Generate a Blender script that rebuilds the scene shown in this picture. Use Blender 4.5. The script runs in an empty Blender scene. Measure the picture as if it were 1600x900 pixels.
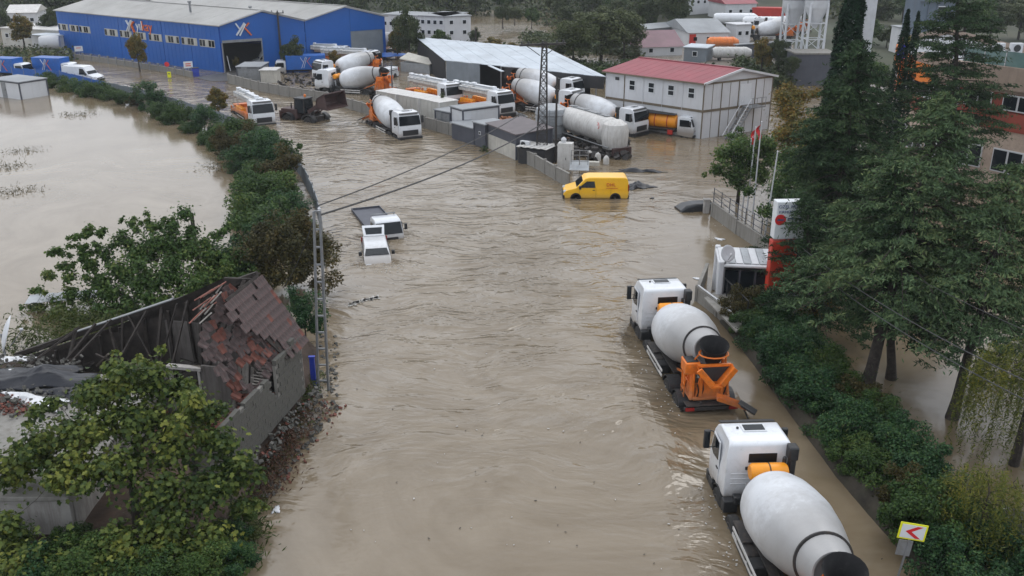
import bpy, math, random
import numpy as np
from mathutils import Vector, Matrix
random.seed(7); RNG = np.random.default_rng(7)
S = bpy.context.scene
C = S.collection
PI = math.pi
# ---------------------------------------------------------------- camera
F, TH, H = 1450.0, math.radians(21.3), 19.3
cam_d = bpy.data.cameras.new('camera'); cam_d.sensor_width = 36; cam_d.lens = F/1600*36
cam_d.clip_start = 0.5; cam_d.clip_end = 3000
cam = bpy.data.objects.new('camera', cam_d); C.objects.link(cam)
cam.location = (0, 0, H); cam.rotation_euler = (PI/2-TH, 0, 0)
S.camera = cam
# ---------------------------------------------------------------- sky, sun, exposure
SUN_EL, SUN_AZ = math.radians(52), math.radians(-40)
w = bpy.data.worlds.new('World'); S.world = w; w.use_nodes = True
nt = w.node_tree; nt.nodes.clear()
sky = nt.nodes.new('ShaderNodeTexSky'); sky.sky_type = 'NISHITA'; sky.sun_disc = False
sky.sun_elevation = SUN_EL; sky.sun_rotation = SUN_AZ; sky.dust_density = 6; sky.air_density = 1.6; sky.ozone_density = 1
hs = nt.nodes.new('ShaderNodeHueSaturation'); hs.inputs['Saturation'].default_value = 0.22
mixn = nt.nodes.new('ShaderNodeMix'); mixn.data_type = 'RGBA'; mixn.inputs[0].default_value = 0.78
mixn.inputs[7].default_value = (7.3, 7.75, 8.5, 1)      # the even cloud deck
bg = nt.nodes.new('ShaderNodeBackground'); bg.inputs[1].default_value = 0.14
out = nt.nodes.new('ShaderNodeOutputWorld')
nt.links.new(sky.outputs[0], hs.inputs['Color']); nt.links.new(hs.outputs[0], mixn.inputs[6])
nt.links.new(mixn.outputs[2], bg.inputs[0]); nt.links.new(bg.outputs[0], out.inputs[0])
sd = bpy.data.lights.new('sun', 'SUN'); sd.energy = 0.55; sd.angle = math.radians(25); sd.color = (1, .96, .9)
sun = bpy.data.objects.new('sun', sd); C.objects.link(sun)
sun.rotation_euler = (PI/2-SUN_EL, 0, SUN_AZ+PI)
sun.location = (0, 60, 60)
S.view_settings.view_transform = 'Standard'; S.view_settings.look = 'None'
S.view_settings.exposure = 0.2; S.view_settings.gamma = 1
S.cycles.volume_bounces = 0; S.cycles.max_bounces = 6; S.cycles.transparent_max_bounces = 8

# ---------------------------------------------------------------- pixel -> place
ct, st = math.cos(TH), math.sin(TH)
def ray(px, py):
    a, b = px-800, 450-py
    return Vector((a, F*ct+b*st, -F*st+b*ct))
def G(px, py, z=0.0):
    d = ray(px, py); t = (z-H)/d.z
    return Vector((d.x*t, d.y*t, z))
def PY(px, py, y):                      # point of the pixel's ray at distance y
    d = ray(px, py); t = y/d.y
    return Vector((d.x*t, y, H+d.z*t))
def onplane(px, py, p0, n):
    d = ray(px, py); o = Vector((0, 0, H)); t = (p0-o).dot(n)/d.dot(n)
    return o+d*t
def hgt(px, py, pytop, z=0.0):          # height of something standing at (px,py) whose top shows at pytop
    g = G(px, py, z); return PY(px, pytop, g.y).z-z
def ang(v):                             # heading (rotation z) so that local +y looks along v
    return math.atan2(-v[0], v[1])

# ---------------------------------------------------------------- materials
def N(nt, t, **k):
    n = nt.nodes.new(t)
    for a, b in k.items(): setattr(n, a, b)
    return n
MATS = {}
def mat(name, col, rough=.6, metal=0, dirt=0, dcol=(.16, .13, .1), nscale=1.5, bump=0, bscale=20, spec=.5, var=.12, streak=False, coat=0, stretch=None, mud=None, crust=None):
    """procedural surface: base colour, soft tonal variation, grime patches, fine relief"""
    if name in MATS: return MATS[name]
    m = bpy.data.materials.new(name); m.use_nodes = True; MATS[name] = m
    nt = m.node_tree; L = nt.links
    b = nt.nodes['Principled BSDF']
    b.inputs['Roughness'].default_value = rough; b.inputs['Metallic'].default_value = metal
    b.inputs['Specular IOR Level'].default_value = spec
    if coat: b.inputs['Coat Weight'].default_value = coat; b.inputs['Coat Roughness'].default_value = .15
    tc = N(nt, 'ShaderNodeTexCoord')
    mp = N(nt, 'ShaderNodeMapping'); L.new(tc.outputs['Object'], mp.inputs[0])
    if stretch: mp.inputs['Scale'].default_value = stretch
    n1 = N(nt, 'ShaderNodeTexNoise'); n1.inputs['Scale'].default_value = nscale; n1.inputs['Detail'].default_value = 6
    n1.inputs['Roughness'].default_value = .62
    L.new(mp.outputs[0], n1.inputs['Vector'])
    lo = tuple(c*(1-var*1.6) for c in col); hi = tuple(min(1, c*(1+var)) for c in col)
    cr = N(nt, 'ShaderNodeValToRGB'); cr.color_ramp.elements[0].position = .3; cr.color_ramp.elements[1].position = .7
    cr.color_ramp.elements[0].color = (*lo, 1); cr.color_ramp.elements[1].color = (*hi, 1)
    L.new(n1.outputs[0], cr.inputs[0]); last = cr.outputs[0]
    if dirt:
        n2 = N(nt, 'ShaderNodeTexNoise'); n2.inputs['Scale'].default_value = nscale*2.3; n2.inputs['Detail'].default_value = 9
        n2.inputs['Roughness'].default_value = .7
        mp2 = N(nt, 'ShaderNodeMapping'); L.new(tc.outputs['Object'], mp2.inputs[0])
        mp2.inputs['Location'].default_value = (3, 7, 1)
        if streak: mp2.inputs['Scale'].default_value = (2.2, 2.2, .25)
        L.new(mp2.outputs[0], n2.inputs['Vector'])
        r2 = N(nt, 'ShaderNodeMapRange'); r2.inputs[1].default_value = .62-.3*dirt; r2.inputs[2].default_value = .8
        r2.inputs[4].default_value = min(1, dirt*1.3)
        L.new(n2.outputs[0], r2.inputs[0])
        mx = N(nt, 'ShaderNodeMix', data_type='RGBA'); mx.inputs[7].default_value = (*dcol, 1)
        L.new(r2.outputs[0], mx.inputs[0]); L.new(last, mx.inputs[6]); last = mx.outputs[2]
    for g_ in (mud, crust):              # film of dried mud low on the body, cement crust toward the rear: (axis, from, to, strength, colour)
        if not g_: continue
        ax_, f0, f1, st_, gc = g_
        sp = N(nt, 'ShaderNodeSeparateXYZ'); L.new(tc.outputs['Object'], sp.inputs[0])
        mr = N(nt, 'ShaderNodeMapRange'); mr.inputs[1].default_value = f0; mr.inputs[2].default_value = f1; L.new(sp.outputs[ax_], mr.inputs[0])
        n4 = N(nt, 'ShaderNodeTexNoise'); n4.inputs['Scale'].default_value = 4; n4.inputs['Detail'].default_value = 8; n4.inputs['Roughness'].default_value = .7; L.new(tc.outputs['Object'], n4.inputs['Vector'])
        ma = N(nt, 'ShaderNodeMath', operation='MULTIPLY_ADD'); ma.inputs[1].default_value = 2.2; ma.inputs[2].default_value = -1.1+.0; L.new(n4.outputs[0], ma.inputs[0])
        ad = N(nt, 'ShaderNodeMath', operation='MULTIPLY_ADD', use_clamp=True); ad.inputs[1].default_value = 1.5; L.new(mr.outputs[0], ad.inputs[0]); L.new(ma.outputs[0], ad.inputs[2])
        m5 = N(nt, 'ShaderNodeMath', operation='MULTIPLY'); m5.inputs[1].default_value = st_; L.new(ad.outputs[0], m5.inputs[0])
        m6 = N(nt, 'ShaderNodeMath', operation='MULTIPLY'); L.new(m5.outputs[0], m6.inputs[0]); L.new(mr.outputs[0], m6.inputs[1])
        mx = N(nt, 'ShaderNodeMix', data_type='RGBA'); mx.inputs[7].default_value = (*gc, 1); L.new(m6.outputs[0], mx.inputs[0]); L.new(last, mx.inputs[6]); last = mx.outputs[2]
    L.new(last, b.inputs['Base Color'])
    if bump:
        n3 = N(nt, 'ShaderNodeTexNoise'); n3.inputs['Scale'].default_value = bscale; n3.inputs['Detail'].default_value = 4
        L.new(tc.outputs['Object'], n3.inputs['Vector'])
        bp = N(nt, 'ShaderNodeBump'); bp.inputs['Strength'].default_value = bump; bp.inputs['Distance'].default_value = .03
        L.new(n3.outputs[0], bp.inputs['Height']); L.new(bp.outputs[0], b.inputs['Normal'])
    return m
def leafmat(name, cols, rough=.5, trans=.25, nscale=.35):
    if name in MATS: return MATS[name]
    m = bpy.data.materials.new(name); m.use_nodes = True; MATS[name] = m
    nt = m.node_tree; L = nt.links; b = nt.nodes['Principled BSDF']; o = nt.nodes['Material Output']
    g = N(nt, 'ShaderNodeNewGeometry'); cr = N(nt, 'ShaderNodeValToRGB')
    tc = N(nt, 'ShaderNodeTexCoord'); no = N(nt, 'ShaderNodeTexNoise'); no.inputs['Scale'].default_value = nscale
    no.inputs['Detail'].default_value = 3
    L.new(tc.outputs['Object'], no.inputs['Vector'])
    ad = N(nt, 'ShaderNodeMath', operation='MULTIPLY_ADD'); ad.inputs[1].default_value = 1.6
    L.new(no.outputs[0], ad.inputs[0])
    sb = N(nt, 'ShaderNodeMath', operation='MULTIPLY_ADD'); sb.inputs[1].default_value = .7; sb.inputs[2].default_value = -.65
    L.new(g.outputs['Random Per Island'], sb.inputs[0]); L.new(sb.outputs[0], ad.inputs[2])
    e = cr.color_ramp.elements
    while len(e) < len(cols): e.new(.5)
    for i, c in enumerate(cols): e[i].position = i/(len(cols)-1); e[i].color = (*c, 1)
    L.new(ad.outputs[0], cr.inputs[0]); L.new(cr.outputs[0], b.inputs['Base Color'])
    b.inputs['Roughness'].default_value = rough; b.inputs['Specular IOR Level'].default_value = .14
    tr = N(nt, 'ShaderNodeBsdfTranslucent'); L.new(cr.outputs[0], tr.inputs[0])
    mx = N(nt, 'ShaderNodeMixShader'); mx.inputs[0].default_value = trans
    L.new(b.outputs[0], mx.inputs[1]); L.new(tr.outputs[0], mx.inputs[2]); L.new(mx.outputs[0], o.inputs[0])
    return m

M = dict(
 white=mat('white_paint', (.72, .74, .77), .35, dirt=.25, nscale=.8, var=.04, coat=.3),
 cabwhite=mat('cab_white_paint', (.72, .74, .77), .3, dirt=.32, dcol=(.33, .31, .28), nscale=1.6, var=.03, coat=.4, mud=(2, 1.9, .8, .85, (.2, .16, .12))),
 drum=mat('drum_white_paint', (.66, .68, .71), .4, dirt=.5, dcol=(.36, .35, .34), nscale=.7, var=.08, coat=.2, crust=(1, .2, -2.6, .8, (.27, .26, .25))),
 dirtywhite=mat('weathered_white_paint', (.6, .59, .57), .55, dirt=.55, dcol=(.25, .21, .17), nscale=1.1, var=.1, streak=True),
 orange=mat('orange_paint', (.8, .19, .012), .45, dirt=.5, dcol=(.26, .12, .06), nscale=2.6, var=.14, coat=.15, mud=(2, 1.9, 1.0, .7, (.2, .13, .08))),
 yorange=mat('yellow_orange_plastic', (.9, .33, .015), .4, dirt=.2, dcol=(.4, .18, .05), nscale=2, var=.06),
 yellow=mat('yellow_van_paint', (.95, .52, .01), .35, dirt=.2, dcol=(.6, .33, .04), nscale=1.1, var=.04, coat=.4, mud=(2, .9, .35, .5, (.4, .25, .08))),
 red=mat('red_paint', (.5, .03, .02), .45, dirt=.2, var=.1),
 black=mat('black_plastic', (.022, .023, .025), .5, dirt=.3, dcol=(.09, .075, .06), nscale=3),
 rubber=mat('tyre_rubber', (.022, .022, .022), .8, dirt=.4, dcol=(.1, .08, .06), nscale=4),
 chassis=mat('dark_chassis_steel', (.03, .028, .028), .6, dirt=.5, dcol=(.12, .085, .06), nscale=3, var=.3),
 steel=mat('grey_steel', (.26, .27, .28), .5, metal=.4, dirt=.4, nscale=2),
 galv=mat('galvanised_steel', (.36, .38, .4), .5, metal=.3, dirt=.4, dcol=(.2, .17, .14), nscale=1.2),
 glass=mat('dark_window_glass', (.01, .014, .018), .06, spec=.3, var=.3, nscale=.8),
 lamp=mat('headlight_glass', (.5, .52, .55), .12, spec=.9),
 redlamp=mat('tail_light', (.3, .015, .012), .25),
 blue=mat('blue_cladding', (.006, .1, .4), .42, dirt=.18, dcol=(.02, .06, .2), nscale=.12, var=.1, streak=True),
 bluepaint=mat('blue_vehicle_paint', (.012, .11, .42), .4, dirt=.3, dcol=(.05, .08, .2), nscale=.9),
 bluepost=mat('blue_post_paint', (.02, .05, .4), .45, dirt=.3, nscale=3),
 concrete=mat('concrete', (.25, .24, .22), .85, dirt=.6, dcol=(.1, .085, .065), nscale=.7, bump=.4, bscale=12, streak=True),
 block=mat('cement_block', (.12, .115, .105), .9, dirt=.65, dcol=(.05, .052, .035), nscale=1.3, bump=.6, bscale=25, var=.25),
 plaster=mat('old_plaster', (.4, .38, .36), .9, dirt=.6, dcol=(.14, .12, .1), nscale=1.2, bump=.4, bscale=10, streak=True),
 wood=mat('weathered_wood', (.13, .11, .09), .85, dirt=.5, dcol=(.05, .04, .03), nscale=3, var=.3, stretch=(3, 3, .5)),
 palewood=mat('pale_split_wood', (.27, .25, .225), .85, dirt=.5, dcol=(.1, .08, .065), nscale=3, var=.25),
 darkwood=mat('charred_dark_wood', (.035, .028, .024), .9, dirt=.3, dcol=(.1, .08, .06), nscale=3, var=.4),
 bark=mat('tree_bark', (.045, .036, .03), .95, dirt=.4, dcol=(.1, .09, .075), nscale=4, bump=.7, bscale=14, var=.35),
 tile=mat('old_clay_tile', (.125, .08, .075), .85, dirt=.8, dcol=(.075, .07, .068), nscale=3.1, bump=.4, bscale=18, var=.35),
 redtile=mat('broken_red_clay_tile', (.2, .065, .045), .85, dirt=.7, dcol=(.1, .07, .06), nscale=2.6, var=.35),
 redroof=mat('red_metal_roof', (.27, .045, .06), .5, dirt=.35, dcol=(.16, .06, .06), nscale=.35, var=.12),
 purpleroof=mat('faded_maroon_roof', (.2, .11, .13), .6, dirt=.4, nscale=.4),
 shedroof=mat('light_metal_roof', (.5, .55, .6), .5, dirt=.45, dcol=(.26, .27, .28), nscale=.25, var=.1),
 greyroof=mat('grey_metal_roof', (.27, .285, .3), .6, dirt=.4, nscale=.3, dcol=(.17, .17, .17)),
 hallroof=mat('weathered_hall_roof', (.37, .365, .35), .7, dirt=.5, dcol=(.2, .19, .17), nscale=.12, var=.1, stretch=(1, .25, 1)),
 darkclad=mat('black_corrugated_cladding', (.025, .025, .028), .6, dirt=.4, dcol=(.07, .06, .05), nscale=.6),
 greyclad=mat('blue_grey_sheet_cladding', (.2, .23, .26), .5, dirt=.4, dcol=(.13, .13, .13), nscale=.5, streak=True),
 panelwhite=mat('white_sandwich_panel', (.6, .61, .63), .5, dirt=.3, dcol=(.33, .3, .26), nscale=.6, var=.05, streak=True),
 beige=mat('beige_container_paint', (.5, .49, .45), .6, dirt=.4, dcol=(.28, .24, .2), nscale=.6, streak=True),
 brownframe=mat('brown_frame_paint', (.16, .13, .09), .6, dirt=.3),
 charcoal=mat('charcoal_panel', (.075, .08, .1), .6, dirt=.35, dcol=(.13, .12, .11), nscale=.8, streak=True),
 creamboard=mat('cream_board', (.5, .48, .43), .7, dirt=.5, dcol=(.25, .22, .18), nscale=.9, streak=True),
 bucket=mat('dark_red_brown_steel', (.06, .03, .028), .6, dirt=.4, dcol=(.1, .06, .045), nscale=2),
 mud=mat('wet_mud', (.11, .075, .05), .75, dirt=.5, dcol=(.05, .04, .03), nscale=.6, bump=.8, bscale=5, var=.25),
 soil=mat('reddish_soil_bank', (.065, .042, .03), .9, dirt=.5, dcol=(.055, .04, .03), nscale=1.1, bump=1, bscale=6, var=.4),
 earth=mat('dark_leaf_litter', (.05, .042, .03), .9, dirt=.5, dcol=(.03, .035, .018), nscale=.8, bump=1, bscale=4, var=.4),
 asphalt=mat('wet_asphalt', (.07, .07, .072), .5, dirt=.5, dcol=(.12, .1, .08), nscale=.25, bump=.2, bscale=30),
 hill=mat('wooded_hill_ground', (.05, .06, .032), .9, dirt=.5, dcol=(.09, .075, .05), nscale=.03, var=.4),
 yard=mat('muddy_yard_ground', (.15, .125, .1), .7, dirt=.5, dcol=(.09, .08, .07), nscale=.08, var=.2),
 brick=mat('red_facade_brick', (.27, .055, .035), .8, dirt=.35, dcol=(.15, .05, .04), nscale=.6, var=.15),
 stoneband=mat('brown_stone_fascia', (.3, .23, .18), .8, dirt=.45, dcol=(.17, .13, .1), nscale=.7, streak=True),
 orangeclad=mat('orange_fascia', (.75, .2, .02), .5, dirt=.25, var=.08),
 bluebanner=mat('deep_blue_banner', (.02, .03, .45), .6),
 towerblue=mat('blue_grey_tower_paint', (.12, .16, .21), .6, dirt=.35, nscale=.5, streak=True),
 siloskin=mat('pale_silo_steel', (.62, .64, .67), .5, dirt=.3, dcol=(.35, .34, .33), nscale=.4, streak=True),
 tarp=mat('black_plastic_tarp', (.013, .015, .022), .42, dirt=.2, dcol=(.06, .06, .07), nscale=2, bump=.8, bscale=4, spec=.4),
 darkplaster=mat('dark_inner_plaster', (.16, .145, .135), .9, dirt=.7, dcol=(.05, .042, .036), nscale=1.3, bump=.4, bscale=9, streak=True),  # plaster toned darker for the ruin's inner walls
 hopperblack=mat('worn_black_rubber', (.012, .012, .013), .75, dirt=.35, dcol=(.07, .068, .065), nscale=3, spec=.25),
 brownroof=mat('brown_grey_sheet_roof', (.14, .12, .125), .65, dirt=.5, dcol=(.08, .07, .07), nscale=.8),
 rimdark=mat('dusty_wheel_rim', (.09, .085, .08), .6, dirt=.5, dcol=(.14, .11, .08), nscale=5),
 whitetarp=mat('white_plastic_sheet', (.68, .69, .71), .45, dirt=.3, dcol=(.35, .33, .3), nscale=1.5, bump=.8, bscale=5),
 bluetarp=mat('blue_tarp', (.03, .14, .5), .5, dirt=.3, nscale=1, bump=.5, bscale=4),
 totemred=mat('red_totem_panel', (.55, .045, .02), .45, dirt=.25, nscale=1),
 signwhite=mat('sign_white', (.68, .7, .72), .45, dirt=.2, nscale=2, var=.03),
 signyellow=mat('sign_yellow', (.75, .75, .02), .5, var=.04),
 signred=mat('sign_red', (.6, .02, .025), .5, var=.05),
 textblue=mat('navy_lettering', (.05, .08, .2), .6),
 textred=mat('red_lettering', (.6, .05, .02), .5),
 textorange=mat('orange_lettering', (.75, .16, .03), .5),
 foam=mat('pale_foam', (.5, .48, .45), .7),
)

# ---------------------------------------------------------------- mesh building
class MB:
    def __init__(s): s.v = []; s.f = []; s.m = []
    def add(s, vs, fs, mi=0):
        b = len(s.v); s.v += [tuple(v) for v in vs]
        for f in fs: s.f.append(tuple(i+b for i in f)); s.m.append(mi)
        return s
    def box(s, c, d, R=None, mi=0, top=(1, 1), shift=(0, 0)):
        x, y, z = d[0]/2, d[1]/2, d[2]/2; vs = []
        for k, (tx, ty, sx, sy) in ((-1, (1, 1, 0, 0)), (1, (top[0], top[1], shift[0], shift[1]))):
            for a, b in ((-1, -1), (1, -1), (1, 1), (-1, 1)):
                vs.append(Vector((a*x*tx+sx, b*y*ty+sy, k*z)))
        if R is not None:
            if isinstance(R, (int, float)): R = Matrix.Rotation(R, 3, 'Z')
            vs = [R @ v for v in vs]
        c = Vector(c)
        return s.add([v+c for v in vs], [(3, 2, 1, 0), (4, 5, 6, 7), (0, 1, 5, 4), (1, 2, 6, 5), (2, 3, 7, 6), (3, 0, 4, 7)], mi)
    def bar(s, a, b, wd, ht=None, mi=0, roll=0):         # rectangular bar between two points
        a, b = Vector(a), Vector(b); d = b-a; L = d.length
        if L < 1e-5: return s
        q = d.to_track_quat('Z', 'Y').to_matrix()
        if roll: q = q @ Matrix.Rotation(roll, 3, 'Z')
        return s.box((a+b)/2, (wd, ht or wd, L), q, mi)
    def tube(s, pts, r, seg=8, mi=0, cap=True):
        pts = [Vector(p) for p in pts]; n = len(pts)
        if isinstance(r, (int, float)): r = [r]*n
        vs = []; up = Vector((0, 0, 1)); prev = None
        for i, p in enumerate(pts):
            d = (pts[min(i+1, n-1)]-pts[max(i-1, 0)]).normalized()
            if prev is None:
                a = d.cross(up) if abs(d.dot(up)) < .95 else d.cross(Vector((1, 0, 0)))
            else: a = prev-d*prev.dot(d)
            a.normalize(); prev = a; b = d.cross(a)
            for k in range(seg):
                t = 2*PI*k/seg; vs.append(p+(a*math.cos(t)+b*math.sin(t))*r[i])
        fs = []
        for i in range(n-1):
            for k in range(seg):
                k2 = (k+1) % seg; fs.append((i*seg+k, i*seg+k2, (i+1)*seg+k2, (i+1)*seg+k))
        if cap: fs.append(tuple(range(seg))[::-1]); fs.append(tuple((n-1)*seg+k for k in range(seg)))
        return s.add(vs, fs, mi)
    def lathe(s, prof, o=(0, 0, 0), axis=(0, 0, 1), seg=24, mi=0, cap=True):   # prof: (radius, along)
        o = Vector(o); ax = Vector(axis).normalized(); a = ax.cross(Vector((0, 0, 1)) if abs(ax.z) < .9 else Vector((1, 0, 0))).normalized(); b = ax.cross(a)
        vs = []; n = len(prof)
        for r, t in prof:
            for k in range(seg): q = 2*PI*k/seg; vs.append(o+ax*t+(a*math.cos(q)+b*math.sin(q))*max(r, 1e-4))
        fs = [(i*seg+k, i*seg+(k+1) % seg, (i+1)*seg+(k+1) % seg, (i+1)*seg+k) for i in range(n-1) for k in range(seg)]
        if cap: fs.append(tuple(range(seg))[::-1]); fs.append(tuple((n-1)*seg+k for k in range(seg)))
        return s.add(vs, fs, mi)
    def poly(s, pts, mi=0): return s.add(pts, [tuple(range(len(pts)))], mi)
    def prism(s, loop, vec, mi=0):                       # extrude a planar loop by a vector
        n = len(loop); vec = Vector(vec); a = [Vector(p) for p in loop]; vs = a+[p+vec for p in a]
        nrm = sum(((a[i]-a[0]).cross(a[(i+1) % n]-a[0]) for i in range(n)), Vector())
        fs = [tuple(range(n)), tuple(range(n, 2*n))[::-1]]+[(i, i+n, (i+1) % n+n, (i+1) % n) for i in range(n)]
        if nrm.dot(vec) > 0: fs = [f[::-1] for f in fs]
        return s.add(vs, fs, mi)
    def build(s, name, mats, parent=None, smooth=True, bevel=0, seg=2, kind=None):
        me = bpy.data.meshes.new(name); me.from_pydata(s.v, [], s.f)
        if not isinstance(mats, (list, tuple)): mats = [mats]
        for m in mats: me.materials.append(M[m] if isinstance(m, str) else m)
        if len(mats) > 1: me.polygons.foreach_set('material_index', s.m)
        if smooth: me.shade_smooth(); me.set_sharp_from_angle(angle=math.radians(38))
        me.update()
        return link(name, me, parent, bevel, seg, kind)
def link(name, me, parent=None, bevel=0, seg=2, kind=None):
    o = bpy.data.objects.new(name, me); C.objects.link(o); o.parent = parent
    if bevel:
        b = o.modifiers.new('bevel', 'BEVEL'); b.width = bevel; b.segments = seg; b.limit_method = 'ANGLE'; b.angle_limit = math.radians(40)
    if kind: o['kind'] = kind
    return o
def tag(o, label, cat, group=None):
    o['label'] = label; o['category'] = cat
    if group: o['group'] = group
    return o
def thing(name, label, cat, loc=(0, 0, 0), rz=0, group=None):
    o = bpy.data.objects.new(name, None); C.objects.link(o); o.empty_display_size = .3
    o.location = loc; o.rotation_euler = (0, 0, rz)
    return tag(o, label, cat, group)
def struct(name, mb, m, **k):
    return mb.build(name, m, kind='structure', **k)
def copy_tree(o, parent=None):
    c = o.copy(); C.objects.link(c)
    if parent is not None: c.parent = parent
    for ch in list(o.children): copy_tree(ch, c)
    return c
def dup(o, label, loc, rz=0, sc=None, group=None, tilt=(0, 0)):
    c = copy_tree(o); c.location = loc; c.rotation_euler = (tilt[0], tilt[1], rz)
    if sc: c.scale = sc if not isinstance(sc, (int, float)) else (sc, sc, sc)
    c['label'] = label
    if group: c['group'] = group
    return c
def text(body, name, m, parent, size, loc, rot, ext=.01, align='CENTER'):
    cu = bpy.data.curves.new(name, 'FONT'); cu.body = body; cu.size = size; cu.extrude = ext
    cu.align_x = align; cu.align_y = 'CENTER'
    o = bpy.data.objects.new('tmp', cu); C.objects.link(o)
    dg = bpy.context.evaluated_depsgraph_get(); me = bpy.data.meshes.new_from_object(o.evaluated_get(dg))
    bpy.data.objects.remove(o); me.materials.clear(); me.materials.append(M[m])
    r = link(name, me, parent); r.location = loc; r.rotation_euler = rot
    return r
# ================================================================ WATER
def lin(pts, x):                        # piecewise linear
    if x <= pts[0][0]: return pts[0][1]
    for (a, b), (c, d) in zip(pts, pts[1:]):
        if x <= c: return b+(d-b)*(x-a)/(c-a)
    return pts[-1][1]
# the fence along the flooded field, as pixels on the water, then as world points
FENCE_PX = [(20, 119), (95, 125), (165, 142), (232, 156), (300, 178), (345, 192), (400, 214), (440, 240), (470, 275), (490, 315), (503, 360), (508, 420)]
FENCE = [G(*p) for p in FENCE_PX]
def fence_x(y):                          # x of the fence at distance y
    return lin(sorted((p.y, p.x) for p in FENCE), y)
xs = np.concatenate([np.linspace(-420, -60, 40), np.linspace(-58, 58, 233), np.linspace(60, 420, 40)])
ys = np.concatenate([np.linspace(-30, 20, 25), np.linspace(20.4, 110, 225), np.linspace(111, 420, 120)])
X, Y = np.meshgrid(xs, ys)
def fbm(X, Y, sc, seed=0, octs=4):
    r = np.random.default_rng(seed); z = np.zeros_like(X)
    for o in range(octs):
        for _ in range(5):
            a = r.uniform(0, 2*PI); f = sc*(2**o)*r.uniform(.7, 1.3); p = r.uniform(0, 6.28)
            z += np.sin((X*math.cos(a)+Y*math.sin(a))*f+p+1.3*np.sin((X*math.sin(a)-Y*math.cos(a))*f*.7+p))/(2**o)
    return z/6
fx = np.interp(Y, [p.y for p in FENCE][::-1], [p.x for p in FENCE][::-1])
side = X-fx                              # <0 on the field side
chop = 1/(1+np.exp(-side*2.5))
road_r = np.interp(Y, [20, 30, 45, 60, 75], [7.6, 7.8, 6.6, 10.5, 14])   # lee of the trucks and the right-hand bank
calm = 1/(1+np.exp(-(X-road_r)*1.1))
calm = calm*np.clip((75-Y)/15, 0, 1)
chop = np.clip(chop*(1-.9*calm), .03, 1)
edge = np.exp(-((X-(np.interp(Y, [20, 33, 50], [6.2, 6.3, 4.6])))/1.2)**2)*np.clip((52-Y)/10, 0, 1)
pat = fbm(X*.8, Y, .11, 3, 3)            # smooth boils and rough tongues of the current
chop = chop*(.78+1.1*edge)*np.clip(.85+1.4*pat, .3, 1.7)
for cx, cy, hl, hw_, k_ in ((8.3, 26, 5.2, 1.5, .9), (7.8, 40, 5.4, 1.5, .9), (6.4, 68.3, 2.8, 1.3, .8), (-8.2, 56, 2.4, 1.2, .8), (-9.2, 61, 3, 1.3, .6), (-27, 101, 4, 1.6, .7), (-11.5, 92, 4, 1.6, .8), (-21, 101, 3.5, 1.6, .7)):
    dd = np.hypot((X-cx)/(hw_*1.9), (Y-cy)/(hl*1.35)); chop = chop+k_*np.exp(-((dd-1)/.22)**2)*np.clip(.5+pat, .1, 1.2)*(X < cx+hw_*1.2)
Z = (.028*fbm(X, Y, 1.1, 5, 3))*np.clip(chop, 0, 1.3)*np.clip((130-Y)/60, 0, 1)
nx, ny = len(xs), len(ys)
vs = np.stack([X.ravel(), Y.ravel(), Z.ravel()], 1)
ii = np.arange((ny-1)*(nx-1)); r_, c_ = ii//(nx-1), ii % (nx-1); b0 = r_*nx+c_
fs = np.stack([b0, b0+1, b0+nx+1, b0+nx], 1)
def npmesh(name, vs, fs, m, smooth=True):
    me = bpy.data.meshes.new(name); k = fs.shape[1]
    me.vertices.add(len(vs)); me.vertices.foreach_set('co', vs.astype(np.float32).ravel())
    me.loops.add(fs.size); me.loops.foreach_set('vertex_index', fs.astype(np.int32).ravel())
    me.polygons.add(len(fs)); me.polygons.foreach_set('loop_start', np.arange(len(fs), dtype=np.int32)*k)
    me.update(calc_edges=True)
    if smooth: me.polygons.foreach_set('use_smooth', np.ones(len(fs), dtype=bool))
    me.materials.append(M[m] if isinstance(m, str) else m)
    return me
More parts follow.
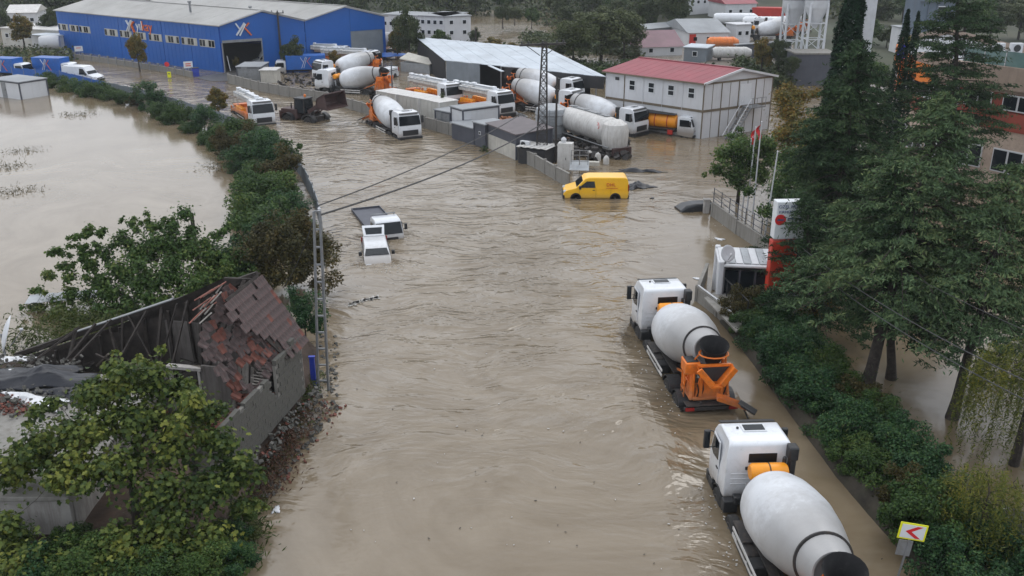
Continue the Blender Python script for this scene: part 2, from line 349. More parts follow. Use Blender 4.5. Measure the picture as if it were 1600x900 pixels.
def water_mat():
    m = bpy.data.materials.new('muddy_flood_water'); m.use_nodes = True; nt = m.node_tree; L = nt.links
    b = nt.nodes['Principled BSDF']; b.inputs['Roughness'].default_value = .13; b.inputs['IOR'].default_value = 1.6
    tc = N(nt, 'ShaderNodeTexCoord'); at = N(nt, 'ShaderNodeAttribute', attribute_name='chop')
    # sediment colour
    n0 = N(nt, 'ShaderNodeTexNoise'); n0.inputs['Scale'].default_value = .11; n0.inputs['Detail'].default_value = 8; n0.inputs['Roughness'].default_value = .62; n0.inputs['Distortion'].default_value = 2.2
    L.new(tc.outputs['Object'], n0.inputs['Vector'])
    cr = N(nt, 'ShaderNodeValToRGB'); e = cr.color_ramp.elements
    e[0].position = .32; e[0].color = (.155, .115, .068, 1); e[1].position = .7; e[1].color = (.24, .193, .134, 1)
    L.new(n0.outputs[0], cr.inputs[0]); L.new(cr.outputs[0], b.inputs['Base Color'])
    # relief: swell, chop, ripples; stretched across the flow and warped
    wn = N(nt, 'ShaderNodeTexNoise'); wn.inputs['Scale'].default_value = .16; wn.inputs['Detail'].default_value = 2
    L.new(tc.outputs['Object'], wn.inputs['Vector'])
    wv = N(nt, 'ShaderNodeVectorMath', operation='MULTIPLY_ADD'); wv.inputs[1].default_value = (5, 5, 0)
    L.new(wn.outputs['Color'], wv.inputs[0]); L.new(tc.outputs['Object'], wv.inputs[2])
    hs = []
    for sc, st_, am, rot in ((.32, (.8, 1.2, 1), .34, .5), (.85, (.65, 1.25, 1), .30, -.35), (2.1, (.6, 1.3, 1), .11, .3), (6, (.75, 1.2, 1), .028, .1)):
        mp = N(nt, 'ShaderNodeMapping'); mp.inputs['Scale'].default_value = st_; mp.inputs['Rotation'].default_value = (0, 0, rot)
        L.new(wv.outputs[0], mp.inputs[0])
        n = N(nt, 'ShaderNodeTexNoise'); n.inputs['Scale'].default_value = sc; n.inputs['Detail'].default_value = 1.6; n.inputs['Distortion'].default_value = .3
        L.new(mp.outputs[0], n.inputs['Vector'])
        mu = N(nt, 'ShaderNodeMath', operation='MULTIPLY'); mu.inputs[1].default_value = am; L.new(n.outputs[0], mu.inputs[0]); hs.append(mu)
    s = hs[0]
    for h in hs[1:]:
        a = N(nt, 'ShaderNodeMath', operation='ADD'); L.new(s.outputs[0], a.inputs[0]); L.new(h.outputs[0], a.inputs[1]); s = a
    mu = N(nt, 'ShaderNodeMath', operation='MULTIPLY'); L.new(s.outputs[0], mu.inputs[0]); L.new(at.outputs['Fac'], mu.inputs[1])
    bp = N(nt, 'ShaderNodeBump'); bp.inputs['Strength'].default_value = 1; bp.inputs['Distance'].default_value = .6
    L.new(mu.outputs[0], bp.inputs['Height']); L.new(bp.outputs[0], b.inputs['Normal'])
    return m
wm = npmesh('flood_water', vs, fs, water_mat())
wa = wm.attributes.new('chop', 'FLOAT', 'POINT'); wa.data.foreach_set('value', chop.astype(np.float32).ravel())
wo = link('flood_water', wm, kind='structure')

# ================================================================ GROUND
def sheet(name, xs, ys, zf, m, kind='structure'):
    X, Y = np.meshgrid(xs, ys); Z = zf(X, Y); nx, ny = len(xs), len(ys)
    ii = np.arange((ny-1)*(nx-1)); b0 = (ii//(nx-1))*nx+ii % (nx-1)
    me = npmesh(name, np.stack([X.ravel(), Y.ravel(), Z.ravel()], 1), np.stack([b0, b0+1, b0+nx+1, b0+nx], 1), m)
    return link(name, me, kind=kind)
def smooth01(t): t = np.clip(t, 0, 1); return t*t*(3-2*t)
def river(X, Y):                          # the brown river behind the yard stays water
    return np.exp(-((X-(5+(Y-200)*-.12))/15)**2)*smooth01((Y-165)/25)*smooth01((300-Y)/25)
def hillf(X, Y):
    d = smooth01((Y-205-.15*np.abs(X-10))/170)
    base = -1.6+2.2*smooth01((Y-(160+0*X))/20)*smooth01((np.abs(X+0)-0)/1)
    z = -1.6+d*34+smooth01((Y-188)/14)*2.2+1.2*fbm(X, Y, .03, 9, 3)*smooth01((Y-210)/50)
    right = smooth01((X-38)/10)*smooth01((Y-120)/20)*2.4
    z = z+right*(1-smooth01((Y-188)/14))
    z = z-4.5*river(X, Y)
    return z
sheet('ground', np.linspace(-900, 900, 150), np.concatenate([np.linspace(-60, 150, 22), np.linspace(155, 320, 70), np.linspace(325, 1500, 60)]), hillf, 'hill')

# left bank under the ruin: a raised shelf of reddish soil
def left_bank(X, Y):
    ex = np.interp(Y, [5, 20, 27, 30, 34, 37, 41, 46, 55], [-6.2, -6.9, -8.3, -8.6, -8.1, -8.0, -8.6, -10, -12.5])
    lx = np.interp(Y, [5, 30, 38, 44, 52], [-70, -70, -60, -26, -20])
    top = .9+.12*fbm(X, Y, .9, 21, 3)
    s1 = smooth01((ex-X+.0)/1.5); s2 = smooth01((X-lx)/5); s3 = smooth01((58-Y)/12)
    s4 = smooth01((46+.2*(X+9)-Y)/6)
    s = s1*s2*s3*np.clip(s4+.0, 0, 1)
    return -1.2+2.1*s+(top-.9)*s+.05*fbm(X, Y, 3, 22, 2)
sheet('left_bank', np.linspace(-75, -5, 220), np.linspace(0, 62, 200), left_bank, 'soil')
# right-hand bank under the hedge, and the shallow garden behind it
def hedge_x(y): return np.interp(y, [16, 22, 30, 36, 42, 47, 52, 56], [14.2, 13.2, 12.0, 11.5, 11.0, 10.4, 10.2, 10.5])
def right_bank(X, Y):
    ex = hedge_x(Y); u = X-ex
    s = smooth01((u+.4)/.9)*smooth01((3.6+.0*Y-u)/1.4)*smooth01((46-Y)/1.5)
    return -1.1+1.55*s+.06*fbm(X, Y, 2, 31, 3)
sheet('right_bank', np.linspace(8, 28, 120), np.linspace(5, 58, 160), right_bank, 'earth')
# ================================================================ VEHICLES  (local +y = forward, z = 0 road)
def wheel(parent, x, y, r=.52, w_=.32, z=None, name='wheel'):
    z = r if z is None else z; s = 1 if x > 0 else -1
    m = MB(); m.lathe([(r*.55, -w_/2), (r*.9, -w_/2), (r, -w_*.36), (r, w_*.36), (r*.9, w_/2), (r*.55, w_/2)], (x, y, z), (1, 0, 0), 20)
    o = m.build(name, 'rubber', parent)
    q = MB(); q.lathe([(r*.56, 0), (r*.55, w_*.5+.012), (r*.4, w_*.5-.02), (r*.22, w_*.5-.05), (r*.2, w_*.5+.05), (.01, w_*.5+.06)], (x, y, z), (s, 0, 0), 16)
    q.build('rim', 'rimdark', o)
    return o
def mudguard(parent, x, y0, y1, r=.62, w_=.45, z=.52, a0=10, a1=170, name='mudguard'):
    m = MB(); pts = []
    n = 7
    for i in range(n+1): t = math.radians(a0+(90-a0)*i/n); pts.append((y1+r*math.cos(t), z+r*math.sin(t)))
    for i in range(n+1): t = math.radians(90+(a1-90)*i/n); pts.append((y0+r*math.cos(t), z+r*math.sin(t)))
    for (a, b), (c, d) in zip(pts, pts[1:]):
        if abs(a-c)+abs(b-d) < 1e-4: continue
        m.bar((x, a, b), (x, c, d), w_, .035)
    return m.build(name, 'black', parent)
def loft_body(stations, name, m, parent, bevel=.05, seg=2):
    """closed side outline, each point (y, z, half width)"""
    n = len(stations); vs = [(-h, y, z) for y, z, h in stations]+[(h, y, z) for y, z, h in stations]
    mb = MB(); fs = [tuple(range(n))[::-1], tuple(range(n, 2*n))]+[(i, (i+1) % n, (i+1) % n+n, i+n) for i in range(n)]
    mb.add(vs, fs); o = mb.build(name, m, parent, bevel=bevel, seg=seg)
    import bmesh
    bm = bmesh.new(); bm.from_mesh(o.data); bmesh.ops.recalc_face_normals(bm, faces=bm.faces); bm.to_mesh(o.data); bm.free()
    o.data.set_sharp_from_angle(angle=math.radians(38))
    return o
def panel(pts, out, name, m, parent, t=.02, bevel=0):
    """a thin plate on four corner points, standing proud along out"""
    out = Vector(out).normalized(); mb = MB(); mb.prism([Vector(p)-out*t*.5 for p in pts], out*t)
    import bmesh
    o = mb.build(name, m, parent, bevel=bevel, smooth=False)
    bm = bmesh.new(); bm.from_mesh(o.data); bmesh.ops.recalc_face_normals(bm, faces=bm.faces); bm.to_mesh(o.data); bm.free()
    return o
def mirror(parent, s, x, y, z, h=.55, w_=.22, arm=True):
    m = MB(); m.box((x+s*.12, y, z), (w_, .16, h), mi=0); o = m.build('mirror', 'black', parent, bevel=.03)
    g = MB(); g.box((x+s*.12, y-.085, z), (w_*.8, .012, h*.85)); g.build('mirror_glass', 'glass', o)
    if arm:
        a = MB(); a.tube([(x-s*.12, y-.05, z+h*.45), (x+s*.05, y, z+h*.5)], .02, 6); a.build('mirror_arm', 'black', o)
        a = MB(); a.tube([(x-s*.12, y-.05, z-h*.45), (x+s*.05, y, z-h*.45)], .02, 6); a.build('mirror_arm', 'black', o)
    return o
def heavy_cab(t, y0=2.65, y1=4.65, zt=3.3, hw=1.17, body='cabwhite', rear_window=True):
    zb = 1.0
    st_ = [(y0, zb+.1, hw), (y0, zt-.32, hw), (y0+.03, zt-.1, hw-.07), (y0+.22, zt, hw-.16), (y1-.62, zt-.02, hw-.16), (y1-.38, zt-.16, hw-.1),
           (y1-.24, zt-.42, hw-.03), (y1-.04, zt-1.3, hw), (y1, zt-1.45, hw), (y1, zb-.12, hw), (y1-.55, zb-.12, hw), (y1-.75, zb+.1, hw)]
    o = loft_body(st_, 'cab', body, t, .06, 3)
    nrm = Vector((0, .88, .2)).normalized()
    panel([(-hw+.12, y1-.27, zt-.36), (hw-.12, y1-.27, zt-.36), (hw-.06, y1-.045, zt-1.24), (-hw+.06, y1-.045, zt-1.24)], nrm, 'windshield', 'glass', o, .05)
    for s in (-1, 1):
        x = s*(hw+.004)
        d = panel([(x, y0+.75, zt-.42), (x, y1-.42, zt-.42), (x, y1-.1, zb+.15), (x, y0+.75, zb+.15)], (s, 0, 0), 'door', body, t, .03, .01)
        x = s*(hw+.022)
        panel([(x, y0+.85, zt-.5), (x, y1-.5, zt-.5), (x, y1-.26, zt-1.15), (x, y1-.55, zt-1.28), (x, y0+.85, zt-1.2)], (s, 0, 0), 'side_window', 'glass', d, .02)
        hb = MB(); hb.box((s*(hw+.035), y0+.88, zt-1.5), (.03, .2, .05)); hb.build('door_handle', 'black', d)
        mirror(t, s, s*(hw+.14), y1-.36, zt-.78, .72)
        h = MB(); h.box((s*(hw-.27), y1+.02, .86), (.42, .08, .2)); h.build('headlight', 'lamp', t, bevel=.02)
    g = MB(); g.box((0, y1+.02, 1.36), (1.6, .07, .5))
    for k in range(4): g.box((0, y1+.06, 1.2+k*.115), (1.5, .03, .03))
    g.build('grille', 'black', t, bevel=.015)
    b = MB(); b.box((0, y1-.02, .78), (2.42, .3, .42)); b.build('bumper', 'black', t, bevel=.05)
    p = MB(); p.box((0, y1+.09, .72), (.52, .02, .12)); p.build('number_plate', 'signwhite', t)
    v = MB(); v.box((0, y1-.3, zt-.12), (2*hw-.34, .26, .04), Matrix.Rotation(-.25, 3, 'X')); v.build('sun_visor', 'black', o, bevel=.01)
    rh = MB(); rh.box((.02, y0+.98, zt+.012), (.86, .5, .04)); r_ = rh.build('roof_hatch', 'signwhite', o, bevel=.02)
    rg = MB(); rg.box((.02, y0+.98, zt+.037), (.74, .39, .02)); rg.build('hatch_glass', 'glass', r_, bevel=.02)
    an = MB(); an.lathe([(.05, 0), (.045, .05), (.01, .07)], (-.55, y0+1.0, zt-.005), (0, 0, 1), 10); an.build('roof_antenna', 'black', o)
    if rear_window:
        rw = MB(); rw.box((.12, y0-.005, zt-.62), (1.0, .03, .36)); rw.build('rear_window', 'glass', o, bevel=.03)
        for dx in (-.42, .55):
            vv = MB(); vv.box((dx, y0-.01, zt-1.02), (.09, .03, .12)); vv.build('vent', 'black', o)
    rib = MB()
    for k in range(3): rib.box((0, y0-.006, zt-1.25-k*.2), (1.9, .02, .03))
    rib.build('pressed_rib', body, o)
    # lower black skirt, steps and the gap behind the wheel
    for s in (-1, 1):
        st2 = MB(); st2.box((s*1.08, y1-.45, .72), (.26, .5, .34)); st2.box((s*1.1, y1-.45, .48), (.24, .44, .05))
        st2.build('step', 'black', t, bevel=.02)
        mudguard(t, s*1.03, y0+.58, y0+.58, .64, .36, .55, -5, 185)
    return o
def chassis(t, y0=-5.0, y1=4.3, axles=((3.22, 0), (1.52, 0), (-2.55, 1), (-3.95, 1)), guard=True, tanks=True):
    m = MB()
    for s in (-1, 1): m.box((s*.42, (y0+y1)/2, .98), (.09, y1-y0, .28))
    for k in range(7): m.box((0, y0+.3+k*(y1-y0-.6)/6, .98), (.76, .1, .2))
    m.box((0, y1-.9, 1.02), (.8, 1.3, .5)); m.box((0, 1.2, .8), (.3, 3.4, .2))
    m.build('chassis_frame', 'chassis', t, bevel=.01)
    for y, dual in axles:
        for s in (-1, 1):
            if dual: wheel(t, s*.95, y, .53, .6)
            else: wheel(t, s*1.05, y, .53, .34)
        ax = MB(); ax.tube([(-.9, y, .53), (.9, y, .53)], .1, 8); ax.build('axle', 'chassis', t)
    ra = [a for a, d in axles if d]
    if ra:
        for s in (-1, 1):
            for y in ra: mudguard(t, s*.97, y, y, .64, .58, .53, 12, 168)
    if tanks:
        f = MB(); f.box((-.98, .0, .78), (.55, 1.15, .58)); f.build('fuel_tank', 'chassis', t, bevel=.1, seg=3)
        f = MB(); f.box((-.98, -.92, .82), (.55, .55, .5)); f.build('toolbox', 'black', t, bevel=.04)
        f = MB(); f.box((.98, -.1, .8), (.55, .9, .55)); f.build('battery_box', 'black', t, bevel=.04)
        f = MB()
        for k in range(2): f.tube([(.9, -.85-k*.34, .7), (.9, -1.15-k*.34, .7)], .14, 10)
        f.build('air_tank', 'chassis', t)
        c2 = MB(); c2.box((-1.0, 2.35, 1.0), (.5, .34, .46)); c2.box((-.75, 2.3, 1.25), (.3, .3, .3)); c2.build('air_filter_box', 'black', t, bevel=.03)
    if guard:
        for s in (-1, 1):
            g = MB(); g.bar((s*1.24, 1.0, .78), (s*1.24, -1.7, .78), .04, .12); g.bar((s*1.24, 1.0, 1.02), (s*1.24, -1.7, 1.02), .04, .1)
            for yy in (.5, -1.1): g.bar((s*1.2, yy, .55), (s*1.2, yy, 1.0), .04)
            g.build('side_guard', 'dirtywhite', t)
def snorkel(t, y=2.45, s=1, zt=3.32):
    m = MB(); m.box((s*1.08, y, 2.1), (.24, .3, 1.7)); m.box((s*1.06, y-.02, zt-.3), (.34, .42, .52)); m.tube([(s*.78, y-.1, 1.3), (s*.78, y-.1, 2.9)], .07, 10)
    return m.build('air_intake_stack', 'black', t, bevel=.06)
TILT = math.radians(12.5); AX = Vector((0, -math.cos(TILT), math.sin(TILT)))
def mixer_rear(t, hopper='hopperblack'):
    # everything behind the drum
    m = MB()
    for s in (-1, 1):
        m.bar((s*.82, -3.0, 1.1), (s*.78, -3.35, 2.62), .12, .2); m.bar((s*.82, -4.15, 1.1), (s*.72, -3.75, 2.5), .12, .16)
        m.bar((s*.8, -3.1, 1.75), (s*.78, -4.0, 1.75), .08); m.bar((s*.8, -3.05, 1.2), (s*.76, -3.85, 2.4), .08)
        m.bar((s*.55, -1.2, 1.12), (s*.82, -3.1, 1.9), .1, .1)
    m.box((0, -3.42, 2.3), (1.7, .1, .2)); m.box((0, -3.55, 1.2), (1.8, 1.3, .1))
    m.build('drum_pedestal', 'orange', t, bevel=.015)
    bp = MB(); bp.box((.05, -4.12, 1.6), (1.35, .1, 1.0), top=(.8, 1)); bp.box((.05, -4.2, 1.18), (1.6, .16, .12)); bp.box((-.72, -3.75, 1.75), (.1, .8, 1.1)); bp.box((.78, -3.75, 1.7), (.1, .8, .9)); bp.box((-.42, -4.22, 1.75), (.14, .1, 1.0)); bp.box((.5, -4.22, 1.65), (.12, .1, .9)); bp.build('rear_plate', 'orange', t, bevel=.02)
    bx = MB(); bx.box((-.78, -3.72, 2.52), (.62, .72, .56), top=(1.05, 1.1)); o = bx.build('side_hopper_box', 'orange', t, bevel=.05)
    q = MB(); q.box((-.78, -3.72, 2.815), (.5, .58, .03)); q.build('box_opening', 'black', o)
    # receiving hopper: open black scoop over the drum mouth
    hp = MB(); c = Vector((.1, -4.0, 3.18)); K_ = 1.04; n = 20
    ring0 = []; ring1 = []; ring2 = []
    for k in range(n):
        a = 2*PI*k/n; up = .10*math.cos(a)
        back = .5+.5*math.sin(a)
        ring0.append(c+Vector((.24*math.cos(a), .2*math.sin(a)+.1, -.55))*K_)
        ring1.append(c+Vector((.5*math.cos(a), .42*math.sin(a), .0+.16*back))*K_)
        ring2.append(c+Vector((.62*math.cos(a), .5*math.sin(a)+.02, .16+.42*back))*K_)
    inn = [v+(c-v)*.07+Vector((0, 0, .0)) for v in ring2]; inn1 = [c+(v-c)*.88+Vector((0, 0, .03)) for v in ring1]; inn0 = [c+(v-c)*.8 for v in ring0]
    vs = ring0+ring1+ring2+inn+inn1+inn0; fs = []
    for L_ in range(5):
        for k in range(n): fs.append((L_*n+k, L_*n+(k+1) % n, (L_+1)*n+(k+1) % n, (L_+1)*n+k))
    hp.add(vs, fs); hp.build('loading_hopper', hopper, t)
    fr = MB(); fr.tube([c+Vector((.6*math.cos(a), .47*math.sin(a), -.02))*K_ for a in [2*PI*k/14 for k in range(15)]], .035, 6)
    for s in (-1, 1): fr.bar(c+Vector((s*.55, .1, 0)), (s*.78, -3.7, 2.55), .06)
    fr.build('hopper_frame', 'orange', t)
    # V shaped collecting chute
    v = MB()
    for s in (-1, 1):
        v.prism([(s*.72+.08, -4.2, 2.72), (s*.72+.08, -4.62, 2.66), (.08+s*.12, -4.72, 2.02), (.08+s*.14, -4.3, 2.0)], (s*.07, 0, .05))
        v.bar((s*.78+.08, -4.66, 2.74), (.08+s*.2, -4.8, 2.06), .12, .26)
    v.bar((-.64, -4.26, 2.74), (.8, -4.26, 2.74), .1, .12); v.box((.08, -4.7, 1.98), (.5, .26, .1))
    v.build('collecting_chute', 'orange', t, bevel=.012)
    vi = MB(); vi.prism([(-.56, -4.27, 2.68), (.72, -4.27, 2.68), (.2, -4.34, 2.05), (-.04, -4.34, 2.05)], (0, -.03, 0)); vi.build('dark_chute_mouth', 'black', t)  # black plate: the V opening's dark inside put in as colour
    # swivelling discharge chute
    a, b = Vector((.15, -4.7, 1.38)), Vector((1.35, -5.0, 1.0)); d = (b-a).normalized(); sx = Vector((-d.y, d.x, 0)).normalized()
    ch = MB(); up = Vector((0, 0, 1))
    prof = [(-.24, .16), (-.2, 0), (0, -.08), (.2, 0), (.24, .16)]
    for (u0, w0), (u1, w1) in zip(prof, prof[1:]):
        ch.add([a+sx*u0+up*w0, a+sx*u1+up*w1, b+sx*u1*.85+up*w1, b+sx*u0*.85+up*w0, a+sx*u0*.9+up*(w0+.02), a+sx*u1*.9+up*(w1+.02), b+sx*u1*.76+up*(w1+.02), b+sx*u0*.76+up*(w0+.02)],
               [(0, 3, 2, 1), (4, 5, 6, 7), (0, 1, 5, 4), (3, 7, 6, 2)])
    ch.build('discharge_chute', 'orange', t)
    ex = MB(); e0 = b+Vector((-.3, .1, .28)); ex.bar(e0, e0+Vector((.62, -.42, -.32)), .4, .1); ex.bar(b+Vector((-.1, .2, .05)), b+Vector((.2, -.5, -.75)), .06)
    ex.build('chute_extension', 'black', t, bevel=.02)
    la = MB()
    for s in (0, 1): la.bar((-1.0+s*.0, -3.42-.34*s, 1.0), (-1.02, -3.42-.34*s, 2.4), .05)
    for k in range(5): la.bar((-1.01, -3.42, 1.15+k*.26), (-1.01, -3.76, 1.15+k*.26), .035)
    la.build('ladder', 'orange', t)
    hb = MB()
    for k, (x, z) in enumerate(((-.55, 1.5), (-.35, 1.62), (.62, 1.6))): hb = MB(); hb.tube([(x, -4.16, z-.3), (x+.04, -4.24, z), (x-.02, -4.2, z+.35)], .03, 6); hb.build('hydraulic_hose', 'black', t)
    bm_ = MB(); bm_.box((0, -4.5, .86), (2.35, .14, .16)); bm_.box((0, -4.35, 1.02), (2.2, .5, .05)); bm_.build('rear_bumper', 'chassis', t, bevel=.02)
    for s in (-1, 1):
        l = MB(); l.box((s*.95, -4.6, .88), (.38, .06, .14)); l.build('tail_light', 'redlamp', t)
        mf = MB(); mf.box((s*.96, -4.25, .62), (.6, .02, .4)); mf.build('mud_flap', 'black', t)
def make_mixer(label, group, loc, rz, front_only=False):
    t = thing('mixer_truck', label, 'mixer truck', loc, rz, group)
    chassis(t); heavy_cab(t); snorkel(t)
    wt = MB(); wt.lathe([(.02, -.66), (.24, -.65), (.31, -.56), (.31, .56), (.24, .65), (.02, .66)], (.2, 2.2, 2.4), (1, 0, 0), 20)
    o = wt.build('water_tank', 'yorange', t)
    sb = MB()
    for dx in (0, ): sb.lathe([(.315, -.02), (.325, -.02), (.325, .02), (.315, .02)], (.2+dx, 2.2, 2.4), (1, 0, 0), 20, cap=False)
    sb.bar((-.2, 2.2, 2.0), (-.2, 2.2, 1.1), .1, .3); sb.bar((.6, 2.2, 2.0), (.6, 2.2, 1.1), .1, .3)
    sb.build('tank_strap', 'chassis', o)
    ori = Vector((0, 1.34, 1.93))
    dr = MB(); prof = [(.02, .02), (.5, .0), (.88, .1), (1.07, .35), (1.17, .62), (1.175, .66), (1.26, 1.15), (1.27, 1.2), (1.3, 1.85), (1.3, 2.6), (1.285, 2.67), (1.28, 2.71), (1.17, 3.55), (1.16, 3.6), (1.0, 4.35), (.84, 4.8)]
    dr.lathe(prof, ori, AX, 56)
    d = dr.build('mixing_drum', 'drum', t); d.data.set_sharp_from_angle(angle=math.radians(50))
    rr = MB(); rr.lathe([(.82, 4.78), (.89, 4.78), (.89, 4.84), (.82, 4.84)], ori, AX, 40); rr.build('roller_ring', 'chassis', d)
    ne = MB(); ne.lathe([(.82, 4.86), (.68, 5.5), (.64, 5.6), (.58, 5.6), (.5, 5.2)], ori, AX, 36); ne.build('drum_neck', 'drum', d)
    ht = MB(); q = ori+AX*1.5
    for k in range(2):
        ht.box(ori+AX*(1.75)+Vector((0, 0, 0))+Vector((.0, .22, 1.17)), (.5, .04, .02)) if k == 0 else None
    gp = MB(); gp.lathe([(.42, -.35), (.46, -.02), (.36, .02)], ori, AX, 16); gp.box((0, 2.18, 1.4), (.9, .3, .8)); gp.build('drum_drive', 'chassis', t, bevel=.03)
    pipe = MB(); pipe.tube([(-.52, 2.0, 1.25), (-.52, 2.05, 1.75), (-.5, 2.1, 2.0)], .09, 10); pipe.build('exhaust_pipe', 'galv', t)
    hs_ = MB()
    for k in range(4): hs_.tube([(-.75+.1*k, 2.2, 1.15), (-.7+.12*k, 1.9, 1.35), (-.8+.1*k, 1.5, 1.1)], .025, 6)
    hs_.build('hose', 'black', t)
    before = set(t.children); mixer_rear(t)
    for ch in t.children:
        if ch not in before: ch.location.y -= .55
    sg = MB()
    for s in (-1, 1): sg.box((s*.9, .6, 1.13), (.6, 1.2, .05)); sg.box((s*.7, -1.0, 1.16), (.3, 2.4, .07))
    sg.build('deck_plate', 'chassis', t)
    return t
# --- place: front/rear centre pixels on the water
def between(front, rear, depth, L=9.3):
    a, b = G(*front), G(*rear); d = (a-b).normalized(); c = a-d*(L/2)
    return (c.x, c.y, -depth), ang(d)
MIXG = 'concrete mixer trucks stranded in the flood'
# two near mixers (rear faces the viewer)
mix = make_mixer('nearest mixer truck, cut by the bottom edge of the picture, beside the chevron sign', MIXG, (8.75, 25.3, -.62), math.radians(3.0))
dup(mix, 'mixer truck ahead of the nearest one, its orange chute pointing back at it', (7.88, 39.9, -.62), math.radians(6.5))

def yard_mixer(label, front, rear, depth=.55, L=9.3, **k):
    loc, rz = between(front, rear, depth, L); return dup(mix, label, loc, rz, **k)
p0 = G(642, 217); dv = Vector((.47, -.88, 0)).normalized()
dup(mix, 'mixer truck driving toward the viewer on the flooded road beside the beige container wall', (p0.x-dv.x*4.65, p0.y-dv.y*4.65, -.75), ang(dv))
yard_mixer('mixer truck behind the low wall whose orange chute end points at the white car', (500, 141), (596, 147))
g1 = G(500, 128); dv = Vector((-.75, -.66, 0)).normalized()
dup(mix, 'mixer truck just behind the one by the white car, drum half hidden', (g1.x-dv.x*4.2, g1.y-dv.y*4.2, -.5), ang(dv))
yard_mixer('farthest mixer truck parked against the blue hall door', (537, 86), (612, 84), .4)
g1 = G(1002, 212); dv = Vector((.72, -.69, 0)).normalized()
dup(mix, 'mixer truck parked between the white tanker trailer and the red roofed cabin block', (g1.x-dv.x*4.65, g1.y-dv.y*4.65, -.6), ang(dv))
g1 = G(905, 182); dv = Vector((.80, -.6, 0)).normalized()
dup(mix, 'grimy mixer truck standing behind the lattice pylon', (g1.x-dv.x*4.65, g1.y-dv.y*4.65, -.45), ang(dv))
g1 = G(905, 162); dv = Vector((.80, -.6, 0)).normalized()
dup(mix, 'mixer truck tucked behind the grimy one next to the black shed', (g1.x-dv.x*4.65, g1.y-dv.y*4.65, -.4), ang(dv))

# ---------------------------------------------------------------- concrete pump trucks
def make_pump(label, loc, rz, cab=True):
    t = thing('concrete_pump_truck', label, 'pump truck', loc, rz, 'concrete pump trucks')
    chassis(t, tanks=False)
    heavy_cab(t)
    dk = MB(); dk.box((0, -.9, 1.24), (2.3, 6.6, .16)); dk.build('deck', 'orange', t, bevel=.02)
    for s in (-1, 1):
        b = MB(); b.box((s*1.02, 1.7, 1.25), (.34, .9, .9)); b.bar((s*1.05, 1.3, 1.6), (s*1.1, -1.6, 1.35), .26, .3); b.bar((s*1.1, 1.4, 1.6), (s*1.12, 1.4, .5), .18)
        b.build('outrigger', 'orange', t, bevel=.02)
        b = MB(); b.bar((s*.9, -1.8, 1.55), (s*1.15, -4.3, 1.1), .24, .3); b.bar((s*1.15, -4.25, 1.6), (s*1.15, -4.25, .4), .16); b.build('outrigger', 'orange', t, bevel=.02)
        c = MB()
        for k in range(4): c.box((s*.86, -.4-.62*k, 1.62), (.5, .5, .5))
        c.build('side_locker', 'yorange', t, bevel=.04)
    bc = MB(); bc.box((0, 1.95, 1.9), (.9, .8, 1.3)); bc.lathe([(.45, 0), (.45, .3)], (0, 1.95, 2.5), (0, 0, 1), 16); bc.build('boom_turret', 'dirtywhite', t, bevel=.04)
    for k, (x, z, y0, y1, m_) in enumerate(((-.42, 3.0, 2.3, -4.6, 'white'), (.05, 3.28, 2.5, -4.9, 'white'), (.5, 2.95, 2.2, -4.5, 'dirtywhite'), (-.05, 2.55, 1.6, -4.3, 'dirtywhite'))):
        b = MB(); b.bar((x, y0, z), (x, y1, z-.12), .4, .5); b.box((x, y0-.1, z), (.46, .6, .58)); b.box((x, y1+.2, z-.12), (.46, .5, .56)); b.box((x, (y0+y1)/2, z+.02), (.48, .5, .6)); b.box((x, y0*.3+y1*.7, z-.04), (.46, .3, .56))
        o = b.build('boom_section', m_, t, bevel=.03)
        c = MB(); c.tube([(x+.2, y0, z+.14), (x+.2, y1, z+.02)], .065, 8); c.tube([(x-.1, y0-.8, z-.26), (x-.1, y0-2.4, z-.2)], .07, 8)
        for q in range(7): c.box((x+.1, y0-.6-q*.95, z+.12), (.3, .06, .16))
        c.build('delivery_pipe', 'galv', o)
    h = MB(); h.box((0, -4.55, 1.35), (1.3, .8, .6), top=(1.25, 1.2)); h.build('pump_hopper', 'orange', t, bevel=.03)
    f = MB(); f.tube([(-.9, -2.2, 1.9), (-.9, -2.2, 2.6), (.9, -2.2, 2.6), (.9, -2.2, 1.9)], .04, 6); f.tube([(-.9, -4.1, 1.9), (-.9, -4.1, 2.5), (.9, -4.1, 2.5), (.9, -4.1, 1.9)], .04, 6)
    f.build('boom_rest', 'steel', t)
    bm_ = MB(); bm_.box((0, -4.6, .86), (2.3, .14, .16)); bm_.build('rear_bumper', 'chassis', t)
    return t
p0 = G(414, 195); dv = Vector((.5, -.87, 0)).normalized()
pump = make_pump('pump truck with white folded boom stranded on the road beside the front loader', (p0.x-dv.x*4.65, p0.y-dv.y*4.65, -.85), ang(dv))
def yp(label, px, py, v, depth=.5):
    g = G(px, py); v = Vector((v[0], v[1], 0)).normalized()
    return dup(pump, label, (g.x-v.x*4.65, g.y-v.y*4.65, -depth), ang(v))
yp('pump truck with greyish boom parked behind the pale container row, orange legs at its left', 712, 170, (.6, -.8))
yp('pump truck whose orange rear leg reaches toward the grey flat roofs', 792, 184, (.62, -.78))
yp('pump truck with grey pipework standing in front of the blue hall', 592, 112, (.9, -.4), .4)
yp('pump truck farther left in front of the blue hall', 545, 104, (.9, -.4), .4)

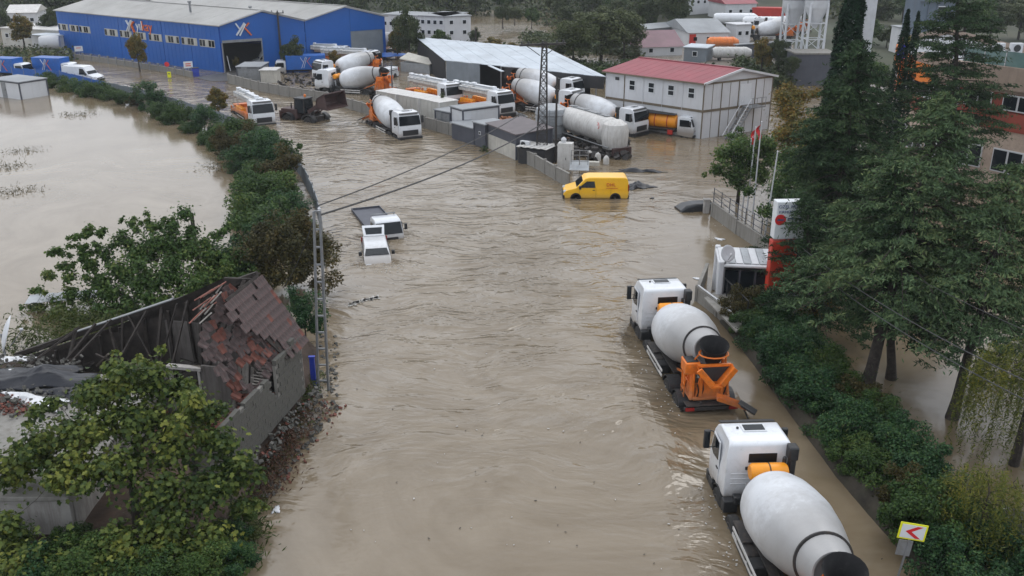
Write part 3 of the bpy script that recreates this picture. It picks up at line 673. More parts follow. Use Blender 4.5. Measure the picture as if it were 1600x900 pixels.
# ---------------------------------------------------------------- wheel loader with raised bucket
p0 = G(474, 190); t = thing('wheel_loader', 'dark red brown front loader with its wide bucket raised, beside the stranded pump truck', 'loader', (p0.x, p0.y+1.4, -.9), ang((.86, -.5)))
m = MB(); m.box((0, -1.6, 1.5), (1.9, 2.4, 1.0), top=(.9, .92)); m.box((0, -2.7, 1.3), (2.0, .4, .9)); m.build('engine_hood', 'bucket', t, bevel=.08)
m = MB(); m.box((0, 1.1, 1.1), (1.2, 2.0, .7)); m.box((0, .1, 1.0), (.7, 1.0, .6)); m.box((0, 1.4, 1.6), (.9, .5, .7)); m.build('front_frame', 'chassis', t, bevel=.05)
m = MB(); m.box((0, -.2, 2.35), (1.45, 1.4, 1.5), top=(.9, .85)); o = m.build('cab', 'glass', t, bevel=.04)
m = MB(); m.box((0, -.2, 3.15), (1.5, 1.45, .14)); m.build('cab_roof', 'black', o, bevel=.04)
for sx in (-1, 1):
    for sy in (-1, 1): m = MB(); m.bar((sx*.72, -.2+sy*.7, 1.6), (sx*.66, -.2+sy*.6, 3.1), .09); m.build('cab_pillar', 'chassis', o)
m = MB()
for s in (-1, 1): m.bar((s*.55, .9, 1.8), (s*.55, 2.1, 2.5), .16, .4); m.bar((s*.55, 2.1, 2.5), (s*.55, 3.3, 2.85), .14, .34); m.tube([(s*.3, .9, 1.2), (s*.35, 2.3, 2.2)], .08, 8)
m.build('lift_arm', 'bucket', t, bevel=.02)
m = MB(); sec = [(3.1, 2.55), (3.0, 3.0), (3.15, 3.6), (4.2, 4.15), (4.25, 4.05), (3.3, 3.48), (3.15, 3.0), (3.25, 2.72), (4.55, 2.55), (4.55, 2.45)]
m.prism([(-1.65, y, z) for y, z in sec], (3.3, 0, 0))
for s in (-1.65, 1.58): m.prism([(s, 3.1, 2.55), (s, 3.0, 3.0), (s, 3.15, 3.6), (s, 4.2, 4.15), (s, 4.45, 2.55)], (.07, 0, 0))
bk = m.build('bucket', 'bucket', t, smooth=False)
import bmesh
bm = bmesh.new(); bm.from_mesh(bk.data); bmesh.ops.recalc_face_normals(bm, faces=bm.faces); bm.to_mesh(bk.data); bm.free()
for s in (-1, 1):
    wheel(t, s*1.05, 1.5, .75, .55, .75); wheel(t, s*1.05, -1.5, .75, .55, .75)
    mudguard(t, s*1.08, 1.5, 1.5, .88, .55, .75, 20, 160); mudguard(t, s*1.08, -1.5, -1.5, .88, .55, .75, 20, 160)
    m = MB(); m.box((s*.75, -2.92, 1.5), (.3, .05, .16)); m.build('tail_light', 'redlamp', t)
m = MB(); m.lathe([(.13, 0), (.13, .2), (.05, .28)], (-.3, -.2, 3.22), (0, 0, 1), 10); m.build('beacon', 'orange', o)
m = MB(); m.tube([(.5, -1.5, 1.9), (.5, -1.5, 2.6)], .07, 8); m.build('exhaust_stack', 'chassis', t)

# ---------------------------------------------------------------- yellow delivery van
def hwf(z, w_, belt, top, ins): return w_-(0 if z < belt else ins*(z-belt)/(top-belt))
def make_van(name, label, cat, loc, rz, paint, L=4.95, hw=.95, zt=1.92, windows=1, lettering=None, tilt=0, hood=.95, rear_glass=False):
    t = thing(name, label, cat, loc, rz); t.rotation_euler = (tilt, 0, rz)
    f = L/2; r = -L/2; ins = .14; belt = 1.12
    side = [(r, .42), (r-.02, .95), (r+.03, 1.55), (r+.12, zt-.08), (r+.3, zt), (f-2.0, zt), (f-1.65, zt-.07), (f-hood, belt+.02), (f-.25, .93), (f-.03, .78), (f, .42), (f-.1, .28), (r+.1, .28)]
    o = loft_body([(y, z, hwf(z, hw, belt, zt, ins)-(.1 if y > f-.2 else 0)) for y, z in side], 'body', paint, t, .07, 3)
    X_ = lambda z: hwf(z, hw, belt, zt, ins)+.006
    ws_n = Vector((0, .65, .75))
    panel([(-hw+.2, f-1.68, zt-.1), (hw-.2, f-1.68, zt-.1), (hw-.1, f-hood-.07, belt+.07), (-hw+.1, f-hood-.07, belt+.07)], ws_n, 'windshield', 'glass', o, .07)
    for s in (-1, 1):
        def SP(y, z, e=0): return (s*(X_(z)+e), y, z)
        panel([SP(f-1.78, zt-.28), SP(f-2.35, zt-.28), SP(f-2.42, belt+.04), SP(f-1.14, belt+.04)], (s, 0, .15), 'side_window', 'glass', o, .03)
        if windows > 1:
            panel([SP(f-2.5, zt-.28), SP(r+1.3, zt-.28), SP(r+1.3, belt+.04), SP(f-2.53, belt+.04)], (s, 0, .15), 'side_window', 'glass', o, .03)
            panel([SP(r+1.2, zt-.28), SP(r+.35, zt-.28), SP(r+.3, belt+.04), SP(r+1.2, belt+.04)], (s, 0, .15), 'side_window', 'glass', o, .03)
        # door gap lines stand as fine dark strips
        ln = MB()
        for y in (f-1.2, f-2.47, f-3.6): ln.bar((s*(hw+.002), y, .38), (s*(hw+.002), y, belt), .012, .012)
        ln.bar((s*(hw+.002), f-1.2, .38), (s*(hw+.002), f-3.6, .38), .012); ln.build('door_seam', 'black', o)
        rl = MB(); rl.bar((s*(hw+.004), f-2.4, belt-.08), (s*(hw+.004), r+.3, belt-.08), .02, .03); rl.build('body_crease', paint, o)
        hd = MB(); hd.box((s*(hw+.02), f-2.3, .98), (.03, .18, .04)); hd.build('door_handle', 'black', o)
        mirror(t, s, s*(hw+.06), f-1.25, belt+.1, .26, .2, False)
        h = MB(); h.box((s*(hw-.27), f-.13, .8), (.36, .22, .2), Matrix.Rotation(-.35, 3, 'X')); h.build('headlight', 'lamp', t, bevel=.05)
        l = MB(); l.box((s*(hw-.06), r+.02, 1.15), (.12, .08, .5)); l.build('tail_light', 'redlamp', t)
        for y in (f-.95, r+1.0):
            wheel(t, s*(hw-.1), y, .34, .22)
            a = MB(); a.lathe([(.36, -.01), (.42, .0), (.42, .03), (.36, .03)], (s*(hw-.02), y, .34), (s, 0, 0), 20); a.lathe([(.0, 0.), (.37, .0)], (s*(hw+.004), y, .36), (s, 0, 0), 20, cap=False); a.build('wheel_arch', 'black', o)
    b = MB(); b.box((0, f-.04, .42), (2*hw-.12, .16, .3)); b.build('front_bumper', 'black', t, bevel=.05)
    b = MB(); b.box((0, r+.02, .45), (2*hw-.06, .16, .28)); b.build('rear_bumper', 'black', t, bevel=.05)
    g = MB(); g.box((0, f-.0, .68), (1.0, .04, .12)); g.build('grille', 'black', t)
    if rear_glass:
        for s in (-1, 1): panel([(s*.06, r-.012, 1.2), (s*.7, r-.012, 1.2), (s*.64, r+.03, 1.62), (s*.06, r+.03, 1.62)], (0, -1, .05), 'rear_window', 'glass', o, .05)
    return t
p0 = G(931, 311); van = make_van('delivery_van', 'yellow delivery van with red lettering, flooded to its wheel tops beside the concrete wall', 'van', (p0.x, p0.y+1.0, -.3), PI/2, 'yellow')
text('DHL', 'lettering', 'textred', van, .52, (.945, -1.12, 1.4), (PI/2, 0, PI/2))
text('DHL', 'lettering', 'textred', van, .36, (-.945, -1.12, 1.38), (PI/2, 0, -PI/2))
ub = MB(); ub.box((-.93, -1.2, 1.12), (.012, .9, .03)); ub.build('red_underline', 'textred', van)
# ================================================================ FOLIAGE
LM = dict(
 hedge=leafmat('hedge_leaves', [(.016, .038, .014), (.036, .075, .022), (.062, .11, .028), (.105, .15, .035)]),
 glossy=leafmat('glossy_shrub_leaves', [(.012, .034, .016), (.026, .07, .028), (.05, .11, .04), (.1, .155, .035)], rough=.38),
 brown=leafmat('brownish_leaves', [(.028, .03, .012), (.055, .052, .018), (.085, .07, .024), (.12, .085, .03)]),
 fig=leafmat('broad_green_leaves', [(.026, .056, .016), (.055, .105, .028), (.095, .15, .04), (.18, .21, .055)], rough=.5, trans=.3),
 lime=leafmat('yellow_green_leaves', [(.026, .05, .018), (.065, .1, .026), (.13, .165, .038), (.25, .26, .055)], rough=.42, trans=.32, nscale=.5),
 cedar=leafmat('blue_cedar_needles', [(.024, .046, .022), (.052, .09, .042), (.09, .14, .062), (.14, .175, .07)], trans=.1, rough=.7),
 dark=leafmat('dark_cedar_needles', [(.012, .027, .013), (.024, .05, .022), (.046, .08, .034), (.075, .11, .042)], trans=.08, rough=.75),
 cypress=leafmat('cypress_foliage', [(.008, .022, .012), (.014, .036, .02), (.024, .055, .026)], trans=.05, rough=.75),
 willow=leafmat('willow_strands', [(.045, .06, .014), (.09, .11, .02), (.15, .155, .028), (.22, .19, .03)], trans=.35),
 far=leafmat('far_wood_leaves', [(.022, .035, .015), (.04, .06, .024), (.065, .085, .032), (.1, .1, .04)], trans=.15, nscale=.12),
 autumn=leafmat('autumn_leaves', [(.05, .06, .02), (.12, .11, .03), (.2, .15, .035), (.26, .13, .03)], trans=.3),
 grass=leafmat('weed_blades', [(.03, .045, .014), (.06, .08, .02), (.09, .1, .03)], trans=.2),
)
T_DIA = (np.array([[-.5, 0, 0], [0, -.32, .06], [.5, 0, 0], [0, .32, .06]]), np.array([[0, 1, 2, 3]]))
T_FOLD = (np.array([[-.5, 0, 0], [-.05, -.3, .1], [.5, 0, -.05], [-.05, .3, .1], [-.5, 0, 0]][:4]), np.array([[0, 1, 2, 3]]))
_l = [(-.5, 0, 0), (-.35, -.3, .04), (-.05, -.26, .02), (.1, -.46, .05), (.25, -.2, 0), (.55, 0, -.1), (.25, .2, 0), (.1, .46, .05), (-.05, .26, .02), (-.35, .3, .04)]
T_LOBE = (np.array(_l), np.array([[0, 1, 2, 8, 9][:4], [0, 2, 8, 9], [2, 3, 4, 5], [2, 5, 6, 8], [6, 7, 8, 5]]))
T_LOBE = (np.array(_l), np.array([[0, 1, 2, 2], [0, 2, 8, 8], [0, 8, 9, 9], [2, 3, 4, 4], [2, 4, 5, 6], [2, 6, 8, 8], [6, 7, 8, 8]]))
T_LOBE = (np.array(_l), np.array([[0, 1, 2], [0, 2, 8], [0, 8, 9], [2, 3, 4], [2, 4, 5], [2, 5, 8], [5, 6, 8], [6, 7, 8]]))
T_NEED = (np.array([[-.5, -.1, 0], [.1, -.2, .03], [.5, 0, 0], [.1, .2, .03]]), np.array([[0, 1, 2, 3]]))
def leaves(name, P, D, size, tmpl, m, up=.6, R=RNG, width=1.0, parent=None, kind=None):
    """one small face (or few) per leaf: P positions, D outward directions"""
    n = len(P); tv, tf = tmpl
    nrm = D*(1-up)+np.array([0, 0, 1])*up+R.normal(0, .45, (n, 3)); nrm /= np.linalg.norm(nrm, axis=1)[:, None]
    t = D+R.normal(0, .6, (n, 3)); t -= nrm*(t*nrm).sum(1)[:, None]; t /= np.linalg.norm(t, axis=1)[:, None]+1e-9
    b = np.cross(nrm, t); sz = size*R.uniform(.65, 1.3, n) if np.isscalar(size) else size
    V_ = P[:, None, :]+sz[:, None, None]*(tv[None, :, 0, None]*t[:, None, :]+tv[None, :, 1, None]*b[:, None, :]*width+tv[None, :, 2, None]*nrm[:, None, :])
    Fs = (tf[None]+(np.arange(n)*len(tv))[:, None, None]).reshape(-1, tf.shape[1])
    me = npmesh(name, V_.reshape(-1, 3), Fs, LM[m] if isinstance(m, str) else m, smooth=False)
    return me
def blob_points(n, centers, radii, R=RNG, squash=.8, shell=.55):
    """leaf positions gathered in clumps"""
    k = R.integers(0, len(centers), n); d = R.normal(0, 1, (n, 3)); d /= np.linalg.norm(d, axis=1)[:, None]
    r = (shell+(1-shell)*R.random(n))**1.0*radii[k]*np.where(R.random(n) < .8, 1, R.uniform(.2, 1.25, n))
    o = d*r[:, None]; o[:, 2] *= squash
    return centers[k]+o, d
def ellipsoid_centers(n, rad, R=RNG, inner=.35, zmin=-.75):
    out = []
    while len(out) < n:
        d = R.normal(0, 1, 3); d /= np.linalg.norm(d)
        if d[2] < zmin: continue
        out.append(d*R.uniform(inner, 1)*np.array(rad))
    return np.array(out)
def crown_mesh(name, rad, nclump, nleaf, size, tmpl, m, clump=.33, zc=0, up=.5, inner=.35, width=1.0):
    c = ellipsoid_centers(nclump, rad, inner=inner); c[:, 2] += zc
    rr = clump*np.mean(rad)*RNG.uniform(.6, 1.35, nclump)
    P, D = blob_points(nleaf, c, rr); me = leaves(name, P, D, size, tmpl, m, up, width=width)
    return me, c
def trunk_mb(base, top, r0, tips, bend=.25, forks=None, rt=.35):
    """tapered leaning trunk, limbs run from its upper part to each foliage clump"""
    m = MB(); base, top = Vector(base), Vector(top); n = 7; pts = []
    side = Vector((random.uniform(-1, 1), random.uniform(-1, 1), 0))*bend
    for i in range(n+1):
        t = i/n; pts.append(base.lerp(top, t)+side*math.sin(PI*t)*.6+Vector((random.uniform(-.05, .05), random.uniform(-.05, .05), 0))*r0*3)
    m.tube(pts, [r0*(1-(1-rt)*i/n)*(1.25 if i == 0 else 1) for i in range(n+1)], 9)
    nodes = [(pts[i], r0*(1-(1-rt)*i/n)*.7) for i in range(int(n*.35), n+1)]
    cen_ = pts[-1]
    for tp in sorted([Vector(t_) for t_ in tips], key=lambda v: (v-cen_).length):
        s, rs = min(nodes, key=lambda q: (q[0]-tp).length+.35*(q[0]-cen_).length); L = (tp-s).length
        if L < .15: continue
        mid = s.lerp(tp, .5)+Vector((random.uniform(-.2, .2), random.uniform(-.2, .2), random.uniform(0, .25)))*L*.4
        r = max(.012, min(rs*.8, .02+.02*L)); m.tube([s, s.lerp(mid, .5)+Vector((0, 0, .05))*L, mid, mid.lerp(tp, .55), tp], [r, r*.85, r*.7, r*.55, r*.4], 5)
        nodes += [(mid, r*.7), (tp, r*.45)]
    return m

# ---- shrub prototypes (shared meshes) : four for the field hedge
def shrub_proto(seed, rad, nclump, nleaf, size, m, tmpl=T_DIA, clump=.36):
    global RNG
    RNG = np.random.default_rng(seed)
    me, c = crown_mesh('foliage', rad, nclump, nleaf, size, tmpl, m, clump, zc=rad[2]*.95)
    random.seed(seed); tb = trunk_mb((0, 0, -.6), (0, 0, rad[2]*.8), .09, [tuple(x) for x in c[:14]])
    o = tb.build('stem', 'bark'); tm = o.data; bpy.data.objects.remove(o)
    return me, tm
def shrub(label, group, proto, loc, sc, rz, name='shrub', cat='shrub'):
    t = thing(name, label, cat, loc, rz, group)
    t.scale = sc if isinstance(sc, tuple) else (sc, sc, sc)
    link('foliage', proto[0], t); link('stem', proto[1], t)
    return t
HP = [shrub_proto(40+i, (1.5, 1.35, (1.35, 1.1, 1.5, 1.2, 1.4, 1.0)[i]), (34, 22, 44, 18, 30, 26)[i], 6000, (.15, .17, .13, .16, .15, .14)[i], ('hedge', 'fig', 'glossy', 'hedge', 'brown', 'hedge')[i], clump=(.36, .42, .28, .45, .3, .34)[i]) for i in range(6)]
# field hedge on the field side of the curved fence: pixel of the foot on the water, height scale
FH = [(72, 128, .95), (92, 136, .9), (110, 142, 1.05), (130, 146, .95), (150, 150, 1.35), (172, 155, .95), (196, 162, .9), (214, 166, .85), (236, 170, 1.35), (256, 182, 1.1),
      (280, 190, 1.0), (300, 186, .75), (322, 205, 1.2), (345, 212, .95), (366, 226, 1.45), (345, 232, .8), (392, 248, 1.3), (408, 268, 1.45), (424, 290, 1.1), (398, 290, 1.05),
      (440, 318, 1.25), (455, 345, 1.15), (424, 352, 1.45), (452, 374, 1.1), (400, 385, 1.2), (350, 244, 1.0), (372, 268, 1.0), (396, 312, 1.15), (410, 334, 1.2), (388, 352, 1.1), (408, 402, 1.1), (326, 222, .9), (300, 206, .8), (262, 193, .75), (440, 292, 1.3), (428, 252, 1.15), (404, 236, 1.2), (380, 222, 1.2), (12, 112, .7), (30, 116, .8), (420, 262, .8), (385, 232, .8)]
for i, (px, py, s) in enumerate(FH):
    g = G(px, py); pr = HP[(0, 3, 1, 2, 5, 0, 3, 4, 2)[i % 9]]
    shrub('dark green shrub in the long row between the flooded field and the curved fence', 'shrubs along the curved field fence', pr, (g.x, g.y, -.55), (s, s, s*random.uniform(.85, 1.1)), random.uniform(0, 6.28))
# larger shrubs with a look of their own
big = shrub_proto(71, (2.9, 2.6, 2.35), 70, 17000, .17, 'brown', clump=.25)
g = G(452, 476); shrub('rounded brownish green tree beside the tall lattice power pole above the ruined roof', None, big, (g.x-.1, g.y+1.0, 0), 1.04, 1.0, 'broad_tree', 'tree')
g2 = shrub_proto(73, (1.8, 1.6, 1.9), 40, 8000, .16, 'glossy', clump=.32)
g = G(484, 545); shrub('bright green shrub squeezed between the ruined house and the lattice power pole', None, g2, (g.x-.25, g.y+.6, .0), (.62, .7, .8), .3)
g = G(360, 470); shrub('dark shrub joining the broad green tree to the brownish one behind the ruin', None, g2, (g.x, g.y, 0), (1.1, 1, .9), 2.3)
g = G(565, 255); 
wl = shrub_proto(77, (1.3, 1.3, 1.3), 16, 1500, .17, 'hedge', clump=.25)
g = G(462, 262); shrub('light feathery shrub leaning out from the fence over the road water', None, wl, (g.x-.4, g.y, .3), (1.1, .8, .9), .3)
g = G(757, 236); shrub('small weed tuft growing at the foot of the concrete yard wall', None, wl, (g.x, g.y-.1, -.3), .35, .3, 'weed_tuft', 'weed')

# ---- broad leafy tree behind the ruin
RNG = np.random.default_rng(5); random.seed(5)
def px_centers(L, jitter=.5):
    out = []
    for px, py, y, r in L: p = PY(px, py, y); out.append((p.x, p.y, p.z, r))
    return out
def big_tree(name, label, cl, base, top, r0, nleaf, size, m, tmpl, cat='tree', up=.45, shell=.5, extra=None, squash=.8, nlimb=None):
    loc = Vector((base[0], base[1], 0)); t = thing(name, label, cat, loc)
    c = np.array([[x-loc.x, y-loc.y, z] for x, y, z, r in cl]); rr = np.array([r for *_, r in cl])
    prob = rr**2; k = RNG.choice(len(c), nleaf, p=prob/prob.sum()); d = RNG.normal(0, 1, (nleaf, 3)); d /= np.linalg.norm(d, axis=1)[:, None]
    q = (shell+(1-shell)*RNG.random(nleaf))*rr[k]*np.where(RNG.random(nleaf) < .58, 1, RNG.uniform(.5, 1.9, nleaf)); o = d*q[:, None]; o[:, 2] *= squash
    P = c[k]+o
    me = leaves('crown', P, d, size, tmpl, m, up)
    b = Vector(base)-loc; tp = Vector(top)-loc
    tb = trunk_mb(b, tp, r0, [tuple(x) for x in (c if nlimb is None else c[:nlimb])]); tb.build('trunk', 'bark', t)
    return t, link('crown', me, t), P, d
fig = []
for (px, py, y, r) in [(330, 400, 47, 1.0), (290, 385, 47, 1.1), (250, 380, 47, 1.1), (215, 395, 47, .95), (350, 430, 46, .9), (310, 440, 45, 1.1), (265, 430, 45, 1.2), (225, 440, 45, 1.1), (185, 420, 46, .8),
                       (200, 480, 44.5, 1.0), (160, 490, 44.5, .9), (245, 475, 44, .9), (290, 470, 44, .8), (240, 355, 48, .5), (265, 350, 48, .5), (300, 360, 48, .5), (150, 440, 46, .55), (110, 430, 46, .45),
                       (130, 400, 47, .35), (118, 370, 47, .3), (140, 362, 47.5, .25), (95, 395, 47, .35), (75, 430, 47, .35), (60, 455, 47, .3), (55, 480, 46, .25), (90, 490, 45, .5), (120, 500, 44.5, .7), (155, 365, 47.5, .25),
                       (190, 375, 47.5, .6), (205, 350, 48, .3), (165, 395, 47, .55), (140, 415, 46.5, .5), (110, 455, 46, .5), (135, 465, 45.5, .6), (85, 470, 46, .45), (100, 415, 47, .35), (165, 440, 46, .6), (125, 385, 47, .3), (340, 370, 47, .35), (365, 400, 46.5, .6), (375, 440, 46, .7), (65, 505, 45, .4), (170, 460, 45, .7)]:
    p = PY(px, py, y); fig.append((p.x, p.y, p.z, r))
    for _ in range(5): fig.append((p.x+random.gauss(0, r*.9), p.y+random.gauss(0, r*.7), p.z+random.gauss(0, r*.55), max(.22, r*random.uniform(.3, .55))))
b = G(240, 520, .6); big_tree('broad_tree', 'wide bright green tree with airy branch tips standing between ruined house and field water', fig, (b.x, 46.0, .3), (b.x-.3, 46.3, 3.0), .22, 42000, .155, 'fig', T_LOBE, shell=.1)

# ---- near tree in the lower left corner: large leaves; the biggest-showing 300 are objects of their own
near = []
for (px, py, y, r) in [(190, 600, 27.5, .8), (240, 600, 27.5, .8), (150, 620, 27, .8), (300, 640, 27, .8), (210, 660, 26.5, 1.0), (120, 680, 26, 1.0), (60, 690, 26, .8), (270, 700, 26, 1.0), (340, 690, 26.5, .75),
                       (20, 730, 25.5, .9), (100, 740, 25, .8), (180, 730, 25, .9), (250, 770, 24.8, 1.0), (320, 770, 25, .9), (370, 750, 25.5, .65), (330, 840, 24, .8), (260, 850, 23.8, .9), (190, 840, 23.5, .7), (380, 790, 25, .4),
                       (120, 880, 22.8, .7), (40, 880, 22.6, .8), (10, 820, 23.5, .6), (200, 905, 22.5, .9), (290, 900, 23, .8), (60, 640, 27, .35), (340, 640, 27.3, .4), (230, 575, 28, .4), (180, 572, 28, .4), (270, 610, 27.8, .4), (360, 870, 23.8, .5)]:
    p = PY(px, py, y); near.append((p.x, p.y, p.z, r))
    for _ in range(4): near.append((p.x+random.gauss(0, r*.75), p.y+random.gauss(0, r*.6), p.z+random.gauss(0, r*.5), r*random.uniform(.3, .55)))
b = PY(210, 900, 24.5)
nt_, cr_, P, D = big_tree('broad_tree', 'large spreading tree with yellow green leaves filling the lower left corner', near, (b.x, 25.4, .2), (b.x-.1, 25.5, 2.6), .24, 30000, .17, 'lime', T_LOBE, shell=.12)
cr_['kind'] = 'stuff'
LV = [leaves('leaf', np.zeros((1, 3)), np.array([[0, -.5, .8]]), .22, T_LOBE, 'lime', .5) for _ in range(5)]
key = P[:, 2]*.5-P[:, 1]+RNG.normal(0, .5, len(P)); top = np.argsort(-key)[:1600]; top = RNG.choice(top, 290, replace=False)
for i in top:
    o = link('leaf', LV[i % 5], nt_); o.location = P[i]+D[i]*.12+np.array([0, -.05, .12]); o.rotation_euler = (random.uniform(-.5, .5), random.uniform(-.5, .5), random.uniform(0, 6.28))

# ---- conifers: drooping plates of needle sprays
def conifer(label, base, top, rmax, m, n_br=95, per=26, z0=.12, spray=.26, droop=.35, name='cedar_tree', shape=lambda t: (1-t)**.75, gap=0, r0=.28, needles=9, seed=1, dens=1.0, cat='conifer', flat=.5):
    R = np.random.default_rng(seed); random.seed(seed)
    base, top = Vector(base), Vector(top); t_ = thing(name, label, cat, (base.x, base.y, base.z))
    hgt_ = (top-base).length; ax = top-base
    tr = MB(); n = 10; pts = [ax*(i/n)+Vector((random.uniform(-1, 1), random.uniform(-1, 1), 0))*.04 for i in range(n+1)]
    tr.tube(pts, [r0*(1-.88*i/n)*(1.3 if i == 0 else 1) for i in range(n+1)], 10)
    Ps = []; Ds = []
    for b in range(n_br):
        t = z0+(1-z0)*(b+R.random())/n_br; o = np.array(ax*t); L = rmax*shape((t-z0)/(1-z0))*R.uniform(.6, 1.12)
        if L < .15: L = .15
        a = b*2.399+R.normal(0, .3); d = np.array([math.cos(a), math.sin(a), R.uniform(.05, .35)*(1 if t > .6 else .6)])
        k = max(2, int(per*dens*L/rmax/3.6+1)); last = o.copy(); bp = [Vector(o)]
        for i in range(1, 6):
            u = i/5; p = o+d*L*u+np.array([0, 0, -droop*L*u*u]); bp.append(Vector(p))
        tr.tube(bp, [max(.012, r0*.22*(1-t*.6)*(1-.85*i/5)) for i in range(6)], 4, cap=False)
        if gap and R.random() < gap: continue
        for i in range(k):
            u = math.sqrt(R.uniform(.08, 1)); p = o+d*L*u+np.array([0, 0, -droop*L*u*u])
            sw = .34*L*(1-.45*u)+.1; side = np.array([-d[1], d[0], 0]); q = p+side*R.normal(0, sw*.75)+np.array([0, 0, R.normal(0, .05)-.05*sw])
            nn = int(needles*4.6*R.uniform(.6, 1.4)); cr = spray*1.25*R.uniform(.6, 1.4)*(1-.25*u)
            off = R.normal(0, 1, (nn, 3)); ln = (q-o)[:2]/(np.linalg.norm((q-o)[:2])+1e-6)
            al = off[:, :1]*cr*1.25; ac = off[:, 1:2]*cr*.6
            pp = q+np.concatenate([al*ln[0]-ac*ln[1], al*ln[1]+ac*ln[0], off[:, 2:3]*cr*.16-np.abs(al)*.16-np.abs(ac)*.25], 1)
            dd = (q-o)/(np.linalg.norm(q-o)+1e-6)*.8+R.normal(0, .5, (nn, 3)); dd[:, 2] = dd[:, 2]*.5-.1
            Ps.append(pp); Ds.append(dd)
    P = np.concatenate(Ps); D = np.concatenate(Ds); D /= np.linalg.norm(D, axis=1)[:, None]
    me = leaves('crown', P, D, spray, T_NEED, m, flat, R=R, width=.62)
    tr.build('trunk', 'bark', t_); link('crown', me, t_)
    return t_
def cb(px, py, z=0.0): g = G(px, py, z); return (g.x, g.y, z-.3)
# blue cedar, leaning, on the trunk beside the hedge
p = PY(1478, 148, 40); conifer('big blue green cedar on the thick leaning trunk nearest the hedge', cb(1350, 612), (p.x, p.y, p.z), 4.8, 'cedar', 130, 46, .4, .24, .3, r0=.3, seed=11, needles=12)
p = PY(1400, 260, 38.5); conifer('slim cedar on the second trunk just right of the thick leaning one', cb(1393, 592), (p.x, p.y, p.z), 3.0, 'dark', 80, 34, .3, .24, .3, r0=.22, seed=12)
p = PY(1590, 255, 37.5); conifer('cedar on the third leaning trunk beside the yellow green willow', cb(1487, 655), (p.x, p.y, p.z), 4.4, 'cedar', 120, 52, .36, .24, .35, r0=.24, seed=13)
p = PY(1345, 62, 52); conifer('tall dark drooping cedar behind the red and white totem sign', cb(1290, 440), (p.x, p.y, p.z), 4.4, 'dark', 170, 60, .12, .27, .5, r0=.33, seed=14, needles=12, shape=lambda t: (1-t)**.62)
p = PY(1250, 300, 44.5); conifer('low cedar whose branches cross in front of the totem sign', cb(1272, 530), (p.x+.3, p.y, p.z), 3.1, 'dark', 62, 34, .2, .24, .35, r0=.2, seed=15)
p = PY(1500, -80, 66); conifer('dark open fir rising in front of the red brick building', cb(1485, 350), (p.x, p.y, p.z), 4.2, 'dark', 110, 40, .35, .3, .15, r0=.3, seed=16, gap=.12)
def cypress(label, px, py, ytop, ydist, rad, seed, n=16000, size=.3, zb=0, m='cypress'):
    R = np.random.default_rng(seed); p0 = PY(px, py, ydist); pt = PY(px+2, ytop, ydist); hh = pt.z; t = thing('cypress_tree', label, 'cypress', (p0.x, ydist, -.3))
    u = R.random(n); a = R.uniform(0, 2*PI, n); prof = np.interp(u, [0, .08, .3, .6, .85, 1], [.55, .9, 1, .85, .55, .06])*rad*(1+.16*np.sin(a*3+u*24)+.1*np.sin(a*5-u*41))
    r = prof*(.7+.34*R.random(n)); P = np.stack([np.cos(a)*r, np.sin(a)*r, u*hh], 1); D = np.stack([np.cos(a)*.35, np.sin(a)*.35, np.ones(n)], 1)
    link('crown', leaves('crown', P, D/np.linalg.norm(D, axis=1)[:, None], size, T_NEED, m, .05, R=R, width=1.1), t)
    tb = MB(); tb.tube([(0, 0, 0), (0, 0, hh*.9)], [rad*.14, .03], 8); tb.build('trunk', 'bark', t)
cypress('tall dense cypress column left of the drooping cedar', 1296, 300, -60, 62, 1.22, 21, 24000)
cypress('thin twin cypress spire on the left, beside the orange pylon', 1392, 200, 8, 70, .62, 22, 7000, .26)
cypress('thin twin cypress spire on the right, beside the orange pylon', 1408, 200, 12, 71, .5, 23, 6000, .26)

# ---- right-hand hedge of glossy shrubs
RNG = np.random.default_rng(31)
HR = [shrub_proto(80+i, (1.4, 1.25, .95), 44, 9500, .1, ('glossy', 'hedge', 'glossy', 'fig', 'glossy', 'brown')[i], clump=(.33, .28, .25, .3, .36, .25)[i]) for i in range(6)]
i = 0
for y in np.arange(17.0, 44.5, 1.5):
    x0 = float(hedge_x(y))
    for dx in (1.15, 2.75):
        s = random.uniform(.85, 1.12)
        if y > 46 and dx > 2: continue
        shrub('glossy green shrub in the dense hedge between the trucks and the conifers', 'shrubs of the right hand hedge', HR[(0, 2, 1, 4, 0, 3, 2, 1, 4, 0, 5)[(i*7) % 11]], (x0+dx+random.uniform(-.15, .2), y+random.uniform(-.3, .3), -.05), (s, s, s*random.uniform(.85, 1.25)), random.uniform(0, 6.28)); i += 1
# willow with hanging strands at the right edge
def willow(label, base, cz, rad, n_str, m, seed, name='willow_tree', cat='willow', strand=2.6):
    R = np.random.default_rng(seed); random.seed(seed); t = thing(name, label, cat, base); Ps = []; Ds = []; tips = []
    for s in range(n_str):
        a = R.uniform(0, 2*PI); r = rad*math.sqrt(R.random()); x, y = r*math.cos(a), r*math.sin(a); z = cz+rad*.55*math.sqrt(max(0, 1-(r/rad)**2))+R.normal(0, .2)
        L = strand*R.uniform(.4, 1.1)*(.4+.8*r/rad); k = int(L*16); u = np.linspace(0, 1, k)
        P = np.stack([x*(1+.12*u)+R.normal(0, .03, k), y*(1+.12*u)+R.normal(0, .03, k), z-L*u], 1); Ps.append(P); Ds.append(np.tile([0, 0, -1.], (k, 1))+R.normal(0, .25, (k, 3)))
        if s % 14 == 0: tips.append((x, y, z))
    P = np.concatenate(Ps); D = np.concatenate(Ds); D /= np.linalg.norm(D, axis=1)[:, None]
    link('crown', leaves('crown', P, D, .17, T_NEED, m, .05, R=R, width=.55), t)
    trunk_mb((0, 0, -.5), (0, 0, cz), .22, tips).build('trunk', 'bark', t)
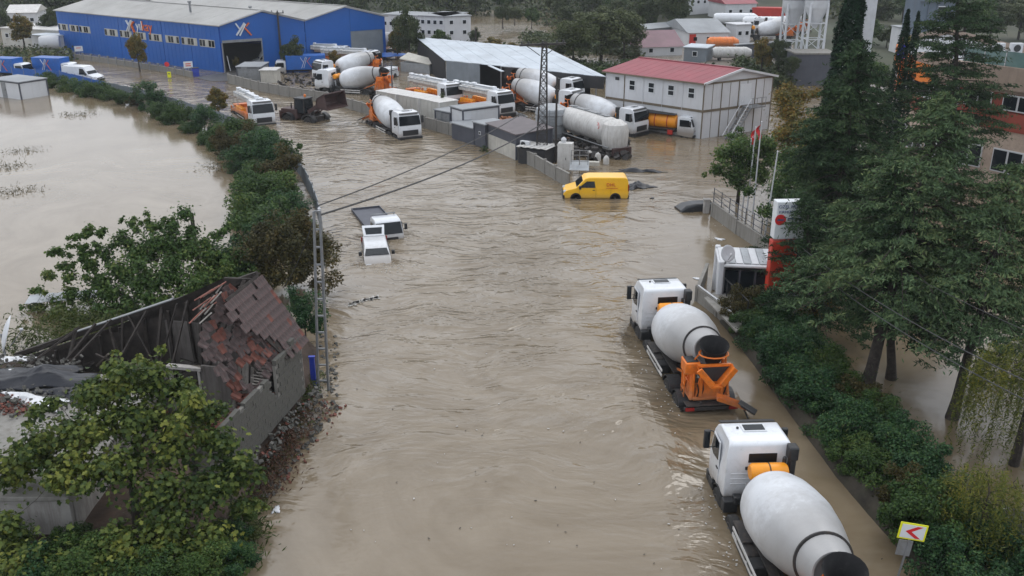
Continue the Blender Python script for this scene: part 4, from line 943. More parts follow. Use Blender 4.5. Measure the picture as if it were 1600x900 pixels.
p = PY(1585, 700, 30.5); willow('yellow green willow with hanging strands at the right edge above the hedge', (p.x+.3, 30.8, 0), 3.5, 2.3, 620, 'willow', 41, strand=3.0)
p = PY(1590, 900, 24); willow('dull green weeping shrub in the lower right corner beside the parked car', (p.x-.6, 25.5, 0), 1.8, 1.6, 330, 'willow', 42, strand=1.9)
# bushy trees on the right
RNG = np.random.default_rng(55); random.seed(55)
def px_tree(name, label, L, base, top, r0, n, size, m, tmpl=T_DIA, cat='tree', sub=3, shell=.4, rscale=1):
    cl = []
    for px, py, y, r in L:
        p = PY(px, py, y); cl.append((p.x, p.y, p.z, r))
        for _ in range(sub): cl.append((p.x+random.gauss(0, r*.7), p.y+random.gauss(0, r*.7), p.z+random.gauss(0, r*.5), r*random.uniform(.35, .6)))
    return big_tree(name, label, cl, base, top, r0, n, size, m, tmpl, cat, shell=shell)
b = G(1152, 318); px_tree('broad_tree', 'round green tree at the end of the low wall beside the submerged dark car', [(1130, 240, 66, .9), (1165, 235, 66, 1.2), (1150, 270, 65.5, 1.2), (1185, 270, 65, 1.0), (1120, 265, 65.5, .6), (1195, 225, 66, .9), (1210, 250, 65, .8), (1160, 220, 67, .7)], (b.x, b.y, -.3), (b.x, b.y, 3), .16, 9000, .2, 'fig')
b = G(1250, 300); px_tree('broad_tree', 'bushy yellow and green tree between the cabin block and the tall cypress', [(1235, 170, 74, 1.3), (1255, 200, 72, 1.6), (1230, 215, 72, 1.2), (1270, 240, 70, 1.6), (1225, 155, 76, .8), (1250, 150, 76, 1.0), (1285, 210, 72, 1.2), (1240, 250, 69, 1.2)], (b.x, b.y, -.3), (b.x, b.y, 4), .2, 12000, .24, 'autumn')
b = G(1262, 320); px_tree('broad_tree', 'mid green leafy tree in front of the tall cypress behind the flagpoles', [(1255, 260, 62, 1.5), (1230, 280, 61, 1.3), (1275, 300, 59, 1.6), (1245, 320, 58, 1.2), (1215, 300, 60, .8), (1300, 330, 58, 1.2)], (b.x, b.y, -.3), (b.x, b.y, 3), .2, 12000, .2, 'hedge')
b = G(1255, 515); px_tree('broad_tree', 'small tree with orange tinged leaves standing at the hedge below the totem sign', [(1278, 452, 44, .6), (1262, 430, 44.5, .5), (1290, 480, 43.5, .7), (1265, 490, 43, .6)], (b.x, b.y, -.3), (b.x, b.y, 1.6), .1, 2600, .16, 'autumn')

# loose twigs, dead stems and tall weeds poking out of the right hedge
random.seed(91); P = []
for _ in range(900):
    y = random.uniform(17, 45); P.append((float(hedge_x(y))+random.uniform(.2, 4.2), y, random.uniform(1.0, 2.1)))
P = np.array(P); D = RNG.normal(0, .5, P.shape)+[0, 0, 1]; D /= np.linalg.norm(D, axis=1)[:, None]
o = link('hedge_weeds', leaves('hedge_weeds', P, D, .2, T_NEED, 'grass', .1, width=.4), kind='stuff'); tag(o, 'dry stems and weeds poking out of the right hand hedge', 'weeds')

for k, (px, py, sc_) in enumerate(((60, 905, .9), (150, 900, 1.0), (250, 905, .9), (330, 895, .8), (378, 880, .6), (365, 835, .5), (10, 870, .9), (120, 850, .6), (385, 800, .45), (210, 870, .7))):
    g = G(px, py, .9); shrub('leafy shrub in the undergrowth below the large yellow green tree', 'undergrowth shrubs in the lower left corner', HR[(0, 3, 1, 3, 2)[k % 5]], (g.x, g.y-.4, .75), (sc_, sc_, sc_*.9), random.uniform(0, 6.28))
# ================================================================ LEFT SIDE: ruin, low shed, fence, pole
def recalc(o):
    import bmesh
    bm = bmesh.new(); bm.from_mesh(o.data); bmesh.ops.recalc_face_normals(bm, faces=bm.faces); bm.to_mesh(o.data); bm.free(); return o
random.seed(99)
gz = .85
W0, W1 = G(392, 708, gz), G(474, 612, gz)                    # foot of the block wall along the road
u = (W1-W0).normalized(); n_in = Vector((-u.y, u.x, 0))       # u runs away from the camera, n_in points into the house
org = W1.copy()                                               # far road corner of the house
house = thing('ruined_house', 'collapsed house with broken tile roof, bare timbers and a cement block wall', 'house', org)
def HL(a, b, z): v = u*a+n_in*b; return Vector((v.x, v.y, z))  # along wall (negative = nearer), inwards, height above the bank
R3 = Matrix((( u.x, n_in.x, 0), (u.y, n_in.y, 0), (0, 0, 1)))
EH = 2.55                                                     # eaves height
RB = PY(400, 430, (org+u*0).y+.4)-org                         # ridge end at the far gable
rb = RB.dot(n_in); rz_ = RB.z
slope = (rz_-EH)/rb
# cement block wall: blocks are single pieces; broken top edge
bl = MB(); bl.box((0, 0, 0), (.185, .388, .188)); proto = bl.build('cement_block', 'block', smooth=False, bevel=.008, seg=1); bmesh_block = proto.data; bpy.data.objects.remove(proto)
wall = MB(); wall.box(HL(-3.3, .14, 1.25)+Vector((0, 0, 0)), (.14, 7.6, 2.3), R3 @ Matrix.Rotation(PI/2, 3, 'Z') @ Matrix.Rotation(PI/2, 3, 'Z')) if False else None
nb = 0
def top_at(a):                                               # ragged top of the wall
    return lin([(-12, 2.0), (-7.2, 2.2), (-5.0, 2.25), (-3.3, 2.3), (-3.05, 2.3), (-3.0, 1.35), (-2.35, .95), (-2.3, 2.5), (-.9, 2.75), (0, 2.6)], a)
wm_ = MB()
for r in range(14):
    for c in range(22):
        a = -.2-.4*c-(.2 if r % 2 else 0); z = .1+.2*r
        if z > top_at(a)+.0: continue
        if random.random() < .04 and z > top_at(a)-.3: continue
        if nb < 290:
            o = bpy.data.objects.new('cement_block', bmesh_block); C.objects.link(o); o.parent = house
            o.location = HL(a, random.uniform(-.012, .012), z-gz+.0+.85); o.rotation_euler = (0, 0, ang(u)+random.uniform(-.02, .02)); nb += 1
core = MB()
for k in range(22):
    a = -.2-.4*k; h = max(.4, top_at(a)-.12)
    core.box(HL(a, .03, h/2-.05), (.13, .41, h), ang(u))
core.build('mortar_core', 'concrete', house)
# corner pier, battens under the eave, cross wall plaster at the far gable
for k, (a, b) in enumerate(((.12, .05), (.16, .3), (.2, .62))):
    m = MB(); m.box(HL(a, b, 1.3), (.16, .06, 2.5), ang(u)+random.uniform(-.1, .1)); m.build('batten', 'palewood', house)
m = MB(); m.box(HL(-.1, 3.0, 1.4), (5.8, .16, 3.0), ang(u)); m.build('gable_wall', 'darkplaster', house)
# far gable wall goes on to the left under the long dark roof edge
bl_ = [HL(-.1, 5.9, 0), HL(-.1, 5.9, rz_-.5-slope*2.5), HL(-.1, 16, .25), HL(-.1, 16, 0)]
m = MB(); m.prism([HL(-.1, 3, 0), HL(-.1, 3, rz_-.15), HL(-.1, rb, rz_-.1), HL(-.1, 13.2, .45), HL(-.1, 13.2, 0)], u*.14); recalc(m.build('rear_wall', 'darkwood', house, smooth=False))
# roof verge beams
A_, B_ = HL(.2, rb, rz_+.04), HL(.0, 13.6, .55)
m = MB(); m.bar(A_, B_, .24, .16); m.build('verge_beam', 'darkwood', house)
m = MB(); m.bar(A_+(B_-A_)*.33+Vector((0, 0, .12)), A_+(B_-A_)*.78+Vector((0, 0, .12)), .3, .04); m.build('metal_flashing', 'steel', house)
# remaining strip of roof slope behind the verge
m = MB(); m.prism([HL(.2, rb, rz_-.02), HL(0, 13.6, .42), HL(.5, 13.6, .42), HL(.5, rb, rz_-.02)], (0, 0, -.06)); recalc(m.build('rear_roof_slope', 'darkwood', house, smooth=False))
# standing timber: posts, rafters, ties
def beam(a, b, wd=.12, m_='darkwood', nm='rafter'):
    m = MB(); m.bar(a, b, wd, wd*.8, roll=random.uniform(0, .5)); return m.build(nm, m_, house)
for k in range(11):
    b = 1.2+k*1.12; zt = rz_-.1-(b-rb)*((rz_-.4)/(13.2-rb)) if b > rb else EH+slope*b-.1
    beam(HL(-.35, b, 0), HL(-.3+random.uniform(-.1, .1), b+random.uniform(-.2, .2), max(.4, zt)), .13, nm='post')
for k in range(16):
    b = random.uniform(2.0, 10.5); z = max(.6, rz_-(b-rb)*.33)
    beam(HL(-.3, b, z*.95), HL(-random.uniform(1.2, 3.2), b+random.uniform(-1.6, 1.6), random.uniform(.1, z*.75)), random.uniform(.06, .12))
for k in range(12):
    b = random.uniform(2.5, 10); beam(HL(-random.uniform(.3, 2.6), b, random.uniform(.3, 2.2)), HL(-random.uniform(.3, 2.8), b+random.uniform(-2.4, 2.4), random.uniform(.5, 2.4)), random.uniform(.05, .1), random.choice(['darkwood', 'wood', 'darkwood']), 'fallen_timber')
beam(HL(-2.6, 2.6, 2.6), HL(-.3, rb+.3, rz_-.1), .16); beam(HL(-2.7, 6.8, 1.9), HL(-2.7, 2.4, 2.2), .14, 'wood', 'tie_beam')
beam(HL(-2.7, 6.0, 0), HL(-2.7, 6.0, 2.0), .16, nm='post')
m = MB(); m.poly([HL(-7.6, .2, .02), HL(-.1, .2, .02), HL(-.1, 13, .02), HL(-4.6, 13, .02)]); m.build('floor', 'earth', house)
# white door frame standing inside with dark opening
dc = HL(-2.75, 3.6, 0)
m = MB()
m.box(HL(-2.75, 3.05, 1.05), (.1, .16, 2.1), ang(u)); m.box(HL(-2.75, 4.3, 1.0), (.1, .16, 2.0), ang(u)+.05); m.box(HL(-2.75, 3.66, 2.14), (1.5, .26, .12), ang(u)); 
m.build('door_frame', 'plaster', house)
for b_, l_, h_ in ((2.35, 1.2, 2.3), (5.6, 2.3, 1.9)): m = MB(); m.box(HL(-2.75, b_, h_/2), (.1, l_, h_), ang(u)-PI/2); m.build('partition_wall', 'darkplaster', house)
# grey vertical boards hanging below the hole
for k in range(9):
    b = 1.0+k*.17; m = MB(); m.bar(HL(-2.9+random.uniform(-.08, .08), b, .15), HL(-2.3+random.uniform(-.1, .1), b+.05, 2.05+random.uniform(-.2, .3)), .13, .03); m.build('plank', 'palewood', house)
# roof tiles, each a piece: intact field near the far verge, loose and slipped ones nearer
tb_ = MB()
for k in range(5):
    x0 = -.14+.056*k; tb_.prism([(x0, -.2, .02+.028*math.sin(PI*k/2)), (x0+.056, -.2, .02+.028*math.sin(PI*(k+1)/2)), (x0+.056, .2, .028*math.sin(PI*(k+1)/2)), (x0, .2, .028*math.sin(PI*k/2))], (0, 0, -.018))
def tmesh(mname):
    o = tb_.build('tile', mname, smooth=False); me = o.data; recalc(o); bpy.data.objects.remove(o); return me
TM = [tmesh('tile'), tmesh('redtile')]
pitch = math.atan(slope)
sl = Vector((n_in.x*math.cos(pitch), n_in.y*math.cos(pitch), math.sin(pitch)))     # up the slope
nrm = u.cross(sl).normalized(); nrm = nrm if nrm.z > 0 else -nrm
xa = sl.cross(nrm)
Rt = Matrix((( xa.x, sl.x, nrm.x), (xa.y, sl.y, nrm.y), (xa.z, sl.z, nrm.z)))
SL = rb/math.cos(pitch)
nt2 = 0
def put_tile(p, R, k, sc=1):
    global nt2
    if nt2 >= 298: return
    o = bpy.data.objects.new('tile', TM[k]); C.objects.link(o); o.parent = house; o.matrix_local = Matrix.Translation(p) @ R.to_4x4() @ Matrix.Scale(sc, 4); nt2 += 1
rows = int(SL/.33)+1
for r in range(rows):
    s = -.22+r*.33
    for c in range(14):
        a = .22-c*.25
        lim = lin([(0, -1.1), (.35, -1.7), (.6, -2.6), (.85, -3.0), (1, -3.0)], r/(rows-1))
        if a < lim+random.uniform(-.25, .2) or random.random() < .04: continue
        p = HL(a, 0, EH)+sl*s+nrm*(.05+random.uniform(0, .012)); put_tile(p, Rt @ Matrix.Rotation(random.uniform(-.06, .06), 3, 'Z') @ Matrix.Rotation(random.uniform(-.06, .06), 3, 'X'), 0 if random.random() < .93 else 1)
# deck under the intact field and its laths
m = MB(); m.prism([HL(.25, 0, EH)+sl*(-.3), HL(-1.6, 0, EH)+sl*(-.3), HL(-2.6, 0, EH)+sl*SL, HL(.25, 0, EH)+sl*SL], -nrm*.05); recalc(m.build('roof_boards', 'darkwood', house, smooth=False))
# slumped part: a sheet of tiles hanging from the eave into the house, tile edges showing
hang = Vector((n_in.x*.72, n_in.y*.72, 0))*1-Vector((0, 0, .15)); 
for r in range(9):
    for c in range(15):
        if nt2 >= 296: break
        a = -1.5-c*.19+random.uniform(-.05, .05); b = .25+r*.22+random.uniform(-.05, .05)
        z = EH-.05+slope*b*.9-max(0, (-a-1.3))*.5+random.uniform(-.05, .05)-(.15 if c > 6 else 0)
        if (c > 6 and r < 3 and random.random() < .6) or random.random() < .16: continue
        z += random.uniform(-.07, .09); b += random.uniform(-.08, .08)
        Rr = Rt @ Matrix.Rotation(-.6+random.uniform(-.4, .35), 3, 'Y') @ Matrix.Rotation(random.uniform(-.4, .4), 3, 'Z') @ Matrix.Rotation(random.uniform(-.35, .35), 3, 'X')
        put_tile(HL(a, b, z), Rr, 1 if random.random() < .2 else 0, .95)
for k in range(70):
    if nt2 >= 296: break
    a = random.uniform(-4.6, -2.6); b = random.uniform(.15, 1.5); put_tile(HL(a, b, random.uniform(.25, .9)+max(0, (a+4.0)*.55)), Matrix.Rotation(random.uniform(0, 6), 3, 'Z') @ Matrix.Rotation(random.uniform(-.9, .9), 3, 'X'), random.choice([0, 1, 1]))
rub = MB()
for k in range(500):
    a = random.uniform(-4.8, -.5); b = random.uniform(.1, 2.6) if k % 2 else random.uniform(.1, 9); rub.box(HL(a, b, random.uniform(.05, .3)), [random.uniform(.04, .16) for _ in range(3)], Matrix.Rotation(random.uniform(0, 6), 3, (random.random(), random.random(), 1)))
rub.build('rubble', 'redtile', house, smooth=False, kind='stuff')
for k in range(16):      # bare laths at the edge of the hole
    a = -2.1-k*.06; b = 1.6+.1*k; m = MB(); p = HL(-1.9-.09*k, 1.9+.1*(k % 5), EH+slope*2-.1-.05*k); m.bar(p, p+HL(-.5+random.uniform(-.2, .2), .35+random.uniform(-.2, .2), -.3), .07, .025); m.build('lath', 'palewood' if k % 2 else 'redtile', house)
for k in range(12):
    p = HL(-1.5-.13*k, .15+random.uniform(0, .2), EH-.15-.06*k); m = MB(); m.bar(p, p+HL(-.15, .5, .12), .06, .03); m.build('lath', 'palewood', house)
# rubble and weeds spilling from the wall down the bank
def scatter(name, n, fn, m, label, cat):
    mb = MB()
    for _ in range(n):
        p, s = fn(); mb.box(p, (s*random.uniform(.6, 1.4), s*random.uniform(.6, 1.4), s*random.uniform(.4, 1)), Matrix.Rotation(random.uniform(0, 6), 3, (random.random(), random.random(), 1)))
    o = mb.build(name, m, smooth=False, kind='stuff'); return tag(o, label, cat)
def fb(): a = random.uniform(-7, .6); b = random.uniform(-1.4, -.15); p = org+u*a+n_in*b; p.z = max(.02, .85+b*.75+random.uniform(-.05, .1)+.1); return p, random.uniform(.04, .17)
scatter('rubble', 320, fb, 'block', 'grey and reddish rubble strewn along the foot of the block wall', 'rubble')
def fb2(): a = random.uniform(-6, .6); b = random.uniform(-1.7, -.3); p = org+u*a+n_in*b; p.z = max(.02, .85+b*.72+.1); return p, random.uniform(.03, .12)
scatter('broken_tiles', 120, fb2, 'redtile', 'broken red tile pieces lying on the earth bank below the block wall', 'rubble')
def weed_patch(label, pts, n, size=.3, m='grass'):
    P = []; 
    for _ in range(n):
        k = random.randrange(len(pts)); x, y, z, r = pts[k]; P.append((x+random.gauss(0, r), y+random.gauss(0, r), z+random.random()*size*.6))
    P = np.array(P); D = np.tile([0, 0, 1.], (n, 1))+RNG.normal(0, .45, (n, 3)); D /= np.linalg.norm(D, axis=1)[:, None]
    me = leaves('weeds', P, D, size, T_NEED, m, .1, width=.5); o = link('weeds', me, kind='stuff'); tag(o, label, 'weeds')
wp = []
for px, py in ((480, 615), (470, 640), (455, 668), (440, 690), (425, 715), (410, 740), (395, 790), (400, 830), (385, 870), (488, 590)): g = G(px, py, .3); wp.append((g.x-.2, g.y, .25, .35))
weed_patch('low weeds on the bank edge between block wall and flood water', wp, 5200, .26)
wp = [(g.x, g.y, .95, 1.3) for g in (G(80, 520, .9), G(150, 530, .9), G(50, 545, .9), G(110, 500, .9), G(200, 540, .9))]
weed_patch('rough grass behind the debris covered shed', wp, 5000, .3)
red = []
for px, py in ((440, 700), (430, 730), (450, 680), (415, 760), (470, 650)): g = G(px, py, .5); red.append((g.x, g.y, .5, .45))
weed_patch('reddish brown dead brush on the slope below the block wall', red, 1900, .2, 'autumn' if False else leafmat('dead_brush', [(.035, .022, .014), (.07, .035, .022), (.1, .06, .035)], trans=.1))

# ---- low flat roofed shed with debris, lower left
sz = 2.35; s0, s1 = Vector((-14.2, 25.2, .8)), Vector((-28, 24.6, .8))
shed = thing('low_shed', 'low plastered shed with a flat grey roof carrying tarps and rubble, behind the near tree', 'shed', (-14.2, 25.2, .8), 0)
m = MB(); m.box((-7, .1, .75), (14, .2, 1.5)); m.box((-.1, 4.3, .75), (.2, 8.1, 1.5)); m.build('wall', 'plaster', shed)
m = MB(); m.box((-7, 4.1, 1.58), (14.3, 8.7, .16)); m.build('flat_roof', 'concrete', shed, bevel=.03)
m = MB(); m.box((-9.5, -.02, .7), (.9, .08, 1.3)); m.build('door', 'darkwood', shed)
zt = .8+1.66
def crumple(name, m, outline_c, rx, ry, h, seed, label, cat, rot=0, kind=None, n=22, z=zt):
    R = np.random.default_rng(seed); U, V_ = np.meshgrid(np.linspace(-1, 1, n), np.linspace(-1, 1, n)); r = np.sqrt(U**2+V_**2)
    edge = 1+.25*np.sin(3*np.arctan2(V_, U)+seed)+.15*np.sin(7*np.arctan2(V_, U)); X = U*rx*edge; Y = V_*ry*edge
    Z = h*(.35+.65*np.abs(fbm(X*1.0, Y*1.0, 2.2/max(.5, rx), seed, 4)))*np.clip(1.25-np.maximum(abs(U), abs(V_)), .05, 1)+.02
    c, s = math.cos(rot), math.sin(rot); ii = np.arange((n-1)**2); b0 = (ii//(n-1))*n+ii % (n-1)
    me = npmesh(name, np.stack([(X*c-Y*s).ravel(), (X*s+Y*c).ravel(), Z.ravel()], 1), np.stack([b0, b0+1, b0+n+1, b0+n], 1), m, smooth=False)
    o = link(name, me, kind=kind); o.location = (outline_c[0], outline_c[1], z); so = o.modifiers.new('thickness', 'SOLIDIFY'); so.thickness = .02; return tag(o, label, cat)
def zp(px, py): g = G(px, py, zt+.15); return (g.x, g.y)
crumple('tarp', 'tarp', zp(52, 592), 2.4, .95, .95, 3, 'crumpled black plastic tarp on the flat shed roof', 'tarp', .1)
crumple('plastic_sheet', 'whitetarp', zp(52, 622), 1.3, .36, .45, 5, 'long white plastic sheet lying on the shed roof right of the black tarp', 'sheet', -.35)
crumple('plastic_sheet', 'whitetarp', zp(12, 580), 1.0, .3, .35, 6, 'white plastic sheet at the left edge half over the black tarp', 'sheet', .3)
crumple('plastic_sheet', 'whitetarp', zp(14, 558), .9, .28, .3, 8, 'white and red plastic sheet just below the satellite dish', 'sheet', .1)
crumple('tarp', 'tarp', zp(105, 608), .9, .5, .35, 9, 'small dark tarp fold at the right end of the shed roof pile', 'tarp', -.4)
def fr(): g = G(random.uniform(-20, 130), random.uniform(560, 655), zt); return (g.x, g.y, zt+random.uniform(.02, .2)), random.uniform(.03, .15)
scatter('roof_rubble', 420, fr, 'block', 'grey rubble spread over the flat shed roof around the tarps', 'rubble')
def fr2(): g = G(random.uniform(-20, 60), random.uniform(620, 650), zt); return (g.x, g.y, zt+random.uniform(.02, .14)), random.uniform(.03, .12)
scatter('broken_tiles', 240, fr2, 'redtile', 'reddish brick pieces on the shed roof left of the white sheet', 'rubble')
# satellite dish at the left edge
def dish(label, loc, rz, r, tilt=.5, post=1.2):
    t = thing('satellite_dish', label, 'satellite dish', loc, rz)
    m = MB(); n = 24; vs = [(0, -.12*r, 0)]; fs = []
    for k in range(1, 5):
        q = k/4
        for j in range(n): a = 2*PI*j/n; vs.append((r*q*math.cos(a), -.12*r+.22*r*q*q, r*q*1.08*math.sin(a)))
    for j in range(n): fs.append((0, 1+j, 1+(j+1) % n))
    for k in range(3):
        for j in range(n): a0 = 1+k*n; fs.append((a0+j, a0+(j+1) % n, a0+n+(j+1) % n, a0+n+j))
    m.add([Matrix.Rotation(-tilt, 3, 'X') @ Vector(v)+Vector((0, 0, post)) for v in vs], fs)
    o = m.build('reflector', 'panelwhite', t); so = o.modifiers.new('thickness', 'SOLIDIFY'); so.thickness = .02
    m = MB(); m.tube([(0, -.15, 0), (0, -.15, post)], .035, 8); m.build('mast', 'steel', t)
    m = MB(); m.tube([(0, .05, post-r*.9), (0, r*.95, post+r*.12)], .018, 6); a = m.build('feed_arm', 'steel', t)
    m = MB(); m.lathe([(.05, 0), (.06, .12)], (0, r*.95, post+r*.1), (0, -1, 0), 10); m.build('receiver', 'panelwhite', a)
    return t
p = PY(8, 521, 33.4); dish('large white satellite dish at the left edge above the debris roof', (p.x, p.y, p.z-.9), math.radians(-65), .68, .35, .9)
# vertical weathered pole behind the fig tree, and two sheets of old roofing
p = G(310, 420); h_ = PY(310, 333, p.y).z
t = thing('wooden_post', 'dark wooden post sticking out of the broad bright green tree', 'post', (p.x, p.y, 0)); m = MB(); m.tube([(0, 0, -.5), (.02, 0, h_)], .12, 8); m.build('shaft', 'darkwood', t)
p = G(115, 468, .5); t = thing('roofing_sheet', 'pale roofing sheet lying behind the airy branches of the broad green tree', 'roofing sheet', (p.x, p.y, .7), .25)
m = MB(); 
for k in range(14): m.box((-2.1+k*.3, 0, .02+.03*(k % 2)), (.31, 1.3, .03))
m.build('corrugated_sheet', 'galv', t)
# ---- curved sheet fence along the field
fence = thing('field_fence', 'long curved grey sheet fence between road water and field hedge', 'fence', FENCE[0])
# resample
seg = []; 
for a, b in zip(FENCE, FENCE[1:]):
    L = (b-a).length; k = max(1, round(L/1.15))
    for j in range(k): seg.append((a.lerp(b, j/k), a.lerp(b, (j+1)/k)))
random.seed(4); n_ = 0
for j, (a, b) in enumerate(seg):
    d = b-a; L = d.length; c = (a+b)/2-FENCE[0]; hgt_ = 1.15 if a.y > 75 else 1.35
    mm = 'greyclad' if a.y < 118 else 'bluepaint'
    key_ = 'P%d%s' % (round(L*20), mm)
    m = MB(); q = 5
    for k in range(q): m.box((0, -L/2+L*(k+.5)/q, hgt_/2-.4), (.03+.02*(k % 2), L/q*.98, hgt_+.8))
    o = m.build('fence_panel', mm, fence, smooth=False); o.location = (c.x, c.y, random.uniform(-.05, .04)); o.rotation_euler = (random.uniform(-.01, .01), random.uniform(-.03, .03), math.atan2(d.y, d.x)-PI/2)
    if j % 2 == 0:
        m = MB(); m.box((0, 0, hgt_/2-.3), (.07, .07, hgt_+.9)); o = m.build('fence_post', 'steel', fence); o.location = a-FENCE[0]
# ---- lattice power pole by the ruin, with wires to the yard
def lattice_pole(name, label, base, top, w0, w1, m_, rungs=18, cross=True, four=False):
    base, top = Vector(base), Vector(top); t = thing(name, label, 'pole', base); ax = top-base
    X_ = Vector((1, 0, 0)); Y_ = Vector((0, 1, 0))
    cs = [(-1, -1), (1, -1), (1, 1), (-1, 1)] if four else [(-1, 0), (1, 0)]
    for sx, sy in cs:
        m = MB(); m.bar(X_*sx*w0/2+Y_*sy*w0/2, ax+X_*sx*w1/2+Y_*sy*w1/2, .09); m.build('leg', m_, t)
    def cor(s, q, tt): w_ = w0+(w1-w0)*tt; return ax*tt+X_*s*w_/2+Y_*q*w_/2
    for k in range(rungs):
        m = MB(); t0, t1 = k/rungs, (k+1)/rungs
        if four:
            for i in range(4):
                a, b = cs[i], cs[(i+1) % 4]; m.bar(cor(*a, t0), cor(*b, t1), .04); m.bar(cor(*b, t0), cor(*a, t1), .04); m.bar(cor(*a, t1), cor(*b, t1), .045)
        else:
            m.bar(cor(-1, 0, t1), cor(1, 0, t1), .07)
            if cross: m.bar(cor(-1, 0, t0), cor(1, 0, t1), .03)
        m.build('bracing', m_, t)
    return t
b = G(505, 610); tp = PY(495, 330, b.y-.1); lp = lattice_pole('power_pole', 'tall narrow lattice power pole of grey steel beside the ruined house', (b.x, b.y, -.3), tp, 0.46, .24, 'steel', 11, cross=False)
m = MB(); m.lathe([(.03, 0), (.07, .04), (.03, .08), (.07, .12), (.03, .16)], Vector(tp)-Vector((b.x, b.y, -.3))+Vector((.1, 0, 0)), (0, 0, 1), 8); m.build('insulator', 'panelwhite', lp)
g = G(491, 604); t = thing('blue_post', 'short bright blue metal post standing between lattice pole and ruin corner', 'post', (g.x, g.y, 0)); hh = hgt(491, 604, 558)
m = MB(); m.box((0, 0, hh/2-.3), (.22, .12, hh+.6)); m.build('shaft', 'bluepost', t); m = MB(); m.box((0, 0, hh+.02), (.28, .16, .05)); m.build('cap', 'bluepost', t)
def wire(label, a, b, sag, r=.02, n=16):
    a, b = Vector(a), Vector(b); m = MB(); m.tube([a.lerp(b, k/n)-Vector((0, 0, sag*4*(k/n)*(1-k/n))) for k in range(n+1)], r, 5); o = m.build('power_cable', 'black'); return tag(o, label, 'cable')
yp_ = PY(850, 120, 81)
wire('thick sagging cable crossing the flooded road from the lattice pole to the pylon', tp+Vector((.15, 0, -.15)), PY(852, 190, 81), .55, .045)
wire('thinner cable above the thick one crossing the road from the lattice pole', tp+Vector((.1, 0, .25)), PY(856, 150, 81), .6, .03)
wire('short cable drooping from the lattice pole to the brownish tree', tp+Vector((-.1, 0, -.2)), PY(442, 450, 40), .3, .02)
# rubble edge of the road by the pole: small rippled stones
def fs_(): g = G(random.uniform(496, 528), random.uniform(525, 620)); return (g.x, g.y, random.uniform(-.05, .015)), random.uniform(.05, .17)
scatter('floating_litter', 90, fs_, 'block', 'dark bits of litter drifting beside the lattice pole', 'litter')
# field debris: half-drowned weeds
for (px, py, n_, lab) in ((35, 238, 110, 'drowned weeds in the field, upper of the clumps at the left'), (12, 262, 150, 'small dark clump of drowned brush at the left edge of the field'), (28, 300, 170, 'feathery drowned weeds in the middle of the field at left'), (118, 180, 150, 'flat floating brush near the far shore of the field'), (345, 262, 220, 'light yellow weeds standing in the water at the hedge bend')):
    g = G(px, py); R = np.random.default_rng(px); P = np.stack([g.x+R.normal(0, .9, n_), g.y+R.normal(0, .9, n_), .0+R.random(n_)*.25], 1); D = R.normal(0, 1, (n_, 3))*[1, 1, .4]+[0, 0, .3]; D /= np.linalg.norm(D, axis=1)[:, None]
    o = link('drowned_weeds', leaves('drowned_weeds', P, D, .34, T_NEED, 'brown', .1, R=R, width=.35), kind='stuff'); tag(o, lab, 'weeds')
# small cabin by the far field shore
# ================================================================ YARD
def wallrun(name, label, pts, h, panel_w, m_, post_m, thick=.14, cat='wall', z0=-.6, hp=.12, hs=None):
    """wall of separate panels and posts along a polyline; local to the first point"""
    o0 = Vector(pts[0]); t = thing(name, label, cat, o0); first = True
    for i, (a, b) in enumerate(zip(pts, pts[1:])):
        a, b = Vector(a), Vector(b); d = b-a; L = d.length; k = max(1, round(L/panel_w)); rz = math.atan2(d.y, d.x)
        for j in range(k):
            c = a.lerp(b, (j+.5)/k)-o0; hh = h+random.uniform(-.03, .03)
            m = MB(); m.box((0, 0, (hh+z0)/2), (L/k-.16, thick, hh-z0)); m.box((0, 0, hh-.04), (L/k-.1, thick+.06, .1)); o = m.build('wall_panel', m_, t, bevel=.01); o.location = (c.x, c.y, 0); o.rotation_euler = (0, 0, rz)
            c = a.lerp(b, j/k)-o0; m = MB(); m.box((0, 0, (h+hp+z0)/2), (.22, .24, h+hp-z0)); o = m.build('wall_post', post_m, t, bevel=.015); o.location = (c.x, c.y, 0); o.rotation_euler = (0, 0, rz)
    return t
random.seed(12)
YW = [G(*p) for p in ((358, 130), (405, 142), (452, 151), (512, 160), (566, 176), (622, 192), (664, 200), (720, 216), (780, 236), (836, 262), (868, 281), (890, 293))]
wallrun('yard_wall', 'long grey concrete wall with piers between the flooded road and the truck yard', YW, 1.15, 2.0, 'concrete', 'concrete')

def boxlocal(label, name, cat, a_px, b_px, depth, h, z=0, group=None, base_at=None):
    """building on a front edge given by two foot pixels; local x along the front, y into depth"""
    a, b = (G(*a_px, z) if not isinstance(a_px, Vector) else a_px), (G(*b_px, z) if not isinstance(b_px, Vector) else b_px)
    d = b-a; t = thing(name, label, cat, (a.x, a.y, z), math.atan2(d.y, d.x), group); return t, d.length
# ---- beige container row behind the wall
def container(label, a, b, depth=2.4, h=2.5, m_='beige', group='beige containers behind the wall'):
    t, L = boxlocal(label, 'storage_container', 'container', a, b, depth, h, group=group)
    m = MB(); m.box((L/2, depth/2, h/2-.1), (L, depth, h+.2)); m.build('body', m_, t, bevel=.03)
    m = MB(); m.box((L/2, depth/2, h+.03), (L+.1, depth+.1, .08)); m.build('roof_sheet', 'dirtywhite', t, bevel=.01)
    m = MB(); n = int(L/.6)
    for k in range(1, n): m.box((k*L/n, -.015, h/2), (.05, .03, h-.2))
    m.build('wall_rib', m_, t, kind='stuff')
    for x in (.05, L-.05): m = MB(); m.box((x, -.01, h/2-.1), (.12, .12, h+.2)); m.build('corner_post', 'dirtywhite', t)
    return t
off = Vector((.9, 1.5, 0))
a1, a2, a3, a4 = G(574, 182)+off, G(606, 189)+off, G(640, 196)+off, G(672, 204)+off
